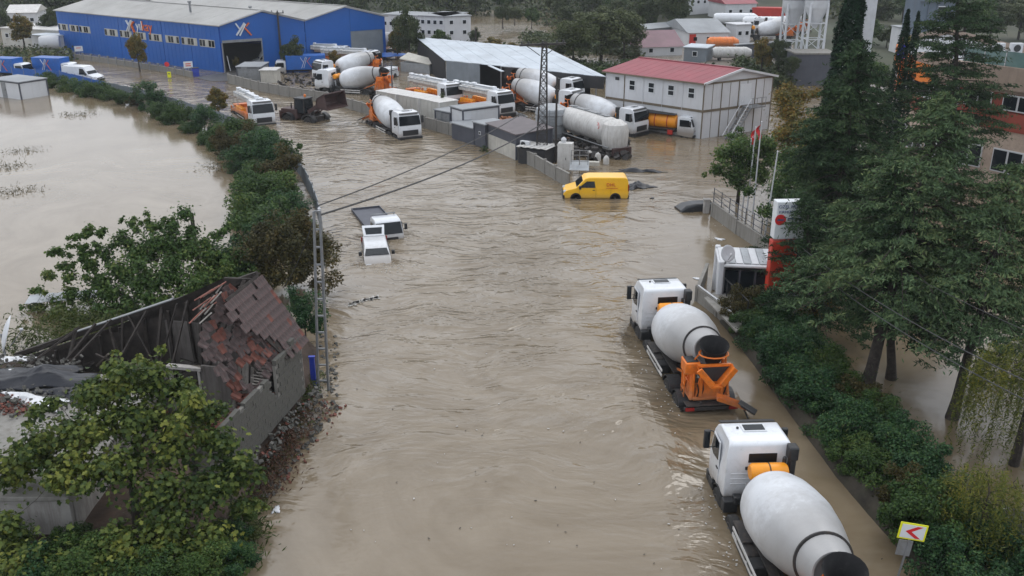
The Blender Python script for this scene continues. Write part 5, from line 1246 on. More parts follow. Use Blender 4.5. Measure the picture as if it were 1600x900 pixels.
container('beige container of the row, left one, half hidden by the mixer truck drum', a1, a2-(a2-a1)*.02)
container('beige container of the row behind the wall, middle one', a2+Vector((.1, 0, 0)), a3)
container('beige container of the row, right one beside the small grey shed', a3+Vector((.1, 0, 0)), a4)
def cabin(label, a, b, depth, h, m_, roof, frame=None, name='site_cabin', door=None, win=(), lower=None, slope=0, cat='cabin', group=None):
    t, L = boxlocal(label, name, cat, a, b, depth, h, group=group)
    m = MB(); m.prism([(0, 0, -.4), (L, 0, -.4), (L, 0, h), (0, 0, h)], (0, .08, 0)); m.prism([(0, depth, -.4), (L, depth, -.4), (L, depth, h+slope), (0, depth, h+slope)], (0, -.08, 0))
    m.prism([(0, .08, -.4), (0, depth-.08, -.4), (0, depth-.08, h+slope), (0, .08, h)], (.08, 0, 0)); m.prism([(L, .08, -.4), (L, depth-.08, -.4), (L, depth-.08, h+slope), (L, .08, h)], (-.08, 0, 0))
    recalc(m.build('wall', m_, t, smooth=False))
    m = MB(); m.prism([(-.15, -.15, h+.02), (L+.15, -.15, h+.02), (L+.15, depth+.15, h+slope+.02), (-.15, depth+.15, h+slope+.02)], (0, 0, .1)); recalc(m.build('roof', roof, t, smooth=False))
    if frame:
        for x, y, z1 in ((0, 0, h), (L, 0, h), (L, depth, h+slope), (0, depth, h+slope)): m = MB(); m.box((x, y, z1/2-.2), (.14, .14, z1+.4)); m.build('corner_post', frame, t)
        m = MB(); m.box((L/2, -.03, h-.06), (L, .05, .14)); m.build('fascia', frame, t)
        m = MB(); m.box((L+.03, depth/2, h-.06), (.05, depth, .14)); m.build('fascia', frame, t)
    if lower: m = MB(); m.box((L/2, -.035, lower/2), (L-.2, .05, lower)); m.build('lower_boarding', 'creamboard', t)
    if door is not None: m = MB(); m.box((door, -.03, .95), (.8, .06, 1.9)); d = m.build('door', 'steel', t); m = MB(); m.box((door+.3, -.08, .95), (.04, .06, .12)); m.build('handle', 'black', d)
    for (x, z, w_, hh) in win:
        m = MB(); m.box((x, -.02, z), (w_+.12, .07, hh+.12)); f = m.build('window', 'panelwhite', t); m = MB(); m.box((x, -.05, z), (w_, .04, hh)); m.build('pane', 'glass', f)
    return t
o2 = Vector((.7, 1.0, 0))
cabin('small grey shed with two doors between the beige containers and the white cabin', G(669, 206)+o2, G(692, 211)+o2, 2.0, 2.0, 'steel', 'greyroof', 'charcoal', door=.6)
cabin('white cabin with grey framed end panel among the wall side sheds', G(694, 211)+o2, G(712, 217)+o2, 4.2, 2.6, 'panelwhite', 'greyroof', 'charcoal')
cabin('low flat roof shed in front of the white cabin', G(700, 218)+o2*.5, G(733, 228)+o2*.5, 2.2, 1.5, 'charcoal', 'greyroof')
cabin('dark grey cubic hut with a small white plate', G(734, 229)+o2*.6, G(751, 234)+o2*.6, 2.3, 2.15, 'charcoal', 'greyroof', 'charcoal', win=((.9, 1.3, .18, .2),))
cabin('long charcoal hut with cream lower boards and a sloping dark roof along the wall', G(753, 233)+o2*.7, G(798, 253)+o2*.7, 3.6, 2.2, 'charcoal', 'brownroof', 'charcoal', lower=1.35, slope=.25)
p = G(812, 258)+o2; t = thing('air_conditioner', 'white air conditioner unit on the gable of the long charcoal hut', 'air conditioner', (p.x-.2, p.y+.3, 1.25), math.radians(-30))
m = MB(); m.box((0, 0, .3), (.9, .35, .6)); m.build('casing', 'panelwhite', t, bevel=.03); m = MB(); m.lathe([(.01, 0), (.24, .0), (.24, .03)], (-.12, -.18, .3), (0, -1, 0), 18); m.build('fan_grille', 'black', t)
p = G(818, 262)+o2; t = thing('canopy', 'tattered pale canopy roof beside the air conditioner', 'canopy', (p.x, p.y, 0), math.radians(-28))
m = MB(); 
for k in range(9): m.box((-1.3+.33*k, 1.0, 1.5+.04*(k % 2)), (.34, 2.3, .03))
m.build('corrugated_roof', 'dirtywhite', t); m = MB(); m.box((0, 1.0, .6), (2.6, 2.0, 1.5)); m.build('dark_enclosure', 'darkclad', t)
# ---- white cabinet, stairs, sheets and junk near the pylon
p = G(884, 268); t = thing('white_cabinet', 'rusty white steel cabinet standing behind the wall end near the pylon', 'cabinet', (p.x, p.y+.8, 0), -.25)
m = MB(); m.box((0, 0, 1.0), (1.25, .8, 2.6)); m.build('body', 'dirtywhite', t, bevel=.03); m = MB(); m.box((.28, -.41, 1.0), (.55, .03, 2.0)); d = m.build('door', 'dirtywhite', t, bevel=.01); m = MB(); m.box((.1, -.44, 1.0), (.04, .05, .2)); m.build('handle', 'black', d)
m = MB(); m.lathe([(.2, 0), (.24, .25), (.12, .4), (.03, .45)], (-.2, .1, 2.3), (0, 0, 1), 12); m.build('vent_cap', 'panelwhite', t)
p = G(905, 272); t = thing('metal_staircase', 'short pale metal platform with railing right of the white cabinet', 'platform', (p.x, p.y, 0), -.1)
for x in (-.7, 0, .7): m = MB(); m.bar((x, 0, -.3), (x, 0, 2.0), .06); m.build('post', 'steel', t)
for z in (1.1, 1.6, 2.0): m = MB(); m.bar((-.7, 0, z), (.7, 0, z), .05); m.build('rail', 'steel', t)
m = MB(); m.prism([(-.8, -.7, .45), (.8, -.7, .45), (.8, .5, 1.0), (-.8, .5, 1.0)], (0, 0, .05)); recalc(m.build('sloping_sheet', 'galv', t, smooth=False))
p = G(922, 268); t = thing('white_beam', 'pale painted beam lying behind the yellow van roof', 'beam', (p.x, p.y+1, .3), -.1); m = MB(); m.box((0, 0, .15), (1.7, .5, .35)); m.build('beam_body', 'creamboard', t, bevel=.02)
for k, (px, py) in enumerate(((921, 248), (934, 251), (947, 256))):
    p = G(px, py); t = thing('white_barrel', ['white barrel left of three in the water by the tanker trailer', 'middle white barrel in the water by the tanker trailer', 'white barrel right of three in the water by the tanker trailer'][k], 'barrel', (p.x, p.y, -.3), .4*k, 'white barrels beside the tanker trailer')
    m = MB(); m.lathe([(.02, 0), (.24, .0), (.27, .3), (.27, .75), (.2, .92), (.09, .98), (.09, 1.04), (.01, 1.05)], (0, 0, 0), (0, 0, 1), 16); m.build('drum_body', 'dirtywhite', t)
# dark crumpled wreck sheets right of the van
g = G(1000, 268); crumple('black_sheet', 'tarp', (g.x, g.y), 1.7, .35, .45, 14, 'long black sheet floating right of the yellow van toward the open water', 'sheet', -.15, z=-.05)
g = G(996, 292); crumple('black_sheet', 'tarp', (g.x, g.y), 1.0, .7, .9, 17, 'crumpled dark heap of scrap directly behind the yellow van', 'scrap', .5, z=-.1)
random.seed(6)
def fj(): g = G(random.uniform(835, 985), random.uniform(228, 258)); return (g.x, g.y+1.5, random.uniform(0, .6)), random.uniform(.15, .7)
scatter('scrap_heap', 170, fj, 'chassis', 'dark scrap metal heap around the pylon foot and tanker trailer', 'scrap')
def fj2(): g = G(random.uniform(925, 1000), random.uniform(284, 300)); return (g.x, g.y+.8, random.uniform(0, .35)), random.uniform(.1, .45)
# tanks and pylon
p = G(862, 222); t = thing('upright_tank', 'grimy upright grey tank wrapped in streaked sheet behind the pylon', 'tank', (p.x, p.y+1.5, 0))
m = MB(); m.lathe([(.1, -.3), (1.5, -.3), (1.55, 2.7), (1.45, 3.0), (.9, 3.3), (.02, 3.4)], (0, 0, 0), (0, 0, 1), 28); o = m.build('tank_shell', 'galv', t)
for z in (.6, 1.5, 2.4): m = MB(); m.lathe([(1.56, z), (1.6, z+.03), (1.6, z+.1), (1.56, z+.13)], (0, 0, 0), (0, 0, 1), 28, cap=False); m.build('hoop', 'steel', o)
m = MB()
for s in (-.25, .25): m.bar((s, -1.62, -.3), (s, -1.62, 3.1), .05)
for k in range(10): m.bar((-.25, -1.62, .1+k*.3), (.25, -1.62, .1+k*.3), .035)
m.build('ladder', 'steel', t)
b = G(846, 254); b.y += .5
tp2 = PY(851, 66, b.y); pyl = lattice_pole('lattice_pylon', 'dark steel lattice pylon with a crossarm in the middle of the truck yard', (b.x, b.y, -.3), tp2, 1.0, .36, 'chassis', 15, four=True)
hh = tp2.z+.3
m = MB(); m.bar((-1.95, 0, hh-.25), (1.95, 0, hh-.1), .22, .18); m.bar((-1.5, 0, hh-.2), (-.2, 0, hh-1.1), .06); m.bar((1.5, 0, hh-.12), (.2, 0, hh-1.1), .06); m.build('crossarm', 'chassis', pyl)
for x in (-1.75, -1.2, 0, 1.2, 1.75): m = MB(); m.lathe([(.04, 0), (.11, .05), (.05, .1), (.11, .15), (.05, .2), (.09, .25), (.02, .3)], (x, 0, hh-.15+x*.04), (0, 0, 1), 8); m.build('insulator', 'black', pyl)
# slim utility poles
def pole(label, px, py, pytop, r=.12, m_='concrete', arm=0, name='utility_pole', z=0, dy=0, cat='pole'):
    b = G(px, py, z); b.y += dy; tz = PY(px, pytop, b.y).z; t = thing(name, label, cat, (b.x, b.y, z-.3)); m = MB(); m.tube([(0, 0, 0), (0, 0, tz-z+.3)], [r*1.3, r*.8], 8); m.build('shaft', m_, t)
    if arm:
        m = MB(); m.bar((-arm, 0, tz-z+.1), (arm, 0, tz-z+.1), .12); m.build('crossarm', m_, t)
        for x in (-arm*.9, 0, arm*.9): m = MB(); m.lathe([(.05, 0), (.12, .08), (.05, .16), (.1, .24), (.03, .32)], (x, 0, tz-z+.15), (0, 0, 1), 8); m.build('insulator', 'black', t)
    return t
pole('dark pole with short crossarm in front of the blue hall', 441, 106, 18, .16, 'chassis', .9)
pole('slim pole rising behind the light metal shed roof', 744, 96, 44, .15, 'darkwood')
pole('thin lamp pole standing among the trucks left of the beige containers', 614, 160, 95, .08, 'charcoal')
pole('slim grey pole standing near the black pylon behind the tanker', 868, 254, 120, .09, 'chassis')
# ---- tanker trailer (white bulk tank with upright end)
def T_loc(px, py, v): g = G(px, py); v = Vector((v[0], v[1], 0)).normalized(); return g, v
fr_, rr_ = G(985, 252), G(893, 220); dv = (fr_-rr_).normalized(); cen = (fr_+rr_)/2+Vector((-.6, 1.6, 0))
t = thing('tanker_trailer', 'dirty white bulk tanker trailer with a rounded upright end beside the three barrels', 'tank trailer', (cen.x, cen.y, -.5), ang(dv))
Lh = 4.4
m = MB(); prof = [(.02, -Lh), (.6, -Lh+.05), (1.05, -Lh+.35), (1.2, -Lh+.9), (1.22, 0), (1.2, Lh-1.6), (1.12, Lh-1.3)]
m.lathe(prof, (0, 0, 2.55), (0, 1, 0), 36); tk = m.build('tank', 'dirtywhite', t)
m = MB(); m.lathe([(.9, .8), (1.12, 1.2), (1.22, 2.2), (1.22, 2.7), (1.05, 3.3), (.6, 3.62), (.02, 3.7)], (0, Lh-.75, 0), (0, 0, 1), 36); m.build('end_silo', 'dirtywhite', t)
for y in (-2.6, -.4, 1.6):
    m = MB(); m.lathe([(.9, 0.), (.45, -.95), (.3, -1.05)], (0, y, 2.2), (0, 0, 1), 20); m.build('discharge_cone', 'dirtywhite', t)
m = MB(); m.box((0, -.6, 3.8), (.5, 6.4, .05)); m.build('catwalk', 'steel', tk)
for y in (-3, -1, 1): m = MB(); m.lathe([(.26, 0), (.26, .12), (.02, .16)], (0, y, 3.75), (0, 0, 1), 16); m.build('hatch', 'steel', tk)
m = MB(); m.box((.5, 0, 1.0), (.12, 9, .3)); m.box((-.5, 0, 1.0), (.12, 9, .3)); m.box((0, 3.9, 1.05), (2.3, 1.1, .2)); m.box((0, -4.3, .9), (2.2, .3, .3)); m.build('chassis_frame', 'chassis', t)
m = MB(); m.tube([(1.15, -4, 1.35), (1.15, 4.3, 1.35)], .06, 8); m.tube([(-1.1, -4, 1.3), (-1.1, 4.3, 1.3)], .06, 8); m.build('air_pipe', 'steel', t)
for y in (-3.4, -2.1, -.8):
    for s in (-1, 1): wheel(t, s*1.0, y, .5, .5)
m = MB(); m.box((0, Lh+.35, 1.0), (2.0, .3, .7)); m.build('end_frame', 'bucket', t, bevel=.03)
text('CE', 'lettering', 'signred', t, .5, (1.2, 2.3, 2.9), (PI/2, 0, PI/2)) if False else None
m = MB(); m.tube([(1.2*math.cos(a*.1)*1.01, 2.6+.2*math.sin(a), 2.55+1.2*math.sin(.45)+.28*math.cos(a)) for a in [k*.45 for k in range(12)]], .03, 5); m.build('red_logo_ring', 'signred', tk)
# ---- small orange tank truck
def small_cab(t, y0, y1, zt, hw, body='cabwhite'):
    o = loft_body([(y0, .55, hw), (y0, zt-.1, hw-.04), (y0+.15, zt, hw-.12), (y1-.62, zt-.02, hw-.12), (y1-.4, zt-.14, hw-.08), (y1-.1, zt-.95, hw), (y1, zt-1.1, hw), (y1, .45, hw), (y1-.4, .4, hw)], 'cab', body, t, .05)
    panel([(-hw+.12, y1-.39, zt-.2), (hw-.12, y1-.39, zt-.2), (hw-.06, y1-.1, zt-.92), (-hw+.06, y1-.1, zt-.92)], (0, .93, .36), 'windshield', 'glass', o, .05)
    for s in (-1, 1):
        panel([(s*(hw+.0), y0+.25, zt-.28), (s*(hw+.0), y1-.5, zt-.28), (s*(hw+.006), y1-.25, zt-.92), (s*(hw+.006), y0+.25, zt-.92)], (s, 0, .05), 'side_window', 'glass', o, .04)
        mirror(t, s, s*(hw+.1), y1-.3, zt-.55, .4, .18)
        h = MB(); h.box((s*(hw-.25), y1+.01, .78), (.36, .05, .2)); h.build('headlight', 'lamp', t)
    m = MB(); m.box((0, y1+.01, 1.0), (1.1, .05, .18)); m.build('grille', 'black', t); m = MB(); m.box((0, y1, .52), (2*hw, .2, .25)); m.build('bumper', 'black', t, bevel=.04)
    return o
g = G(1088, 214); dv = Vector((.86, -.5, 0)).normalized()
t = thing('small_tank_truck', 'small truck with white cab and yellow orange tank at the cabin block', 'tank truck', (g.x-dv.x*3.3, g.y-dv.y*3.3, -.35), ang(dv)); small_cab(t, 1.6, 3.3, 2.35, .98)
m = MB(); m.lathe([(.02, -3.2), (.6, -3.15), (.72, -2.9), (.72, 1.0), (.6, 1.25), (.02, 1.3)], (0, 0, 1.65), (0, 1, 0), 24); tk = m.build('tank', 'yorange', t)
for y in (-2.2, -.9, .4): m = MB(); m.lathe([(.73, -.04), (.76, -.04), (.76, .04), (.73, .04)], (0, y, 1.65), (0, 1, 0), 24, cap=False); m.build('band', 'red', tk)
m = MB(); m.box((.36, -.4, .8), (.1, 6.6, .2)); m.box((-.36, -.4, .8), (.1, 6.6, .2)); m.box((0, -1.0, 1.0), (1.9, 4.6, .12)); m.build('chassis_frame', 'chassis', t)
m = MB(); m.box((0, -1.0, 2.42), (1.6, 4.4, .05)); m.build('top_walkway', 'black', t)
for y in (2.4, -2.0):
    for s in (-1, 1): wheel(t, s*.82, y, .4, .26)
m = MB(); m.box((.9, .9, .75), (.35, .5, .45)); m.build('side_box', 'red', t, bevel=.02)
# ---- flatbed truck and hatchback in the channel
g = G(606, 378); dv = Vector((.36, -.93, 0)).normalized()
t = thing('flatbed_truck', 'white small truck with a flooded grey flatbed, facing the viewer behind the white hatchback', 'truck', (g.x-dv.x*3.2+.1, g.y-dv.y*3.2+.5, -.95), ang(dv)); cabo = small_cab(t, 1.55, 3.2, 2.2, .95)
m = MB(); m.box((0, -1.4, 1.03), (2.05, 5.2, .1)); m.build('bed_floor', 'charcoal', t)
for s in (-1, 1): m = MB(); m.box((s*1.03, -1.4, 1.1), (.05, 5.3, .22)); m.build('bed_side', 'charcoal', t)
m = MB(); m.box((0, -4.05, 1.1), (2.1, .05, .22)); m.build('tailgate', 'charcoal', t)
m = MB(); m.bar((-.8, 1.62, 2.3), (.85, 1.62, 2.3), .06); m.bar((-.7, 1.62, 2.1), (-.7, 1.62, 2.3), .06); m.bar((.75, 1.62, 2.1), (.75, 1.62, 2.3), .06); m.build('roof_bar', 'steel', t)
for y in (2.3, -2.2):
    for s in (-1, 1): wheel(t, s*.82, y, .38, .24)
g = G(587, 412); t = make_van('hatchback', 'small white hatchback with raised tailgate floating in front of the flatbed truck', 'car', (g.x-.2, g.y+1.75, -.86), PI+.2, 'cabwhite', L=3.9, hw=.84, zt=1.5, windows=2, hood=.9, tilt=-.02)
m = MB(); m.prism([(-.66, -1.75, 1.46), (.66, -1.75, 1.46), (.72, -2.5, 1.93), (-.72, -2.5, 1.93)], (0, .02, .06)); tg = recalc(m.build('tailgate', 'cabwhite', t, smooth=False))
m = MB(); m.prism([(-.5, -1.85, 1.56), (.5, -1.85, 1.56), (.56, -2.3, 1.84), (-.56, -2.3, 1.84)], (0, .02, .05)); recalc(m.build('tailgate_window', 'glass', tg, smooth=False))
m = MB(); m.box((0, -1.88, 1.1), (1.3, .06, .55)); m.build('boot_opening', 'black', t)
# foam trail
random.seed(3)
def ff(): k = random.random(); return (G(546+k*46, 476-k*12).x+random.gauss(0, .06), G(546+k*46, 476-k*12).y+random.gauss(0, .12), .03), random.uniform(.03, .13)
mb = MB()
for _ in range(120):
    p, s = ff(); mb.box(p, (s*1.8, s, .02), random.uniform(0, 3))
tag(mb.build('foam_streak', 'foam', smooth=False, kind='stuff'), 'pale streak of foam on the water left of the middle channel', 'foam')
# ---- white cars and vans in the yard and street
g = G(602, 122); make_van('white_car', 'white car parked at the right of the yard mixer truck with the visible chute', 'car', (g.x, g.y, -.2), math.radians(155), 'white', L=4.3, hw=.88, zt=1.5, windows=2, hood=1.1, rear_glass=True)
g = G(424, 101); make_van('white_minibus', 'white minibus beside the open gate of the blue hall', 'minibus', (g.x, g.y, -.2), math.radians(110), 'white', L=5.6, hw=1.0, zt=2.3, windows=2)
g = G(126, 126); make_van('white_van', 'white panel van on the far left street behind the hedge', 'van', (g.x, g.y+1, -.35), math.radians(-107), 'white', L=5.3, hw=1.0, zt=2.2)
def logo(parent, P, sc, thick=.12, red='textorange', z=0):
    """two white strokes crossing one orange stroke; P maps (u, v) to a point on the surface"""
    for (a, b, m_) in (((-1.0, 1.0), (-.45, .1), 'signwhite'), ((.0, 1.05), (-.85, -1.0), 'signwhite'), ((.2, .95), (-.45, -1.0), 'signwhite'), ((.85, .95), (.25, .25), 'textorange'), ((.15, .35), (1.1, -.95), 'textorange')):
        m = MB(); m.bar(P(a[0]*sc, a[1]*sc), P(b[0]*sc, b[1]*sc), thick, thick*.4); m.build('logo_stroke', m_, parent)
def box_truck(label, px, py, v, L=6.0, w_=2.1, h=1.95, sgn=1, cab=True):
    g = G(px, py); v = Vector((v[0], v[1], 0)).normalized(); t = thing('blue_box_truck', label, 'truck', (g.x, g.y, -.6), ang(v), 'blue box trucks with a crossed stroke logo')
    m = MB(); m.box((0, -.8, 1.0+h/2), (w_, L, h)); bx_ = m.build('cargo_box', 'bluepaint', t, bevel=.06)
    if cab: small_cab(t, L/2-.75, L/2+.95, 2.3, .95)
    m = MB(); m.box((0, 0, .85), (.9, L+1, .25)); m.build('chassis_frame', 'chassis', t)
    for y in (L/2, -L/2+.6):
        for s in (-1, 1): wheel(t, s*.9, y, .42, .3)
    for s in (-1, 1): logo(bx_, lambda a, b, s=s: (s*(w_/2+.02), -.8+s*a, 1.0+h/2+b), .75)
    return t
box_truck('blue box truck with crossed stroke logo on the street beside the white panel van', 90, 116, (.9, -.25), L=4.6)
box_truck('second blue box truck at the far left edge of the street', 22, 117, (.9, -.25), L=3.6)
box_truck('blue box truck standing between the white minibus and the yard mixer trucks', 470, 112, (-.9, -.2), L=5.5)
# white cabin by the field
cabin('small cream cabin with grey roof standing in the field water at the far left', G(-10, 150), G(34, 156), 3.6, 2.0, 'panelwhite', 'greyroof', 'charcoal', door=2.4, win=((1.0, 1.2, .6, .5),))
t = thing('street_structures', '', '') if False else None
# shed by the hall gate
cabin('low grey shed with a flat pale roof in front of the hall gate', G(372, 128), G(408, 128), 4.5, 1.9, 'steel', 'greyroof', 'charcoal', door=1.0)
cabin('tiny kiosk with a white roof right of the low grey shed', G(408, 130), G(432, 130), 2.6, 1.6, 'creamboard', 'dirtywhite')
def sign_board(label, px, py, pytop, w_, hh, m_='signwhite', rz=0, name='sign_board', line='textred', lines=1):
    b = G(px, py); tz = PY(px, pytop, b.y).z; t = thing(name, label, 'sign', (b.x, b.y, 0), rz)
    m = MB(); m.tube([(0, .05, -.3), (0, .05, tz)], .05, 6); m.build('post', 'steel', t); m = MB(); m.box((0, 0, tz-hh/2), (w_, .05, hh)); o = m.build('board', m_, t)
    for k in range(lines): q = MB(); q.box((0, -.03, tz-hh*(.35+.3*k)), (w_*.6, .01, hh*.14)); q.build('lettering_line', line, o)
    return t
sign_board('white notice board at the left end of the blue hall', 125, 90, 72, 1.2, .8, rz=.5)
sign_board('white notice board near the hall corner beside the street', 296, 118, 96, 1.2, .9, rz=.5, lines=2)
sign_board('yellow street sign under a small pink disc in the flooded street', 265, 122, 112, .5, .8, 'signyellow', line='black')
b = G(264, 121); t = thing('round_sign', 'small pinkish round traffic sign above the yellow street sign', 'sign', (b.x-.1, b.y+.2, 0)); m = MB(); m.tube([(0, 0, -.3), (0, 0, 1.9)], .04, 6); m.build('post', 'steel', t); m = MB(); m.lathe([(.01, 0), (.33, 0), (.33, .04), (.01, .04)], (0, -.05, 1.75), (0, -1, 0), 20); m.build('disc', 'signred', t)
g = G(306, 119); t = thing('blue_bin', 'dark blue bin beside the notice board at the hall corner', 'bin', (g.x, g.y, 0), .5); m = MB(); m.box((0, 0, .4), (.8, .7, 1.4), top=(1.1, 1.1)); m.build('bin_body', 'bluepost', t, bevel=.04); m = MB(); m.box((0, 0, 1.14), (.95, .85, .08)); m.build('lid', 'black', t, bevel=.02)
random.seed(8); wallrun('street_wall', 'low grey fence wall in front of the long side of the blue hall', [G(118, 92), G(170, 99), G(222, 107), G(262, 113), G(302, 121)], .75, 2.4, 'concrete', 'steel', hp=.35)

# flecks of foam and floating leaves carried by the current
random.seed(44); mb = MB(); mb2 = MB()
for _ in range(260):
    k = random.random(); 
    if k < .16: q = random.random(); px, py = random.gauss(985+70*q, 12), 540+110*q
    elif k < .3: q = random.random(); px, py = 1095+50*q+random.gauss(0, 12), 760+130*q
    elif k < .62: px, py = random.gauss(600, 30), random.gauss(418, 5)
    elif k < .75: px, py = random.uniform(1095, 1130), random.uniform(345, 420)
    else: px, py = random.uniform(520, 1090), random.uniform(220, 890)
    g = G(px, py); s = random.uniform(.012, .045); mb.box((g.x, g.y, .035), (s*2, s, .015), random.uniform(0, 3))
for _ in range(70):
    g = G(random.gauss(850, 190), random.uniform(230, 890)); s = random.uniform(.02, .05); mb2.box((g.x, g.y, .035), (s*1.8, s*.6, .012), random.uniform(0, 3))
tag(mb.build('foam_flecks', 'foam', smooth=False, kind='stuff'), 'pale foam flecks carried along by the flood water', 'foam')
tag(mb2.build('floating_leaves', 'darkwood', smooth=False, kind='stuff'), 'dark twigs and leaves drifting on the flood water', 'litter')
for (px, py, r_, lab) in ((1090, 436, .22, 'white scrap floating between the guard booth wall and the truck cab'), (1124, 374, .3, 'pale yellowish scrap drifting off the side street wall'), (432, 797, .2, 'light plastic bag caught at the muddy left shore'), (1019, 310, .2, 'small dark lump drifting right of the yellow van')):
    g = G(px, py); R_ = np.random.default_rng(px); crumple('floating_scrap', 'whitetarp' if 'dark' not in lab else 'tarp', (g.x, g.y), r_, r_*.6, .16, px, lab, 'litter', px, n=7, z=-.01)

g = G(600, 92); crumple('blue_tarp', 'bluetarp', (g.x, g.y), 3.2, 1.6, 1.0, 31, 'blue tarp over a load between the hall door and the black shed', 'tarp', .1, z=.4)
g = G(728, 78); crumple('blue_tarp', 'bluetarp', (g.x, g.y), 3.6, 1.6, 1.2, 33, 'blue tarp in front of the white prefab block', 'tarp', .1, z=.6)
g = G(655, 112); t = thing('white_flatbed_cap', 'cream white truck canopy standing beside the black end wall of the shed', 'canopy', (g.x, g.y, 0), math.radians(-30))
m = MB(); m.prism([(-2.6, -1.1, 1.7), (2.6, -1.1, 1.2), (2.6, 1.1, 1.5), (-2.6, 1.1, 2.3)], (0, 0, .12)); recalc(m.build('canopy_roof', 'creamboard', t, smooth=False)); m = MB(); m.box((0, 0, .6), (5, 2, 1.4)); m.build('load_bed', 'galv', t, bevel=.04)

random.seed(61)
def fy(): g = G(random.uniform(690, 800), random.uniform(176, 196)); return (g.x, g.y+1, random.uniform(-.05, .4)), random.uniform(.12, .5)
scatter('scrap_heap', 90, fy, 'orange', 'orange and rusty machine scraps lying around the parked pump trucks', 'scrap')
def fy2(): g = G(random.uniform(430, 600), random.uniform(118, 142)); return (g.x, g.y+1, random.uniform(-.05, .35)), random.uniform(.12, .5)
scatter('yard_clutter', 120, fy2, 'chassis', 'dark clutter piled behind the left part of the concrete yard wall', 'clutter')
def fy3(): g = G(random.uniform(800, 850), random.uniform(180, 215)); return (g.x, g.y+1, random.uniform(-.05, .3)), random.uniform(.1, .35)
scatter('yard_clutter', 60, fy3, 'steel', 'grey clutter behind the long charcoal hut near the pylon', 'clutter')
# ================================================================ BLUE HALL
K0 = G(350, 113); K1 = G(98, 78); K2 = G(603, 91)
eh = PY(345, 40, K0.y).z
e1 = (K1-K0); e2 = (K2-K0); L1, L2 = e1.length, e2.length; e1n, e2n = e1.normalized(), e2.normalized()
hall = thing('blue_hall', 'large twin gabled blue industrial hall with crossed stroke logos and pale grey roofs', 'hall', K0)
def wp1(u_, z): return e1n*u_+Vector((0, 0, z))           # long wall, local
def wp2(u_, z): return e2n*u_+Vector((0, 0, z))           # gable wall, local
n1 = Vector((e1n.y, -e1n.x, 0)); n1 = n1 if n1.dot(-K0) > 0 else -n1
n2 = Vector((e2n.y, -e2n.x, 0)); n2 = n2 if n2.dot(-K0) > 0 else -n2
def uz(px, py, en, nn): p = onplane(px, py, K0, nn)-K0; return p.dot(en), p.z
# cladding bays of the long wall, joints recessed between them
cuts = [0]+[uz(px, 80, e1n, n1)[0] for px in (301, 258, 228, 192, 146)]+[L1]
for a, b in zip(cuts, cuts[1:]):
    m = MB(); m.prism([wp1(a+.06, -.3), wp1(b-.06, -.3), wp1(b-.06, eh-.05), wp1(a+.06, eh-.05)], n1*.12); recalc(m.build('cladding_panel', 'blue', hall, smooth=False))
    m = MB(); k = int((b-a)/.9)
    for j in range(1, k): u_ = a+(b-a)*j/k; m.bar(wp1(u_, 0)+n1*.13, wp1(u_, eh-.3)+n1*.13, .05, .03)
    m.build('cladding_rib', 'blue', hall, kind='stuff')
m = MB(); m.prism([wp1(0, -.3), wp1(L1, -.3), wp1(L1, eh-.02), wp1(0, eh-.02)], -n1*.1); recalc(m.build('wall_lining', 'bluepost', hall, smooth=False))
# window strips: pixel spans on the long wall
for (x0, y0, x1, y1) in ((93, 37, 107.5, 47), (110, 39, 124, 48.5), (126, 41, 142, 51), (165, 45, 185, 55), (189, 47, 207, 58), (210, 50, 229, 61), (234, 52, 254, 63.5), (260, 54.5, 281, 66.5), (285, 57, 309, 69.5), (313, 60, 336.5, 73)):
    ua, za = uz(x0, (y0+y1)/2, e1n, n1); ub, zb = uz(x1, (y0+y1)/2, e1n, n1); zc = eh*.595
    a, b = min(ua, ub), max(ua, ub); hh = 1.05
    m = MB(); m.prism([wp1(a, zc-hh/2), wp1(b, zc-hh/2), wp1(b, zc+hh/2), wp1(a, zc+hh/2)], n1*.16); f = recalc(m.build('window_strip', 'creamboard', hall, smooth=False))
    k = 5
    for j in range(k):
        p, q = a+(b-a)*(j+.12)/k, a+(b-a)*(j+.88)/k
        m = MB(); m.prism([wp1(p, zc-hh*.4), wp1(q, zc-hh*.4), wp1(q, zc+hh*.4), wp1(p, zc+hh*.4)], n1*.19); recalc(m.build('pane', 'glass' if (j+int(x0)) % 3 else 'beige', f, smooth=False))
# gable fronts with a real gate opening
half = uz(480, 100, e2n, n2)[0]
ap = PY(411, 17, (K0+e2n*half/2).y).z
def gz_(u_): return eh+(ap-eh)*(1-abs(u_-half/2)/(half/2)) if u_ < half else eh+(ap-eh)*(1-abs(u_-half-(L2-half)/2)/((L2-half)/2))
ga, gz0 = uz(349, 90, e2n, n2); gb, _ = uz(411, 90, e2n, n2); _, gt = uz(380, 65, e2n, n2)
def gpanel(pts, m_='blue', nm='gable_panel', off=.12): m = MB(); m.prism([wp2(*p) for p in pts], n2*off); return recalc(m.build(nm, m_, hall, smooth=False))
gpanel([(.02, -.3), (ga, -.3), (ga, gz_(ga)), (.02, gz_(0))])
gpanel([(ga+.03, gt), (gb-.03, gt), (gb-.03, gz_(gb)), (half/2, ap), (ga+.03, gz_(ga))] if ga < half/2 < gb else [(ga, gt), (gb, gt), (gb, gz_(gb)), (ga, gz_(ga))])
gpanel([(gb, -.3), (half-.04, -.3), (half-.04, eh), (gb, gz_(gb))])
q1, q2 = half+(L2-half)*.5, L2-(L2-half)*.02
d0, d1 = uz(548, 60, e2n, n2)[0], uz(598, 60, e2n, n2)[0]
gpanel([(half+.04, -.3), (d0-.04, -.3), (d0-.04, gz_(d0)), (half+.04, eh)] if d0 < half+(L2-half)/2 else [(half+.04, -.3), (d0-.04, -.3), (d0-.04, gz_(d0)), (half+(L2-half)/2, ap), (half+.04, eh)])
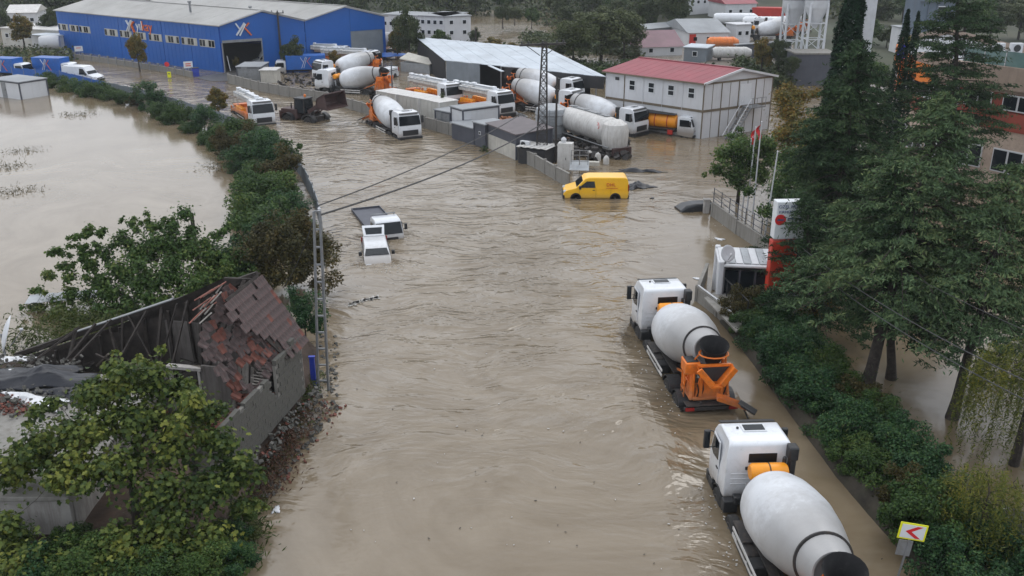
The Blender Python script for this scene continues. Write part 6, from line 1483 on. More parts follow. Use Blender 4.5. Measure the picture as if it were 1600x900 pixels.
_, dt = uz(573, 47, e2n, n2)
gpanel([(d0, dt), (L2, dt), (L2, eh), (d0, gz_(d0))] if d0 >= half+(L2-half)/2 else [(d0, dt), (L2, dt), (L2, eh), (half+(L2-half)/2, ap), (d0, gz_(d0))])
gpanel([(d1, -.3), (L2, -.3), (L2, dt), (d1, dt)])
dr_ = gpanel([(d0, -.3), (d1, -.3), (d1, dt), (d0, dt)], 'greyclad', 'roller_door', .04)
m = MB(); m.prism([wp2(ga, gt-.0), wp2(gb, gt), wp2(gb, gt+.35), wp2(ga, gt+.35)], n2*.3); recalc(m.build('gate_lintel', 'steel', hall, smooth=False))
for u_ in (ga, gb): m = MB(); m.bar(wp2(u_, -.3)+n2*.1, wp2(u_, gt)+n2*.1, .16, .24); m.build('gate_jamb', 'steel', hall)
m = MB(); m.poly([wp2(0, .03), wp2(L2, .03), wp2(L2, .03)+e1n*L1, wp1(L1, .03)]); m.build('floor', 'asphalt', hall)
m = MB(); m.prism([wp2(0, 0)+e1n*L1, wp2(L2, 0)+e1n*L1, wp2(L2, eh)+e1n*L1, wp2(0, eh)+e1n*L1], e1n*.1); m.prism([wp2(L2, 0), wp2(L2, eh), wp2(L2, eh)+e1n*L1, wp2(L2, 0)+e1n*L1], e2n*.1); recalc(m.build('far_wall', 'bluepost', hall, smooth=False))
# roofs, in strips with a slight tone change, standing seams
for (ua, ub, uc) in ((0, half/2, half), (half, half+(L2-half)/2, L2)):
    for (p, q) in ((ua, ub), (uc, ub)):
        o_ = -.35 if p == 0 else (.35 if p == L2 else 0)
        A = e2n*(p+o_)+Vector((0, 0, eh+.02+(-.12 if o_ else 0))); B = e2n*q+Vector((0, 0, ap+.02))
        ns = 8
        for k in range(ns):
            f0, f1 = -.012+1.02*k/ns, -.012+1.02*(k+1)/ns
            m = MB(); m.prism([A+e1n*L1*f0, A+e1n*(L1*f1-.05), B+e1n*(L1*f1-.05), B+e1n*L1*f0], (0, 0, .12)); recalc(m.build('roof_sheet', 'hallroof', hall, smooth=False))
    m = MB(); m.bar(e2n*ub+Vector((0, 0, ap+.15))-e1n*.3, e2n*ub+Vector((0, 0, ap+.15))+e1n*L1, .5, .08); m.build('ridge_cap', 'hallroof', hall)
m = MB()
for (a, b) in (((0, eh), (half/2, ap)), ((half/2, ap), (half, eh)), ((half, eh), (half+(L2-half)/2, ap)), ((half+(L2-half)/2, ap), (L2, eh))):
    m = MB(); m.bar(wp2(a[0], a[1]+.05)+n2*.2, wp2(b[0], b[1]+.05)+n2*.2, .1, .28); m.build('verge_trim', 'panelwhite', hall)
for (px, py) in ((296, 4), (391, 12)):
    p = PY(px, py, (K0+e1n*14).y)-K0; m = MB(); m.lathe([(.16, -1.4), (.16, 0), (.28, .02), (.28, .2), (.02, .3)], p, (0, 0, 1), 10); m.build('roof_vent', 'steel', hall)
# logos: strokes laid on the wall through their pixels
def strokes(L, en, nn, w_):
    for (x0, y0, x1, y1, m_) in L:
        a, b = uz(x0, y0, en, nn), uz(x1, y1, en, nn); f = wp1 if en is e1n else wp2
        m = MB(); m.bar(f(*a)+nn*.24, f(*b)+nn*.24, w_, w_*.5); m.build('logo_stroke', m_, hall)
strokes([(366.8, 36.5, 373.5, 45.5, 'signwhite'), (380.5, 35.5, 368.5, 55, 'signwhite'), (382, 37, 373.5, 55.5, 'signwhite'), (387.5, 35.5, 383, 41, 'textorange'), (380.5, 42.5, 391.5, 54.5, 'textorange')], e2n, n2, .34)
strokes([(199.3, 31.5, 203.5, 38.5, 'signwhite'), (207, 31.5, 201, 48, 'signwhite'), (208.5, 33, 204, 48.5, 'signwhite'), (211, 34, 207.5, 40, 'textorange'), (207.5, 38, 212.5, 50, 'textorange')], e1n, n1, .32)
rzw = math.atan2(-e1n.y, -e1n.x)
a = uz(219, 40.5, e1n, n1); lt = text('yıl', 'lettering', 'signwhite', hall, 2.0, wp1(*a)+n1*.2, (PI/2, 0, rzw), .03)
a = uz(231, 42, e1n, n1); lt = text('kay', 'lettering', 'textorange', hall, 2.0, wp1(*a)+n1*.2, (PI/2, 0, rzw), .03)
m = MB(); m.bar(wp2(.6, eh*.35)+n2*.2, wp2(.9, eh*.02)+n2*.2, .1, .08); m.build('drainpipe', 'panelwhite', hall)
# leaning blue conveyor at the second gable and flag by the gate
p = G(413, 104); t = thing('flag', 'small red flag on a pole beside the hall gate', 'flag', (p.x, p.y, 0)); m = MB(); m.tube([(0, 0, -.3), (0, 0, 4.8)], .04, 6); m.build('pole', 'steel', t); m = MB(); m.prism([(.05, 0, 4.7), (.9, .1, 4.0), (.9, .1, 2.9), (.05, 0, 3.6)], (0, .02, 0)); recalc(m.build('flag_cloth', 'signred', t, smooth=False))
p = G(490, 100); t = thing('conveyor', 'pale blue inclined conveyor leaning at the second hall gable', 'conveyor', (p.x, p.y+2, 0)); m = MB(); m.bar((-1.8, 0, 4.6), (.9, 0, 1.0), .7, .3); m.build('belt_frame', 'bluepaint', t); m = MB(); m.bar((-1, 0, -.3), (-1, 0, 3.6), .14); m.bar((.6, 0, -.3), (.6, 0, 1.4), .14); m.build('support', 'steel', t)
# wet apron in front of the gate
m = MB(); m.poly([G(303, 121, .03), G(352, 113.5, .03), G(425, 104, .03), G(440, 112, .03), G(368, 126, .03), G(330, 127, .03)]); o = m.build('forecourt', 'asphalt', kind='structure')
# ================================================================ CABIN BLOCK WITH RED ROOF
EHc = 5.3
c0 = G(1101, 131, EHc); c1 = G(948, 112, EHc); c2 = G(1208, 119, EHc)
c0.z = c1.z = c2.z = 0
f1, f2 = (c1-c0), (c2-c0); LA, LB = f1.length, f2.length; f1.normalize(); f2.normalize()
mA = Vector((f1.y, -f1.x, 0)); mA = mA if mA.dot(-c0) > 0 else -mA
mB_ = Vector((f2.y, -f2.x, 0)); mB_ = mB_ if mB_.dot(-c0) > 0 else -mB_
blk = thing('cabin_block', 'two storey white prefab cabin block with dusty red pitched roof and outside stairs', 'building', c0)
def qa(u_, z, o=0): return f1*u_+mA*o+Vector((0, 0, z))
def qb(u_, z, o=0): return f2*u_+mB_*o+Vector((0, 0, z))
def slab(fn, a, b, z0, z1, o0, o1, nm, m_, par, **k):
    m = MB(); m.prism([fn(a, z0, o0), fn(b, z0, o0), fn(b, z1, o0), fn(a, z1, o0)], fn(0, 0, o1)-fn(0, 0, o0)); return recalc(m.build(nm, m_, par, smooth=False, **k))
for fn, L_, n in ((qa, LA, 5), (qb, LB, 4)):
    for fl, (z0, z1) in enumerate(((-.4, 2.55), (2.75, 5.2))):
        for k in range(n):
            a, b = L_*k/n+.04, L_*(k+1)/n-.04
            slab(fn, a, b, z0, z1, -.08, 0, 'wall_panel', 'panelwhite', blk)
            if fn is qb:
                slab(fn, (a+b)/2-.03, (a+b)/2+.03, z0, z1, 0, .02, 'panel_joint', 'brownframe', blk)
            if fn is qa and (k < 4):
                w_ = slab(fn, (a+b)/2-.38+.2, (a+b)/2+.38+.2, z0+(1.0 if fl else 1.55), z0+(2.05 if fl else 2.45), 0, .05, 'window', 'signwhite', blk)
                slab(fn, (a+b)/2-.1, (a+b)/2+.5, z0+(1.08 if fl else 1.6), z0+(1.48 if fl else 1.95), .03, .07, 'pane', 'glass', w_)
                slab(fn, (a+b)/2-.1, (a+b)/2+.5, z0+(1.56 if fl else 2.0), z0+(1.98 if fl else 2.38), .03, .07, 'pane', 'glass', w_)
    for k in range(n+1):
        u_ = L_*k/n; m = MB(); m.bar(fn(u_, -.4, .02), fn(u_, 5.25, .02), .1, .07); m.build('frame_post', 'brownframe' if (k == 0 or (fn is qa and k == 4) or fn is qb) else 'panelwhite', blk)
    slab(fn, 0, L_, 2.55, 2.78, -.05, .06, 'floor_beam', 'brownframe', blk); slab(fn, 0, L_, 5.18, 5.34, -.05, .05, 'top_beam', 'brownframe', blk)
slab(qa, LA*.86, LA*.9, 4.6, 4.9, 0, .06, 'small_vent', 'black', blk)
slab(qb, LB*.52, LB*.68, 2.8, 4.85, 0, .05, 'door', 'signwhite', blk)
m = MB(); inner = [Vector((0, 0, -.4))-mA*.1-mB_*.1, f1*LA, f1*LA+f2*LB, f2*LB]
m.prism([f1*.2+f2*.2, f1*(LA-.1)+f2*.2, f1*(LA-.1)+f2*(LB-.1), f1*.2+f2*(LB-.1)], (0, 0, 5.2)); recalc(m.build('core_walls', 'panelwhite', blk, smooth=False))
rh_ = EHc+1.05; ov = .35
r0, r1 = f2*(LB/2)+Vector((0, 0, rh_)), f2*(LB/2)+f1*LA+Vector((0, 0, rh_))
for sgn, base_ in ((0, 0), (1, LB)):
    e_ = f2*(base_+(-ov if sgn == 0 else ov))+Vector((0, 0, EHc+.02)); ns = 12
    for k in range(ns):
        a, b = -ov+(LA+2*ov)*k/ns, -ov+(LA+2*ov)*(k+1)/ns-.03
        m = MB(); m.prism([e_+f1*a, e_+f1*b, f2*(LB/2)+f1*b+Vector((0, 0, rh_)), f2*(LB/2)+f1*a+Vector((0, 0, rh_))], (0, 0, .07)); recalc(m.build('roof_sheet', 'redroof', blk, smooth=False))
m = MB(); m.bar(r0-f1*ov+Vector((0, 0, .09)), r1+f1*ov+Vector((0, 0, .09)), .3, .06); m.build('ridge_cap', 'redroof', blk)
m = MB(); m.prism([qb(0, EHc, -.05), qb(LB, EHc, -.05), qb(LB/2, rh_, -.05)], -f1*-.02+f1*.06); recalc(m.build('gable_infill', 'panelwhite', blk, smooth=False))
for s in (0, 1):
    a = qb(-ov if s == 0 else LB+ov, EHc+.02, ov); b = qb(LB/2, rh_+.02, ov); m = MB(); m.bar(a, b, .12, .2); m.build('verge_trim', 'panelwhite', blk)
m = MB(); m.bar(qa(-ov, EHc, ov+.0), qa(LA+ov, EHc, ov), .12, .14); m.build('gutter', 'brownframe', blk)
# outside stairs on the right-hand face
st0, st1 = qb(LB*.58, 2.7, .2), qb(LB*.14, -.5, 1.6)
for s in (0, .95):
    m = MB(); m.bar(st0+mB_*s, st1+mB_*s, .08, .24); m.build('stair_stringer', 'steel', blk)
    m = MB(); m.bar(st0+mB_*s+Vector((0, 0, .95)), st1+mB_*s+Vector((0, 0, .95)), .06); m.build('stair_handrail', 'panelwhite', blk)
for k in range(13): p = st0.lerp(st1, (k+.3)/13)+mB_*.47; m = MB(); m.box(p, (.26, .95, .05), math.atan2(mB_.y, mB_.x)-PI/2); m.build('stair_tread', 'steel', blk)
slab(qb, LB*.56, LB*.78, 2.62, 2.72, 0, 1.3, 'stair_landing', 'steel', blk)
m = MB()
for k in range(4): a = LB*(.58+.065*k); m.bar(qb(a, 2.7, 1.28), qb(a, 3.6, 1.28), .04)
m.bar(qb(LB*.56, 3.6, 1.28), qb(LB*.78, 3.6, 1.28), .05); m.build('landing_rail', 'steel', blk)

# ================================================================ DARK SHED WITH LIGHT ROOF
hs_ = 3.1
A0 = G(696, 95, hs_); B0 = G(651, 66, hs_-.2); D0 = G(948, 121, hs_)
A0.z = B0.z = D0.z = 0
sh = thing('metal_shed', 'long black walled shed with a wide pale blue grey metal roof', 'shed', A0)
g1, g2 = B0-A0, D0-A0
ns = 16
for k in range(ns):
    a, b = g2*(k/ns)-g2.normalized()*.1, g2*((k+1)/ns)-g2.normalized()*.09; z = .03*(k % 2)
    m = MB(); m.prism([a+Vector((0, 0, hs_+z)), b+Vector((0, 0, hs_+z)), b+g1+Vector((0, 0, hs_+.5+z)), a+g1+Vector((0, 0, hs_+.5+z))], (0, 0, .07)); recalc(m.build('roof_sheet', 'shedroof', sh, smooth=False))
def wallseg(p, q, z0, z1, nm, m_, d): m = MB(); m.prism([p+Vector((0, 0, z0)), q+Vector((0, 0, z0)), q+Vector((0, 0, z1)), p+Vector((0, 0, z1))], d); return recalc(m.build(nm, m_, sh, smooth=False))
gn2 = g2.normalized(); gn1 = g1.normalized()
wallseg(g1*.02, g1*.98, -.3, hs_, 'end_wall', 'darkclad', gn2*.1)
m = MB()
for k in range(30): m.bar(g1*(k/30)-gn2*.02+Vector((0, 0, 0)), g1*(k/30)-gn2*.02+Vector((0, 0, hs_)), .06)
m.build('wall_rib', 'darkclad', sh, kind='stuff')
wallseg(gn2*.15, gn2*5.6, -.3, hs_, 'front_wall', 'greyclad', gn1*.1); wallseg(gn2*5.6, gn2*5.6+gn1*5, -.3, hs_, 'side_wall', 'darkclad', gn2*.1)
wallseg(gn2*5.6+gn1*5, gn2*(g2.length-.2)+gn1*5, -.3, hs_, 'recessed_wall', 'darkclad', gn1*.1)
for k in range(4): p = gn2*(9+k*4.6)+gn1*.2; m = MB(); m.bar(p+Vector((0, 0, -.3)), p+Vector((0, 0, hs_)), .16); m.build('post', 'steel', sh)
wallseg(gn2*9.5, gn2*(g2.length-.3), 1.7, hs_, 'dark_front_sheet', 'darkclad', gn1*.04)  # plain dark sheet across the upper part of the open front
m = MB(); m.bar(gn2*7-gn1*.4+Vector((0, 0, hs_+.02)), gn2*8.6-gn1*2.0+Vector((0, 0, hs_-.35)), .5, .05); m.build('loose_roof_sheet', 'shedroof', sh)

# ================================================================ GUARD BOOTH, TOTEM, WALLS, FLAGS (right bank)
b0_ = G(1122, 492); t = thing('guard_booth', 'white rounded guard booth with a ribbed translucent roof beside the red totem', 'booth', (b0_.x+.2, b0_.y+1.1, 0), math.radians(-8))
Lb, Wb, Hb = 3.6, 2.7, 2.35
for x in (0, Lb):
    for y in (0, Wb): m = MB(); m.box((x, y, Hb/2), (.32, .32, Hb+.6)); m.build('corner_post', 'panelwhite', t, bevel=.08, seg=3)
m = MB(); m.prism([(.1, 0, -.3), (Lb-.1, 0, -.3), (Lb-.1, 0, .8), (.1, 0, .8)], (0, .1, 0)); recalc(m.build('front_wall', 'charcoal', t, smooth=False))
m = MB(); m.prism([(Lb, .1, -.3), (Lb, Wb-.1, -.3), (Lb, Wb-.1, Hb), (Lb, .1, Hb)], (-.1, 0, 0)); recalc(m.build('right_wall', mat('pinkish_panel', (.5, .4, .45), .6, dirt=.3, nscale=.8), t, smooth=False))
m = MB(); m.prism([(0, .1, -.3), (0, Wb-.1, -.3), (0, Wb-.1, Hb), (0, .1, Hb)], (.1, 0, 0)); recalc(m.build('left_wall', 'panelwhite', t, smooth=False))
m = MB(); m.prism([(.1, Wb, -.3), (Lb-.1, Wb, -.3), (Lb-.1, Wb, Hb), (.1, Wb, Hb)], (0, -.1, 0)); recalc(m.build('back_wall', 'panelwhite', t, smooth=False))
for k in range(4):
    x = .2+k*.82; m = MB(); m.box((x+.38, .03, 1.5), (.72, .04, 1.3)); w_ = m.build('window', 'glass', t); m = MB(); m.box((x, 0, 1.45), (.07, .09, 1.5)); m.build('mullion', 'charcoal', t)
m = MB(); m.box((Lb/2, Wb/2, Hb+.08), (Lb+.3, Wb+.3, .16)); m.build('roof_edge', 'panelwhite', t, bevel=.07, seg=3)
for k in range(9): m = MB(); m.box((.15+k*.41, Wb/2, Hb+.2), (.37, Wb-.1, .05), Matrix.Rotation(.0, 3, 'Y')); m.build('roof_strip', 'galv' if k % 2 else 'panelwhite', t, bevel=.01)
p = PY(1140, 396, b0_.y+.9); dd = dish('round satellite dish on a mast at the guard booth corner', (p.x-.1, b0_.y+.9, 0), math.radians(200), .42, -.3, p.z)
# low retaining wall and ledges around the booth
LW = [G(1089, 470), G(1120, 494), G(1148, 522)]
wallrun('booth_wall', 'grey retaining wall with a white pipe rail in front of the guard booth', [LW[0]+Vector((0, 0, 0)), LW[1], LW[2]], .85, 3, 'concrete', 'concrete', hp=.05, z0=-.8)
wallrun('booth_side_wall', 'short grey wall running back from the booth wall corner toward the street', [G(1089, 470), G(1104, 432)], .85, 3, 'concrete', 'concrete', hp=.05)
t = thing('pipe_rail', 'pale pipe rail on top of the wall before the guard booth', 'rail', LW[0]); q = LW[1]-LW[0]; q2 = LW[2]-LW[0]; m = MB(); m.tube([(0, -.12, .95), q+Vector((0, -.12, .95)), q2+Vector((0, -.12, .95))], .045, 8); m.build('pipe', 'panelwhite', t)
m = MB(); m.prism([G(1100, 468, .7), G(1150, 520, .7), G(1190, 500, .7), G(1150, 440, .7)], (0, 0, .1)); o = recalc(m.build('booth_ledge', 'concrete', kind='structure', smooth=False))
for k in range(7):
    p = G(1105, 470).lerp(G(1150, 520), k/6)+Vector((.5, .1, .8)); 
    if k == 0: fr2_ = thing('booth_fence', 'black iron fence bars along the ledge in front of the guard booth', 'fence', p); fo = p.copy()
    m = MB(); m.bar(p-fo, p-fo+Vector((0, 0, .9)), .05); m.build('fence_bar', 'black', fr2_)
m = MB(); m.bar((0, 0, .9), G(1150, 520)+Vector((.5, .1, .8))-fo+Vector((0, 0, .9)), .05); m.build('top_rail', 'black', fr2_)
# totem sign
tb = G(1208, 508); ty = tb.y+.9
def tz(py, px=1208): return PY(px, py, ty).z
zt0, zt1, zt2 = .2, tz(374), tz(312); tx0, tx1 = PY(1197, 440, ty).x, PY(1238, 440, ty).x
tw = tx1-tx0; t = thing('totem_sign', 'tall red totem with a grey white sign board on top, half hidden by cedar branches', 'sign', ((tx0+tx1)/2, ty, 0), math.radians(4))
m = MB(); m.box((0, 0, (zt0+zt1)/2-.3), (tw, .5, zt1-zt0+.6)); m.build('red_column', 'totemred', t, bevel=.05)
bw = PY(1250, 340, ty).x-PY(1202, 340, ty).x; m = MB(); m.box((.12, -.02, (zt1+zt2)/2+.05), (bw, .6, zt2-zt1-.14)); bd = m.build('sign_head', 'signwhite', t, bevel=.04)
text('OZEL MOLWA', 'lettering', 'textblue', bd, .23, (.18, -.33, zt2-.28), (PI/2, 0, 0)); text('KIRMIZI KAVAK', 'lettering', 'textblue', bd, .2, (.16, -.33, zt2-.56), (PI/2, 0, 0))
m = MB(); m.lathe([(.01, 0), (.28, 0), (.28, .02), (.01, .02)], (-.42, -.325, zt2-.95), (0, -1, 0), 24); m.build('red_disc', 'signred', bd); m = MB(); m.box((-.42, -.36, zt2-.95), (.34, .012, .07)); m.build('disc_bar', 'textblue', bd)
for k in range(2): m = MB(); m.box((.35, -.33, zt2-.9-.22*k), (.8, .012, .07)); m.build('lettering_line', 'textblue', bd)
g = G(1225, 512); t = thing('grey_cabinet', 'pale grey electrical cabinet at the foot of the red totem', 'cabinet', (g.x+.2, g.y+.3, 0), .1); m = MB(); m.box((0, 0, .7), (.95, .5, 2.0)); m.build('cabinet_body', 'panelwhite', t, bevel=.03); m = MB(); m.box((0, -.26, .8), (.8, .02, 1.5)); m.build('cabinet_door', 'signwhite', t)
# wall with fence along the side street and flag poles
SW = [G(1113, 338), G(1150, 365), G(1200, 398), G(1240, 425)]
wallrun('street_side_wall', 'grey street wall with a rail below the flagpoles', SW, 1.0, 3.2, 'concrete', 'concrete', hp=.05)
t = thing('wall_fence', 'dark wire fence on top of the wall below the flagpoles', 'fence', SW[0])
for a, b in zip(SW, SW[1:]):
    d = b-a; k = max(2, int(d.length/1.1))
    for j in range(k): p = a.lerp(b, j/k)-SW[0]; m = MB(); m.bar(p+Vector((0, 0, 1)), p+Vector((0, 0, 2.1)), .05); m.build('fence_post', 'charcoal', t)
    for z in (1.35, 1.75, 2.05): m = MB(); m.bar(a-SW[0]+Vector((0, 0, z)), b-SW[0]+Vector((0, 0, z)), .03); m.build('fence_rail', 'charcoal', t)
g = G(1103, 332); t = thing('stone_post', 'short pale post at the end of the wall beside the submerged car', 'post', (g.x, g.y, 0)); m = MB(); m.box((0, 0, .3), (.42, .42, 1.3)); m.build('shaft', 'plaster', t, bevel=.04); m = MB(); m.box((0, 0, .98), (.5, .5, .1)); m.build('cap', 'plaster', t)
# submerged dark car: only the roof shows
g = G(1092, 326); t = thing('submerged_car', 'dark car drowned up to its roof at the end of the wall', 'car', (g.x+.1, g.y, -.92), math.radians(-78))
o = loft_body([(-1.9, .6, .8), (-1.75, 1.05, .72), (-1.3, 1.34, .6), (-.6, 1.45, .56), (.3, 1.44, .56), (.8, 1.3, .6), (1.5, 1.0, .7), (2.1, .8, .78), (2.1, .4, .8), (-1.9, .4, .8)], 'roof_shell', mat('dark_car_paint', (.02, .022, .026), .35, dirt=.3), t, .16, 3)
panel([(-.5, .95, 1.27), (.5, .95, 1.27), (.6, 1.6, 1.0), (-.6, 1.6, 1.0)], (0, .4, .9), 'windshield', 'glass', o, .05)
for k, (px, py, pt, lab, fl) in enumerate(((1160, 325, 218, 'leftmost flagpole of the tight group of three', 0), (1167, 330, 200, 'middle flagpole of the group of three, flying a red flag', 1), (1176, 335, 192, 'right flagpole of the group of three with a red flag', 2), (1194, 372, 238, 'single leaning white flagpole right of the group of three', 0))):
    b = G(px, py); top_ = PY(px+(14 if k < 3 else 21), pt, b.y); t = thing('flagpole', lab, 'flagpole', (b.x, b.y, 0), 0, 'flagpoles behind the street wall'); tp_ = top_-Vector((b.x, b.y, 0))
    m = MB(); m.tube([(0, 0, -.3), tp_], [.065, .04], 8); m.build('pole', 'panelwhite', t); m = MB(); m.lathe([(.02, 0), (.07, .06), (.02, .12)], tp_, (0, 0, 1), 8); m.build('finial', 'panelwhite', t)
    if fl:
        n = 10; vs = []; fs = []
        for i in range(n+1):
            for j in range(2): vs.append(tp_+Vector((-.02-.2*math.sin(i*.55)*(.3 if fl == 1 else .6)-.2*j, -.1*math.cos(i)*j, -.12-.1*i-.1*j)))
        for i in range(n): fs.append((2*i, 2*i+1, 2*i+3, 2*i+2))
        m = MB(); m.add(vs, fs); o = m.build('flag_cloth', 'signred', t); so = o.modifiers.new('thickness', 'SOLIDIFY'); so.thickness = .015
        if fl == 1:
            q = tp_+Vector((-.15, -.13, -.6)); m = MB(); m.lathe([(.05, 0), (.075, 0), (.075, .01), (.05, .01)], q, (0, -1, 0), 16, cap=False); m.build('crescent', 'signwhite', t); m = MB(); m.box(q+Vector((.08, 0, 0)), (.035, .012, .035), Matrix.Rotation(.78, 3, 'Y')); m.build('star', 'signwhite', t)
# cables on the right
wire('upper black cable crossing in front of the conifers to the right edge', PY(1235, 372, ty), PY(1700, 640, 20), .5, .018)
wire('lower black cable of the pair crossing in front of the conifers', PY(1232, 385, ty), PY(1690, 668, 20), .55, .018)
wire('third cable higher up among the cedar branches', PY(1250, 330, ty+1), PY(1700, 560, 26), .3, .014)
wire('cable from the wall to the totem across the side street', PY(1113, 300, 66), PY(1200, 374, ty), .15, .02)
# chevron sign
g = G(1398, 935); cz = PY(1416, 834, g.y).z; t = thing('chevron_sign', 'yellow bordered white sign with a red chevron pointing left above the water', 'sign', (PY(1412, 840, g.y).x, g.y, 0), math.radians(-6)); t.rotation_euler = (math.radians(-4), math.radians(7), math.radians(-6))
m = MB(); m.tube([(-.02, .05, -.6), (0, .05, cz+.1)], .035, 8); m.build('post', 'steel', t)
m = MB(); m.box((0, 0, cz), (.82, .025, .56)); sb_ = m.build('yellow_board', 'signyellow', t, bevel=.01); m = MB(); m.box((0, -.018, cz), (.7, .012, .45)); m.build('white_field', 'signwhite', sb_)
m = MB(); m.prism([(-.22, -.028, cz), (.1, -.028, cz+.2), (.26, -.028, cz+.2), (-.04, -.028, cz), (.26, -.028, cz-.2), (.1, -.028, cz-.2)], (0, -.008, 0)); recalc(m.build('red_chevron', 'signred', sb_, smooth=False))
m = MB(); m.box((-.08, .06, cz-.62), (.42, .025, .52)); m.build('back_plate', 'steel', t)
# parked car at the right edge
g = G(1602, 905); make_van('parked_car', 'dark grey car seen only by its left side at the bottom right edge', 'car', (g.x+.75, g.y+1.0, -.35), math.radians(14), mat('graphite_car_paint', (.05, .055, .065), .3, dirt=.2, coat=.4), L=4.3, hw=.88, zt=1.5, windows=2, hood=1.2)

# ================================================================ BRICK BUILDING on the right
bb = thing('brick_building', 'curved red brick office building with brown and orange fascia behind the conifers', 'building', (0, 0, 0))
FP = [PY(1396, 150, 92), PY(1404, 150, 86), PY(1425, 150, 80.5), PY(1455, 150, 77), PY(1500, 150, 74.5), PY(1560, 150, 72), PY(1630, 150, 69), PY(1760, 150, 64)]
for p in FP: p.z = 0
bb.location = FP[3]; FPl = [p-FP[3] for p in FP]
pr = 76.0
def zz(py): return PY(1500, py, 74.5).z-.7
Zs = dict(par=zz(82), fas=zz(116), wtop=zz(122), sill=zz(150), red=zz(177), low=zz(200))
def band(nm, m_, z0, z1, out, i0=0, i1=None):
    for a, b in list(zip(FPl, FPl[1:]))[i0:i1]:
        d = b-a; n_ = Vector((d.y, -d.x, 0)).normalized(); n_ = n_ if n_.dot(-(FP[3]+a)) > 0 else -n_
        m = MB(); m.prism([a+Vector((0, 0, z0))-n_*.4, b+Vector((0, 0, z0))-n_*.4, b+Vector((0, 0, z1))-n_*.4, a+Vector((0, 0, z1))-n_*.4], n_*(.4+out)); recalc(m.build(nm, m_, bb, smooth=False))
band('fascia_band', 'stoneband', Zs['fas'], Zs['par'], .35, 2); band('orange_fascia', 'orangeclad', Zs['fas']-.5, Zs['fas']+1.0, .42, 0, 3)
band('upper_wall', 'stoneband', Zs['wtop'], Zs['fas']-.02, .02); band('window_wall', 'brick', Zs['sill'], Zs['wtop'], -.1); band('brick_band', 'brick', Zs['red'], Zs['sill'], .1); band('sill', 'panelwhite', Zs['sill'], Zs['sill']+.12, .2, 0, 4)
band('lower_wall', mat('beige_render', (.45, .35, .28), .8, dirt=.4), -.5, Zs['red'], 0)
for i, (a, b) in enumerate(zip(FPl, FPl[1:])):
    d = b-a; n_ = Vector((d.y, -d.x, 0)).normalized(); n_ = n_ if n_.dot(-(FP[3]+a)) > 0 else -n_; L_ = d.length; dn = d.normalized(); k = max(1, round(L_/2.6))
    for fl in (0, 1):
        z0, z1 = (Zs['sill']+.15, Zs['wtop']-.05) if fl == 0 else (1.4, 3.2)
        for j in range(k):
            c = a+dn*(L_*(j+.5)/k); hw_ = L_/k*.36 if i > 3 else L_/k*.44
            m = MB(); m.prism([c-dn*hw_+Vector((0, 0, z0)), c+dn*hw_+Vector((0, 0, z0)), c+dn*hw_+Vector((0, 0, z1)), c-dn*hw_+Vector((0, 0, z1))], n_*.12); f = recalc(m.build('window', 'panelwhite', bb, smooth=False))
            for s in (-1, 1): cc = c+dn*hw_*.5*s; hq = hw_*.43; m = MB(); m.prism([cc-dn*hq+Vector((0, 0, z0+.1)), cc+dn*hq+Vector((0, 0, z0+.1)), cc+dn*hq+Vector((0, 0, z1-.1)), cc-dn*hq+Vector((0, 0, z1-.1))], n_*.15); recalc(m.build('pane', 'glass', f, smooth=False))
bk_ = [p+Vector((14, 22, 0)) for p in FPl]
m = MB(); m.poly([FPl[0]+Vector((0, 0, Zs['par']-.6))]+[p+Vector((0, 0, Zs['par']-.6)) for p in FPl[1:]]+[FPl[-1]+Vector((3, 13, Zs['par']-.6)), FPl[0]+Vector((8, 8, Zs['par']-.6))]); m.build('flat_roof', 'greyroof', bb)
m = MB(); m.prism([FPl[0]+Vector((8, 8, -.5)), FPl[-1]+Vector((3, 13, -.5)), FPl[-1]+Vector((3, 13, Zs['par'])), FPl[0]+Vector((8, 8, Zs['par']))], (0, .2, 0)); m.prism([FPl[0]+Vector((0, 0, -.5)), FPl[0]+Vector((8, 8, -.5)), FPl[0]+Vector((8, 8, Zs['par'])), FPl[0]+Vector((0, 0, Zs['par']))], (-.2, .1, 0)); recalc(m.build('rear_wall', 'stoneband', bb, smooth=False))
# terrace glass and air conditioners
gp_ = mat('green_glass', (.12, .2, .19), .15, spec=.8)
for k in range(7):
    a = FPl[4].lerp(FPl[7], k/7); b = FPl[4].lerp(FPl[7], (k+.96)/7); m = MB(); m.prism([a+Vector((0, .5, Zs['par'])), b+Vector((0, .5, Zs['par'])), b+Vector((0, .5, Zs['par']+1.1)), a+Vector((0, .5, Zs['par']+1.1))], (0, .04, 0)); recalc(m.build('glass_balustrade', gp_, bb, smooth=False))
    m = MB(); m.bar(a+Vector((0, .5, Zs['par'])), a+Vector((0, .5, Zs['par']+1.2)), .05); m.build('balustrade_post', 'steel', bb)
for k, (px, lab) in enumerate(((1562, 'white outdoor air conditioner on the roof terrace, left of two'), (1590, 'white outdoor air conditioner on the roof terrace, right of two'))):
    p = PY(px, 62, 76.5); t = thing('air_conditioner', lab, 'air conditioner', (p.x, 76.5, Zs['par']-.5), 0, 'air conditioners on the roof terrace'); m = MB(); m.box((0, 0, .95), (.95, .4, 1.5)); m.build('casing', 'panelwhite', t, bevel=.03); m = MB(); m.lathe([(.01, 0), (.28, 0), (.28, .03)], (0, -.21, 1.3), (0, -1, 0), 18); m.build('fan_grille', 'black', t)
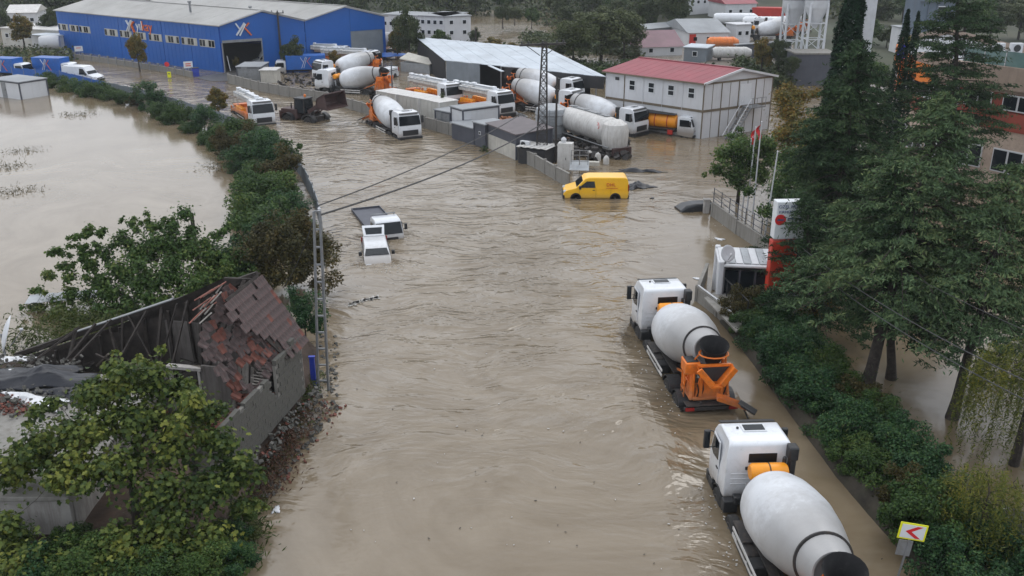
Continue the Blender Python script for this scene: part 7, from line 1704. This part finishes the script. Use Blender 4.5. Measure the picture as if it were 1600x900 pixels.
p = PY(1404, 150, 85); t = thing('orange_pylon', 'narrow orange sign pylon at the left end of the brick building', 'sign', (p.x-.3, 84.5, 0)); z1 = PY(1404, 60, 84.5).z; m = MB(); m.box((0, 0, z1/2+3), (.5, .3, z1-6)); m.build('pylon_panel', 'orangeclad', t, bevel=.03); m = MB(); m.box((0, 0, 3), (.2, .2, 7)); m.build('post', 'steel', t); m = MB(); m.box((.15, 0, z1-.1), (.3, .35, .5)); m.build('yellow_top', 'signyellow', t)
p = PY(1412, 90, 80); t = thing('blue_banner', 'deep blue banner hanging on the orange fascia', 'banner', (p.x, 80.6, zz(98)+.3), .6); m = MB(); m.box((0, 0, .5), (1.1, .04, 1.2)); m.build('cloth', 'bluebanner', t); m = MB(); m.box((0, 0, 1.12), (1.2, .08, .06)); m.build('top_bar', 'steel', t); m = MB(); m.box((0, -.03, .5), (.7, .01, .1)); m.build('lettering_line', 'signwhite', t)
# ================================================================ BACKGROUND
random.seed(77); RNG = np.random.default_rng(77)
def gsolid(px, py, z): return G(px, py, z)
def simple_house(label, name, L0, L1_, depth, h, wall_m, roof_m, z=.6, ridge=1.2, nwin=3, cat='building', flat=False, door=None, winrow=(.55,)):
    a, b = G(*L0, z), G(*L1_, z); d = b-a; L_ = d.length; t = thing(name, label, cat, (a.x, a.y, z), math.atan2(d.y, d.x))
    m = MB(); m.box((L_/2, depth/2, h/2-.6), (L_, depth, h+1.2)); m.build('wall', wall_m, t)
    if flat: m = MB(); m.box((L_/2, depth/2, h+.06), (L_+.4, depth+.4, .14)); m.build('roof', roof_m, t)
    else:
        m = MB(); m.prism([(-.3, -.3, h-.02), (-.3, depth+.3, h-.02), (-.3, depth/2, h+ridge)], (L_+.6, 0, 0)); recalc(m.build('roof', roof_m, t, smooth=False))
    for zf in winrow:
        for k in range(nwin):
            x = L_*(k+.5)/nwin; m = MB(); m.box((x, -.03, h*zf), (.8, .08, .8)); f = m.build('window', 'signwhite', t); m = MB(); m.box((x, -.08, h*zf), (.62, .03, .62)); m.build('pane', 'glass', f)
    if door is not None: m = MB(); m.box((L_*door, -.04, 1.0), (1.1, .08, 2.1)); m.build('door', 'red' if door < .2 else 'charcoal', t)
    return t
simple_house('white two storey prefab block with grey roof behind the trees, left of the river', 'prefab_block', (657, 60), (695, 62), 9, 3.9, 'panelwhite', 'greyroof', .5, nwin=4, winrow=(.75, .3), flat=True)
simple_house('right hand wing of the white prefab block beside the river', 'prefab_block', (695.5, 62), (736, 60), 8, 3.9, 'panelwhite', 'greyroof', .5, nwin=2, winrow=(.75, .3), flat=True)
simple_house('long pale prefab block just right of the blue hall ridge', 'prefab_block', (598, 52), (655, 55), 7, 3.4, 'panelwhite', 'greyroof', .5, nwin=6, flat=True)
simple_house('grey roofed workshop with a red door in the middle of the far yard', 'workshop', (1075, 73), (1137, 72), 15, 2.3, 'panelwhite', 'greyroof', .3, ridge=1.6, nwin=3, door=.1)
simple_house('low grey shed left of the far workshop', 'far_shed', (1012, 66), (1072, 60), 6, 2.3, 'steel', 'greyroof', .3, ridge=.5, nwin=2)
simple_house('faded maroon roofed barn below the far workshop', 'barn', (1000, 86), (1066, 84), 9, 1.2, 'panelwhite', 'purpleroof', .2, ridge=2.1, nwin=2)
simple_house('low hut with a flat blue grey roof right of the maroon barn', 'far_hut', (1068, 94), (1102, 96), 4.5, 1.9, 'greyclad', 'shedroof', .2, nwin=1, flat=True)
simple_house('small white gatehouse in the far yard', 'gatehouse', (1149, 68), (1171, 67), 3.5, 3.1, 'panelwhite', 'panelwhite', .3, nwin=2, flat=True)
simple_house('white house with a dull red roof behind the long white tanks', 'red_roof_house', (1132, 32), (1180, 31), 9, 3.4, 'panelwhite', 'redroof', .5, ridge=1.6, nwin=3)
simple_house('white far building at the top between the trees, left one', 'far_building', (1075, 18), (1115, 16), 9, 3.6, 'panelwhite', 'greyroof', 1.5, ridge=.9, nwin=4)
simple_house('white far building at the top between the trees, right one', 'far_building', (1125, 14), (1165, 13), 9, 3.8, 'panelwhite', 'greyroof', 1.8, ridge=.9, nwin=4)
simple_house('pinkish white street wall building far left behind the autumn tree', 'low_building', (5, 68), (95, 73), 7, 2.6, 'beige', 'dirtywhite', .3, nwin=5, flat=True)
simple_house('white shed with a rounded tank beside it left of the blue hall', 'white_shed', (52, 76), (86, 79), 5, 2.2, 'panelwhite', 'shedroof', .2, nwin=1, flat=True)
simple_house('pale roofed house at the upper left corner', 'far_house', (15, 45), (60, 44), 9, 3, 'panelwhite', 'dirtywhite', .6, ridge=1.2, nwin=3)
g = G(80, 80, .2); t = thing('white_tank', 'white horizontal tank at the left end of the blue hall', 'tank', (g.x, g.y, 0)); m = MB(); m.lathe([(.02, -1.6), (.9, -1.5), (1.1, -1.1), (1.1, 1.1), (.9, 1.5), (.02, 1.6)], (0, 0, 1.6), (1, .3, 0), 20); m.build('tank_shell', 'panelwhite', t); m = MB(); m.box((-.8, 0, .4), (.4, 1.4, 1.0)); m.build('cradle', 'steel', t)
# yard slabs of the far yard
for nm, pts, m_ in (('far_yard', [(1100, 112), (1240, 110), (1240, 62), (1140, 66), (1090, 84)], 'yard'),):
    m = MB(); m.poly([G(px, py, .12) for px, py in pts]); m.build(nm, m_, kind='structure')
# long things lying in the far yard: tanks, drums, parked trucks
def lying(label, name, cat, px, py, L_, r, m_, rz, z=.15, bands=4):
    g = G(px, py, z); t = thing(name, label, cat, (g.x, g.y, z), rz); m = MB(); m.lathe([(.02, -L_/2), (r*.7, -L_/2+.05), (r, -L_/2+.5), (r, L_/2-.8), (r*.55, L_/2)], (0, 0, r+.3), (1, 0, 0), 20); o = m.build('shell', m_, t)
    for k in range(bands): x = -L_/2+L_*(k+1)/(bands+1); m = MB(); m.lathe([(r*1.01, x-.06), (r*1.05, x-.06), (r*1.05, x+.06), (r*1.01, x+.06)], (0, 0, r+.3), (1, 0, 0), 20, cap=False); m.build('band', m_, o)
    for x in (-L_*.3, L_*.3): m = MB(); m.box((x, 0, .25), (.3, r*1.6, .5)); m.build('cradle', 'chassis', t)
lying('orange mixer drum shell lying in the far yard', 'drum_shell', 'drum', 1128, 80, 5.2, 1.0, 'orange', .1)
lying('smaller yellow orange drum shell behind the orange one', 'drum_shell', 'drum', 1122, 73, 2.8, .75, 'yorange', .2)
lying('pinkish white rusty drum shell lying below the orange one', 'drum_shell', 'drum', 1142, 94, 6.0, .85, 'dirtywhite', -.02)
lying('long white tank in the far yard, left of two in a row', 'white_tank', 'tank', 1148, 40, 9, 1.1, 'white', -.05)
lying('long white tank in the far yard, right of two in a row', 'white_tank', 'tank', 1195, 46, 9, 1.1, 'white', -.1)
g = G(1195, 64, .1); dup(mix, 'far mixer truck parked in the yard left of the silos', (g.x, g.y, .0), math.radians(80)); g = G(1215, 56, .1); dup(mix, 'far mixer truck right behind the other one near the silo legs', (g.x, g.y, .0), math.radians(70))
g = G(1208, 34, .1); t = thing('red_trailer', 'red covered trailer in the far yard above the white tanks', 'trailer', (g.x, g.y, .0), -.2); m = MB(); m.box((0, 0, 2.1), (10, 2.4, 2.0)); m.build('cover', 'red', t, bevel=.15); m = MB(); m.box((0, 0, .85), (10, 1.2, .3)); m.build('chassis_frame', 'chassis', t); [wheel(t, 1.0, y, .5, .4) for y in (0,)]
# dark low wall and bank between far yard and the cabin block
simple_house('dark long low wall in front of the far yard', 'dark_wall', (1150, 84), (1236, 78), .4, 1.3, 'charcoal', 'greyroof', .9, nwin=0, flat=True)
# silos on legs
def silo(label, px, d, w_px, ytop_cyl, ybase, m_='siloskin'):
    b = PY(px, ybase, d); t = thing('silo', label, 'silo', (b.x, d, b.z), 0, 'cement silos on legs'); zc = PY(px, ytop_cyl, d).z-b.z; r = w_px*.5*d*ct/F*1.12/1
    m = MB(); m.lathe([(.25, zc-2.6), (r*.98, zc), (r, zc+.1), (r, zc+9), (r*.5, zc+9.6), (.05, zc+9.8)], (0, 0, 0), (0, 0, 1), 28); o = m.build('silo_shell', m_, t)
    for k in range(3): m = MB(); m.lathe([(r, zc+1+k*2.5), (r+.05, zc+1+k*2.5), (r+.05, zc+1.15+k*2.5), (r, zc+1.15+k*2.5)], (0, 0, 0), (0, 0, 1), 28, cap=False); m.build('hoop', 'galv', o)
    for sx, sy in ((-1, -1), (1, -1), (1, 1), (-1, 1)): m = MB(); m.tube([(sx*r*.72, sy*r*.72, -.5), (sx*r*.72, sy*r*.72, zc+.6)], .17, 8); m.build('leg', 'siloskin', t)
    for z in (zc*.33, zc*.68):
        m = MB()
        for (a, b_) in (((-1, -1), (1, -1)), ((1, -1), (1, 1)), ((1, 1), (-1, 1)), ((-1, 1), (-1, -1))): m.bar((a[0]*r*.72, a[1]*r*.72, z), (b_[0]*r*.72, b_[1]*r*.72, z), .1); m.bar((a[0]*r*.72, a[1]*r*.72, z), (b_[0]*r*.72, b_[1]*r*.72, z-zc*.3), .07)
        m.build('leg_bracing', 'siloskin', t)
    m = MB(); m.box((0, 0, -.3), (r*2.4, r*2.4, .5)); m.build('footing', 'concrete', t)
silo('pale cement silo on tall legs, left of the pair', 1233, 132, 34, 12, 88); silo('pale cement silo on tall legs, right of the pair next to the cypress', 1268, 128, 34, 12, 84)
t = thing('silo_plinth', 'concrete plinth with dark base under the right silo', 'plinth', PY(1255, 128, 122)); m = MB(); m.box((1.2, 2, .5), (5.0, 4, 6.0)); m.build('plinth_body', 'charcoal', t); m = MB(); m.box((1.2, 2, 3.6), (5.4, 4.4, .2)); m.build('plinth_cap', 'concrete', t)
p = PY(1338, 56, 140); t = thing('white_silo', 'tall plain white silo wall right of the tall cypress', 'silo', (p.x, 140, 0)); m = MB(); m.box((0, 0, 9), (3.6, 3.6, 19)); m.build('silo_wall', 'siloskin', t, bevel=.1); m = MB(); m.box((0, -1.82, 9), (.1, .06, 18)); m.build('seam', 'galv', t)
p = PY(1413, 65, 150); t = thing('white_hut', 'small white hut between cypress spires and blue grey tower', 'hut', (p.x, 150, p.z-3)); m = MB(); m.box((0, 0, 2.5), (3.4, 3, 5.4)); m.build('hut_wall', 'panelwhite', t); m = MB(); m.box((0, 0, 5.3), (3.7, 3.3, .15)); m.build('roof', 'greyroof', t)
# blue grey tower block
p = PY(1445, 60, 125); t = thing('tower_block', 'blue grey narrow tower with vertical ribs behind the brick building', 'tower', (p.x, 125, 0)); 
m = MB(); m.box((0, 0, 11), (4.6, 4.6, 24)); m.build('tower_wall', 'towerblue', t)
for k in range(5): m = MB(); m.box((-2.2+k*1.1, -2.34, 11), (.16, .14, 24)); m.build('tower_rib', 'towerblue', t)
for k in range(7):
    z = 4+k*2.6; m = MB(); m.box((.6, -2.34, z), (1.2, .1, 1.3)); f = m.build('window', 'signwhite', t); m = MB(); m.box((.6, -2.41, z), (1.0, .04, 1.1)); m.build('pane', 'glass', f); m = MB(); m.box((0, -2.5, z-1.3), (4.8, .5, .12)); m.build('floor_slab', 'towerblue', t)
# ---- trees of the background: shared crowns
def bgproto(seed, rad, m, n=6500, size=.42, clumps=42): 
    global RNG
    RNG = np.random.default_rng(seed); random.seed(seed)
    me, c = crown_mesh('crown', rad, clumps, n, size, T_DIA, m, .3, zc=rad[2]*1.0+1.2, inner=.45)
    tb = trunk_mb((0, 0, -1.5), (0, 0, rad[2]*1.1+1.0), .28, [tuple(x) for x in c[:16]]); o = tb.build('trunk', 'bark'); tm = o.data; bpy.data.objects.remove(o)
    return me, tm
BP = [bgproto(101, (3.6, 3.4, 3.6), 'far'), bgproto(102, (3.2, 3.4, 4.4), 'far'), bgproto(103, (4.2, 3.8, 3.2), 'hedge'), bgproto(104, (2.6, 2.6, 3.4), 'autumn'), bgproto(105, (3.8, 3.6, 4.4), leafmat('pale_willow_leaves', [(.04, .055, .02), (.075, .095, .035), (.12, .135, .055)], trans=.2), 9000, .4, 60)]
def btree(label, px, py, y_top, k, z=.6, wide=1.0, group=None, name='background_tree'):
    g = G(px, py, z); top_ = PY(px, y_top, g.y).z-z; hp_ = (3.6, 4.4, 3.2, 3.4, 4.4)[k]*2+1.2; s = max(.15, top_/hp_); t = thing(name, label, 'tree', (g.x, g.y, z), random.uniform(0, 6), group); t.scale = (s*wide, s*wide, s); link('crown', BP[k][0], t); link('trunk', BP[k][1], t); return t
btree('yellowish willow on the street left of the blue hall', 40, 76, 22, 3); btree('dark tree at the left end of the blue hall', 82, 62, 14, 0); btree('dark bushy tree in the upper left corner', 8, 60, 10, 1)
btree('young autumn tree standing in the flooded street before the blue hall', 218, 112, 52, 3, 0, .75); btree('bare brownish shrub at the fence behind the white boom pump truck', 343, 186, 136, 3, 0, .9)
btree('small tree in front of the hall gate', 370, 108, 88, 3, 0, .9); btree('green tree in front of the second hall gable', 458, 112, 58, 0, 0, .8)
btree('tall thin leaved tree right of the blue hall', 640, 98, 12, 0, 0, .7); btree('shorter tree behind the tall thin leaved one', 622, 92, 40, 3, 0, .8); btree('dark tree below the white prefab block', 690, 82, 46, 2, 0, .9); btree('bare twiggy brown tree behind the light roofed shed', 770, 92, 58, 3, 0, 1.6); btree('small tree right of the white prefab block', 742, 72, 44, 0, 0, .8)
btree('tree growing between beige containers and the white cabin', 690, 190, 146, 0, 0, .6)
btree('brown bare tree among the trucks before the second hall gable', 524, 112, 78, 3, 0, 1.0); btree('brown bare tree right of the blue box truck', 575, 108, 76, 3, 0, .9)
btree('large pale willow beside the river', 938, 96, 4, 4, .3, 1.35, name='willow_tree'); btree('second pale willow closer to the river', 895, 104, 22, 4, .3, 1.2, name='willow_tree'); btree('pale green tree right of the large willow', 975, 88, 10, 4, .4, 1.1)
btree('dark rounded tree above the far workshop', 1052, 55, -18, 1, .6, 1.0); btree('dark tree left of the dark rounded one', 1010, 50, -10, 0, .6, 1.1)
btree('bare dark tree right of the far yard', 1188, 116, 58, 3, .5, .9); btree('dark small tree beside the silo legs', 1215, 120, 55, 1, .3, .7)
for (px, py, yt, k, wd) in ((905, 128, 108, 2, 1.6), (940, 126, 106, 2, 1.7), (870, 120, 98, 2, 1.6), (980, 108, 92, 2, 1.6), (1020, 110, 96, 2, 1.7), (1060, 116, 98, 2, 1.6), (1100, 122, 104, 2, 1.5), (845, 112, 88, 0, 1.4), (1140, 124, 106, 0, 1.3), (1178, 128, 108, 2, 1.3), (1215, 140, 118, 0, 1.2), (1232, 160, 128, 3, .9)):
    btree('low bushy tree in the green belt behind cabin block and light roofed shed', px, py, yt, k, .2, wd, 'bushy trees of the green belt')
for (px, py, yt, k, wd) in ((1505, 70, -10, 2, 1.2), (1545, 66, 8, 0, 1.3), (1590, 62, -6, 4, 1.3), (1630, 66, 0, 0, 1.2), (1475, 40, -20, 1, 1.2), (1370, 40, -5, 0, 1.4), (1350, 70, 30, 2, 1.2), (1385, 75, 40, 0, 1.1), (1368, 150, 96, 2, 1.2), (1385, 190, 130, 0, 1.0), (1235, 125, 84, 1, .9)):
    btree('green tree rising behind the brick building and the cypress spires', px, py, yt, k, .8, wd, 'trees behind the brick building')
# wooded slope: trees on the far bank that can be told apart
for i in range(150):
    px = random.uniform(-40, 1620); py = random.uniform(0, 46)
    if 620 < px < 760 and py > 24: continue
    if 1060 < px < 1240 and py > 8: continue
    if px < 600 and py > 20: py = random.uniform(-6, 18)
    if px > 1230: py = random.uniform(-5, 30)
    btree('one of the dull green trees covering the far wooded slope', px, py, py-random.uniform(26, 42), random.choice([0, 0, 1, 1, 2, 4]), 1.2, random.uniform(.9, 1.4), 'trees of the far wooded slope')
# the wood beyond, one mass
pts = []
for i in range(700):
    y = 200+260*random.random()**1.6; x = random.uniform(-.75, .75)*y
    q_ = 800+x/(y*ct+7)*F
    if 1050 < q_ < 1250 and y < 262: y += 75
    if q_ < 620 and y < 215: continue
    if 640 < q_ < 830 and y < 222: continue
    z = float(hillf(np.array([x]), np.array([y]))[0]); pts.append((x, y, z, random.uniform(2.6, 5.2)))
cc = np.array([[x, y, z+r*.8] for x, y, z, r in pts]); rr = np.array([r for *_, r in pts])
P, D = blob_points(190000, cc, rr, RNG, .85, .75); o = link('far_wood', leaves('far_wood', P, D, .85, T_DIA, 'far', .5), kind='stuff'); tag(o, 'dense dull green wood covering the hill behind everything', 'wood')
# undergrowth along the river and yard edges
P = []; R = np.random.default_rng(9)
for (px0, py0, px1, py1, n_) in ((850, 100, 950, 118, 3500), (950, 112, 1240, 128, 5000), (820, 60, 1000, 84, 4500), (620, 70, 760, 84, 3000), (0, 84, 110, 88, 900), (740, 88, 830, 84, 1200), (1150, 100, 1240, 120, 2000)):
    for _ in range(n_): s = random.random(); g = G(px0+(px1-px0)*s+random.gauss(0, 6), py0+(py1-py0)*s+random.gauss(0, 4), .3); P.append((g.x, g.y, random.uniform(0, 1.3)))
P = np.array(P); D = R.normal(0, 1, P.shape); D[:, 2] = abs(D[:, 2]); D /= np.linalg.norm(D, axis=1)[:, None]; o = link('undergrowth', leaves('undergrowth', P, D, .6, T_DIA, 'far', .5, R=R), kind='stuff'); tag(o, 'low undergrowth lining the river bank and the far yard', 'undergrowth')
btree('brown dry bush at the foot of the light roofed shed near the river', 800, 86, 66, 3, 0, 1.6)
# ================================================================ HAZE
m = bpy.data.materials.new('damp_air'); m.use_nodes = True; nt = m.node_tree; nt.nodes.clear()
v = N(nt, 'ShaderNodeVolumePrincipled'); v.inputs['Density'].default_value = .00026; v.inputs['Color'].default_value = (.88, .92, .97, 1); v.inputs['Anisotropy'].default_value = .2
oo = N(nt, 'ShaderNodeOutputMaterial'); nt.links.new(v.outputs[0], oo.inputs['Volume'])
m.cycles.homogeneous_volume = True if hasattr(m, 'cycles') and hasattr(m.cycles, 'homogeneous_volume') else True
hz = MB(); hz.box((0, 725, 16), (2000, 1700, 56)); ho = hz.build('haze', m, kind='stuff', smooth=False); tag(ho, 'thin damp haze filling the air over the flooded industrial valley', 'haze')
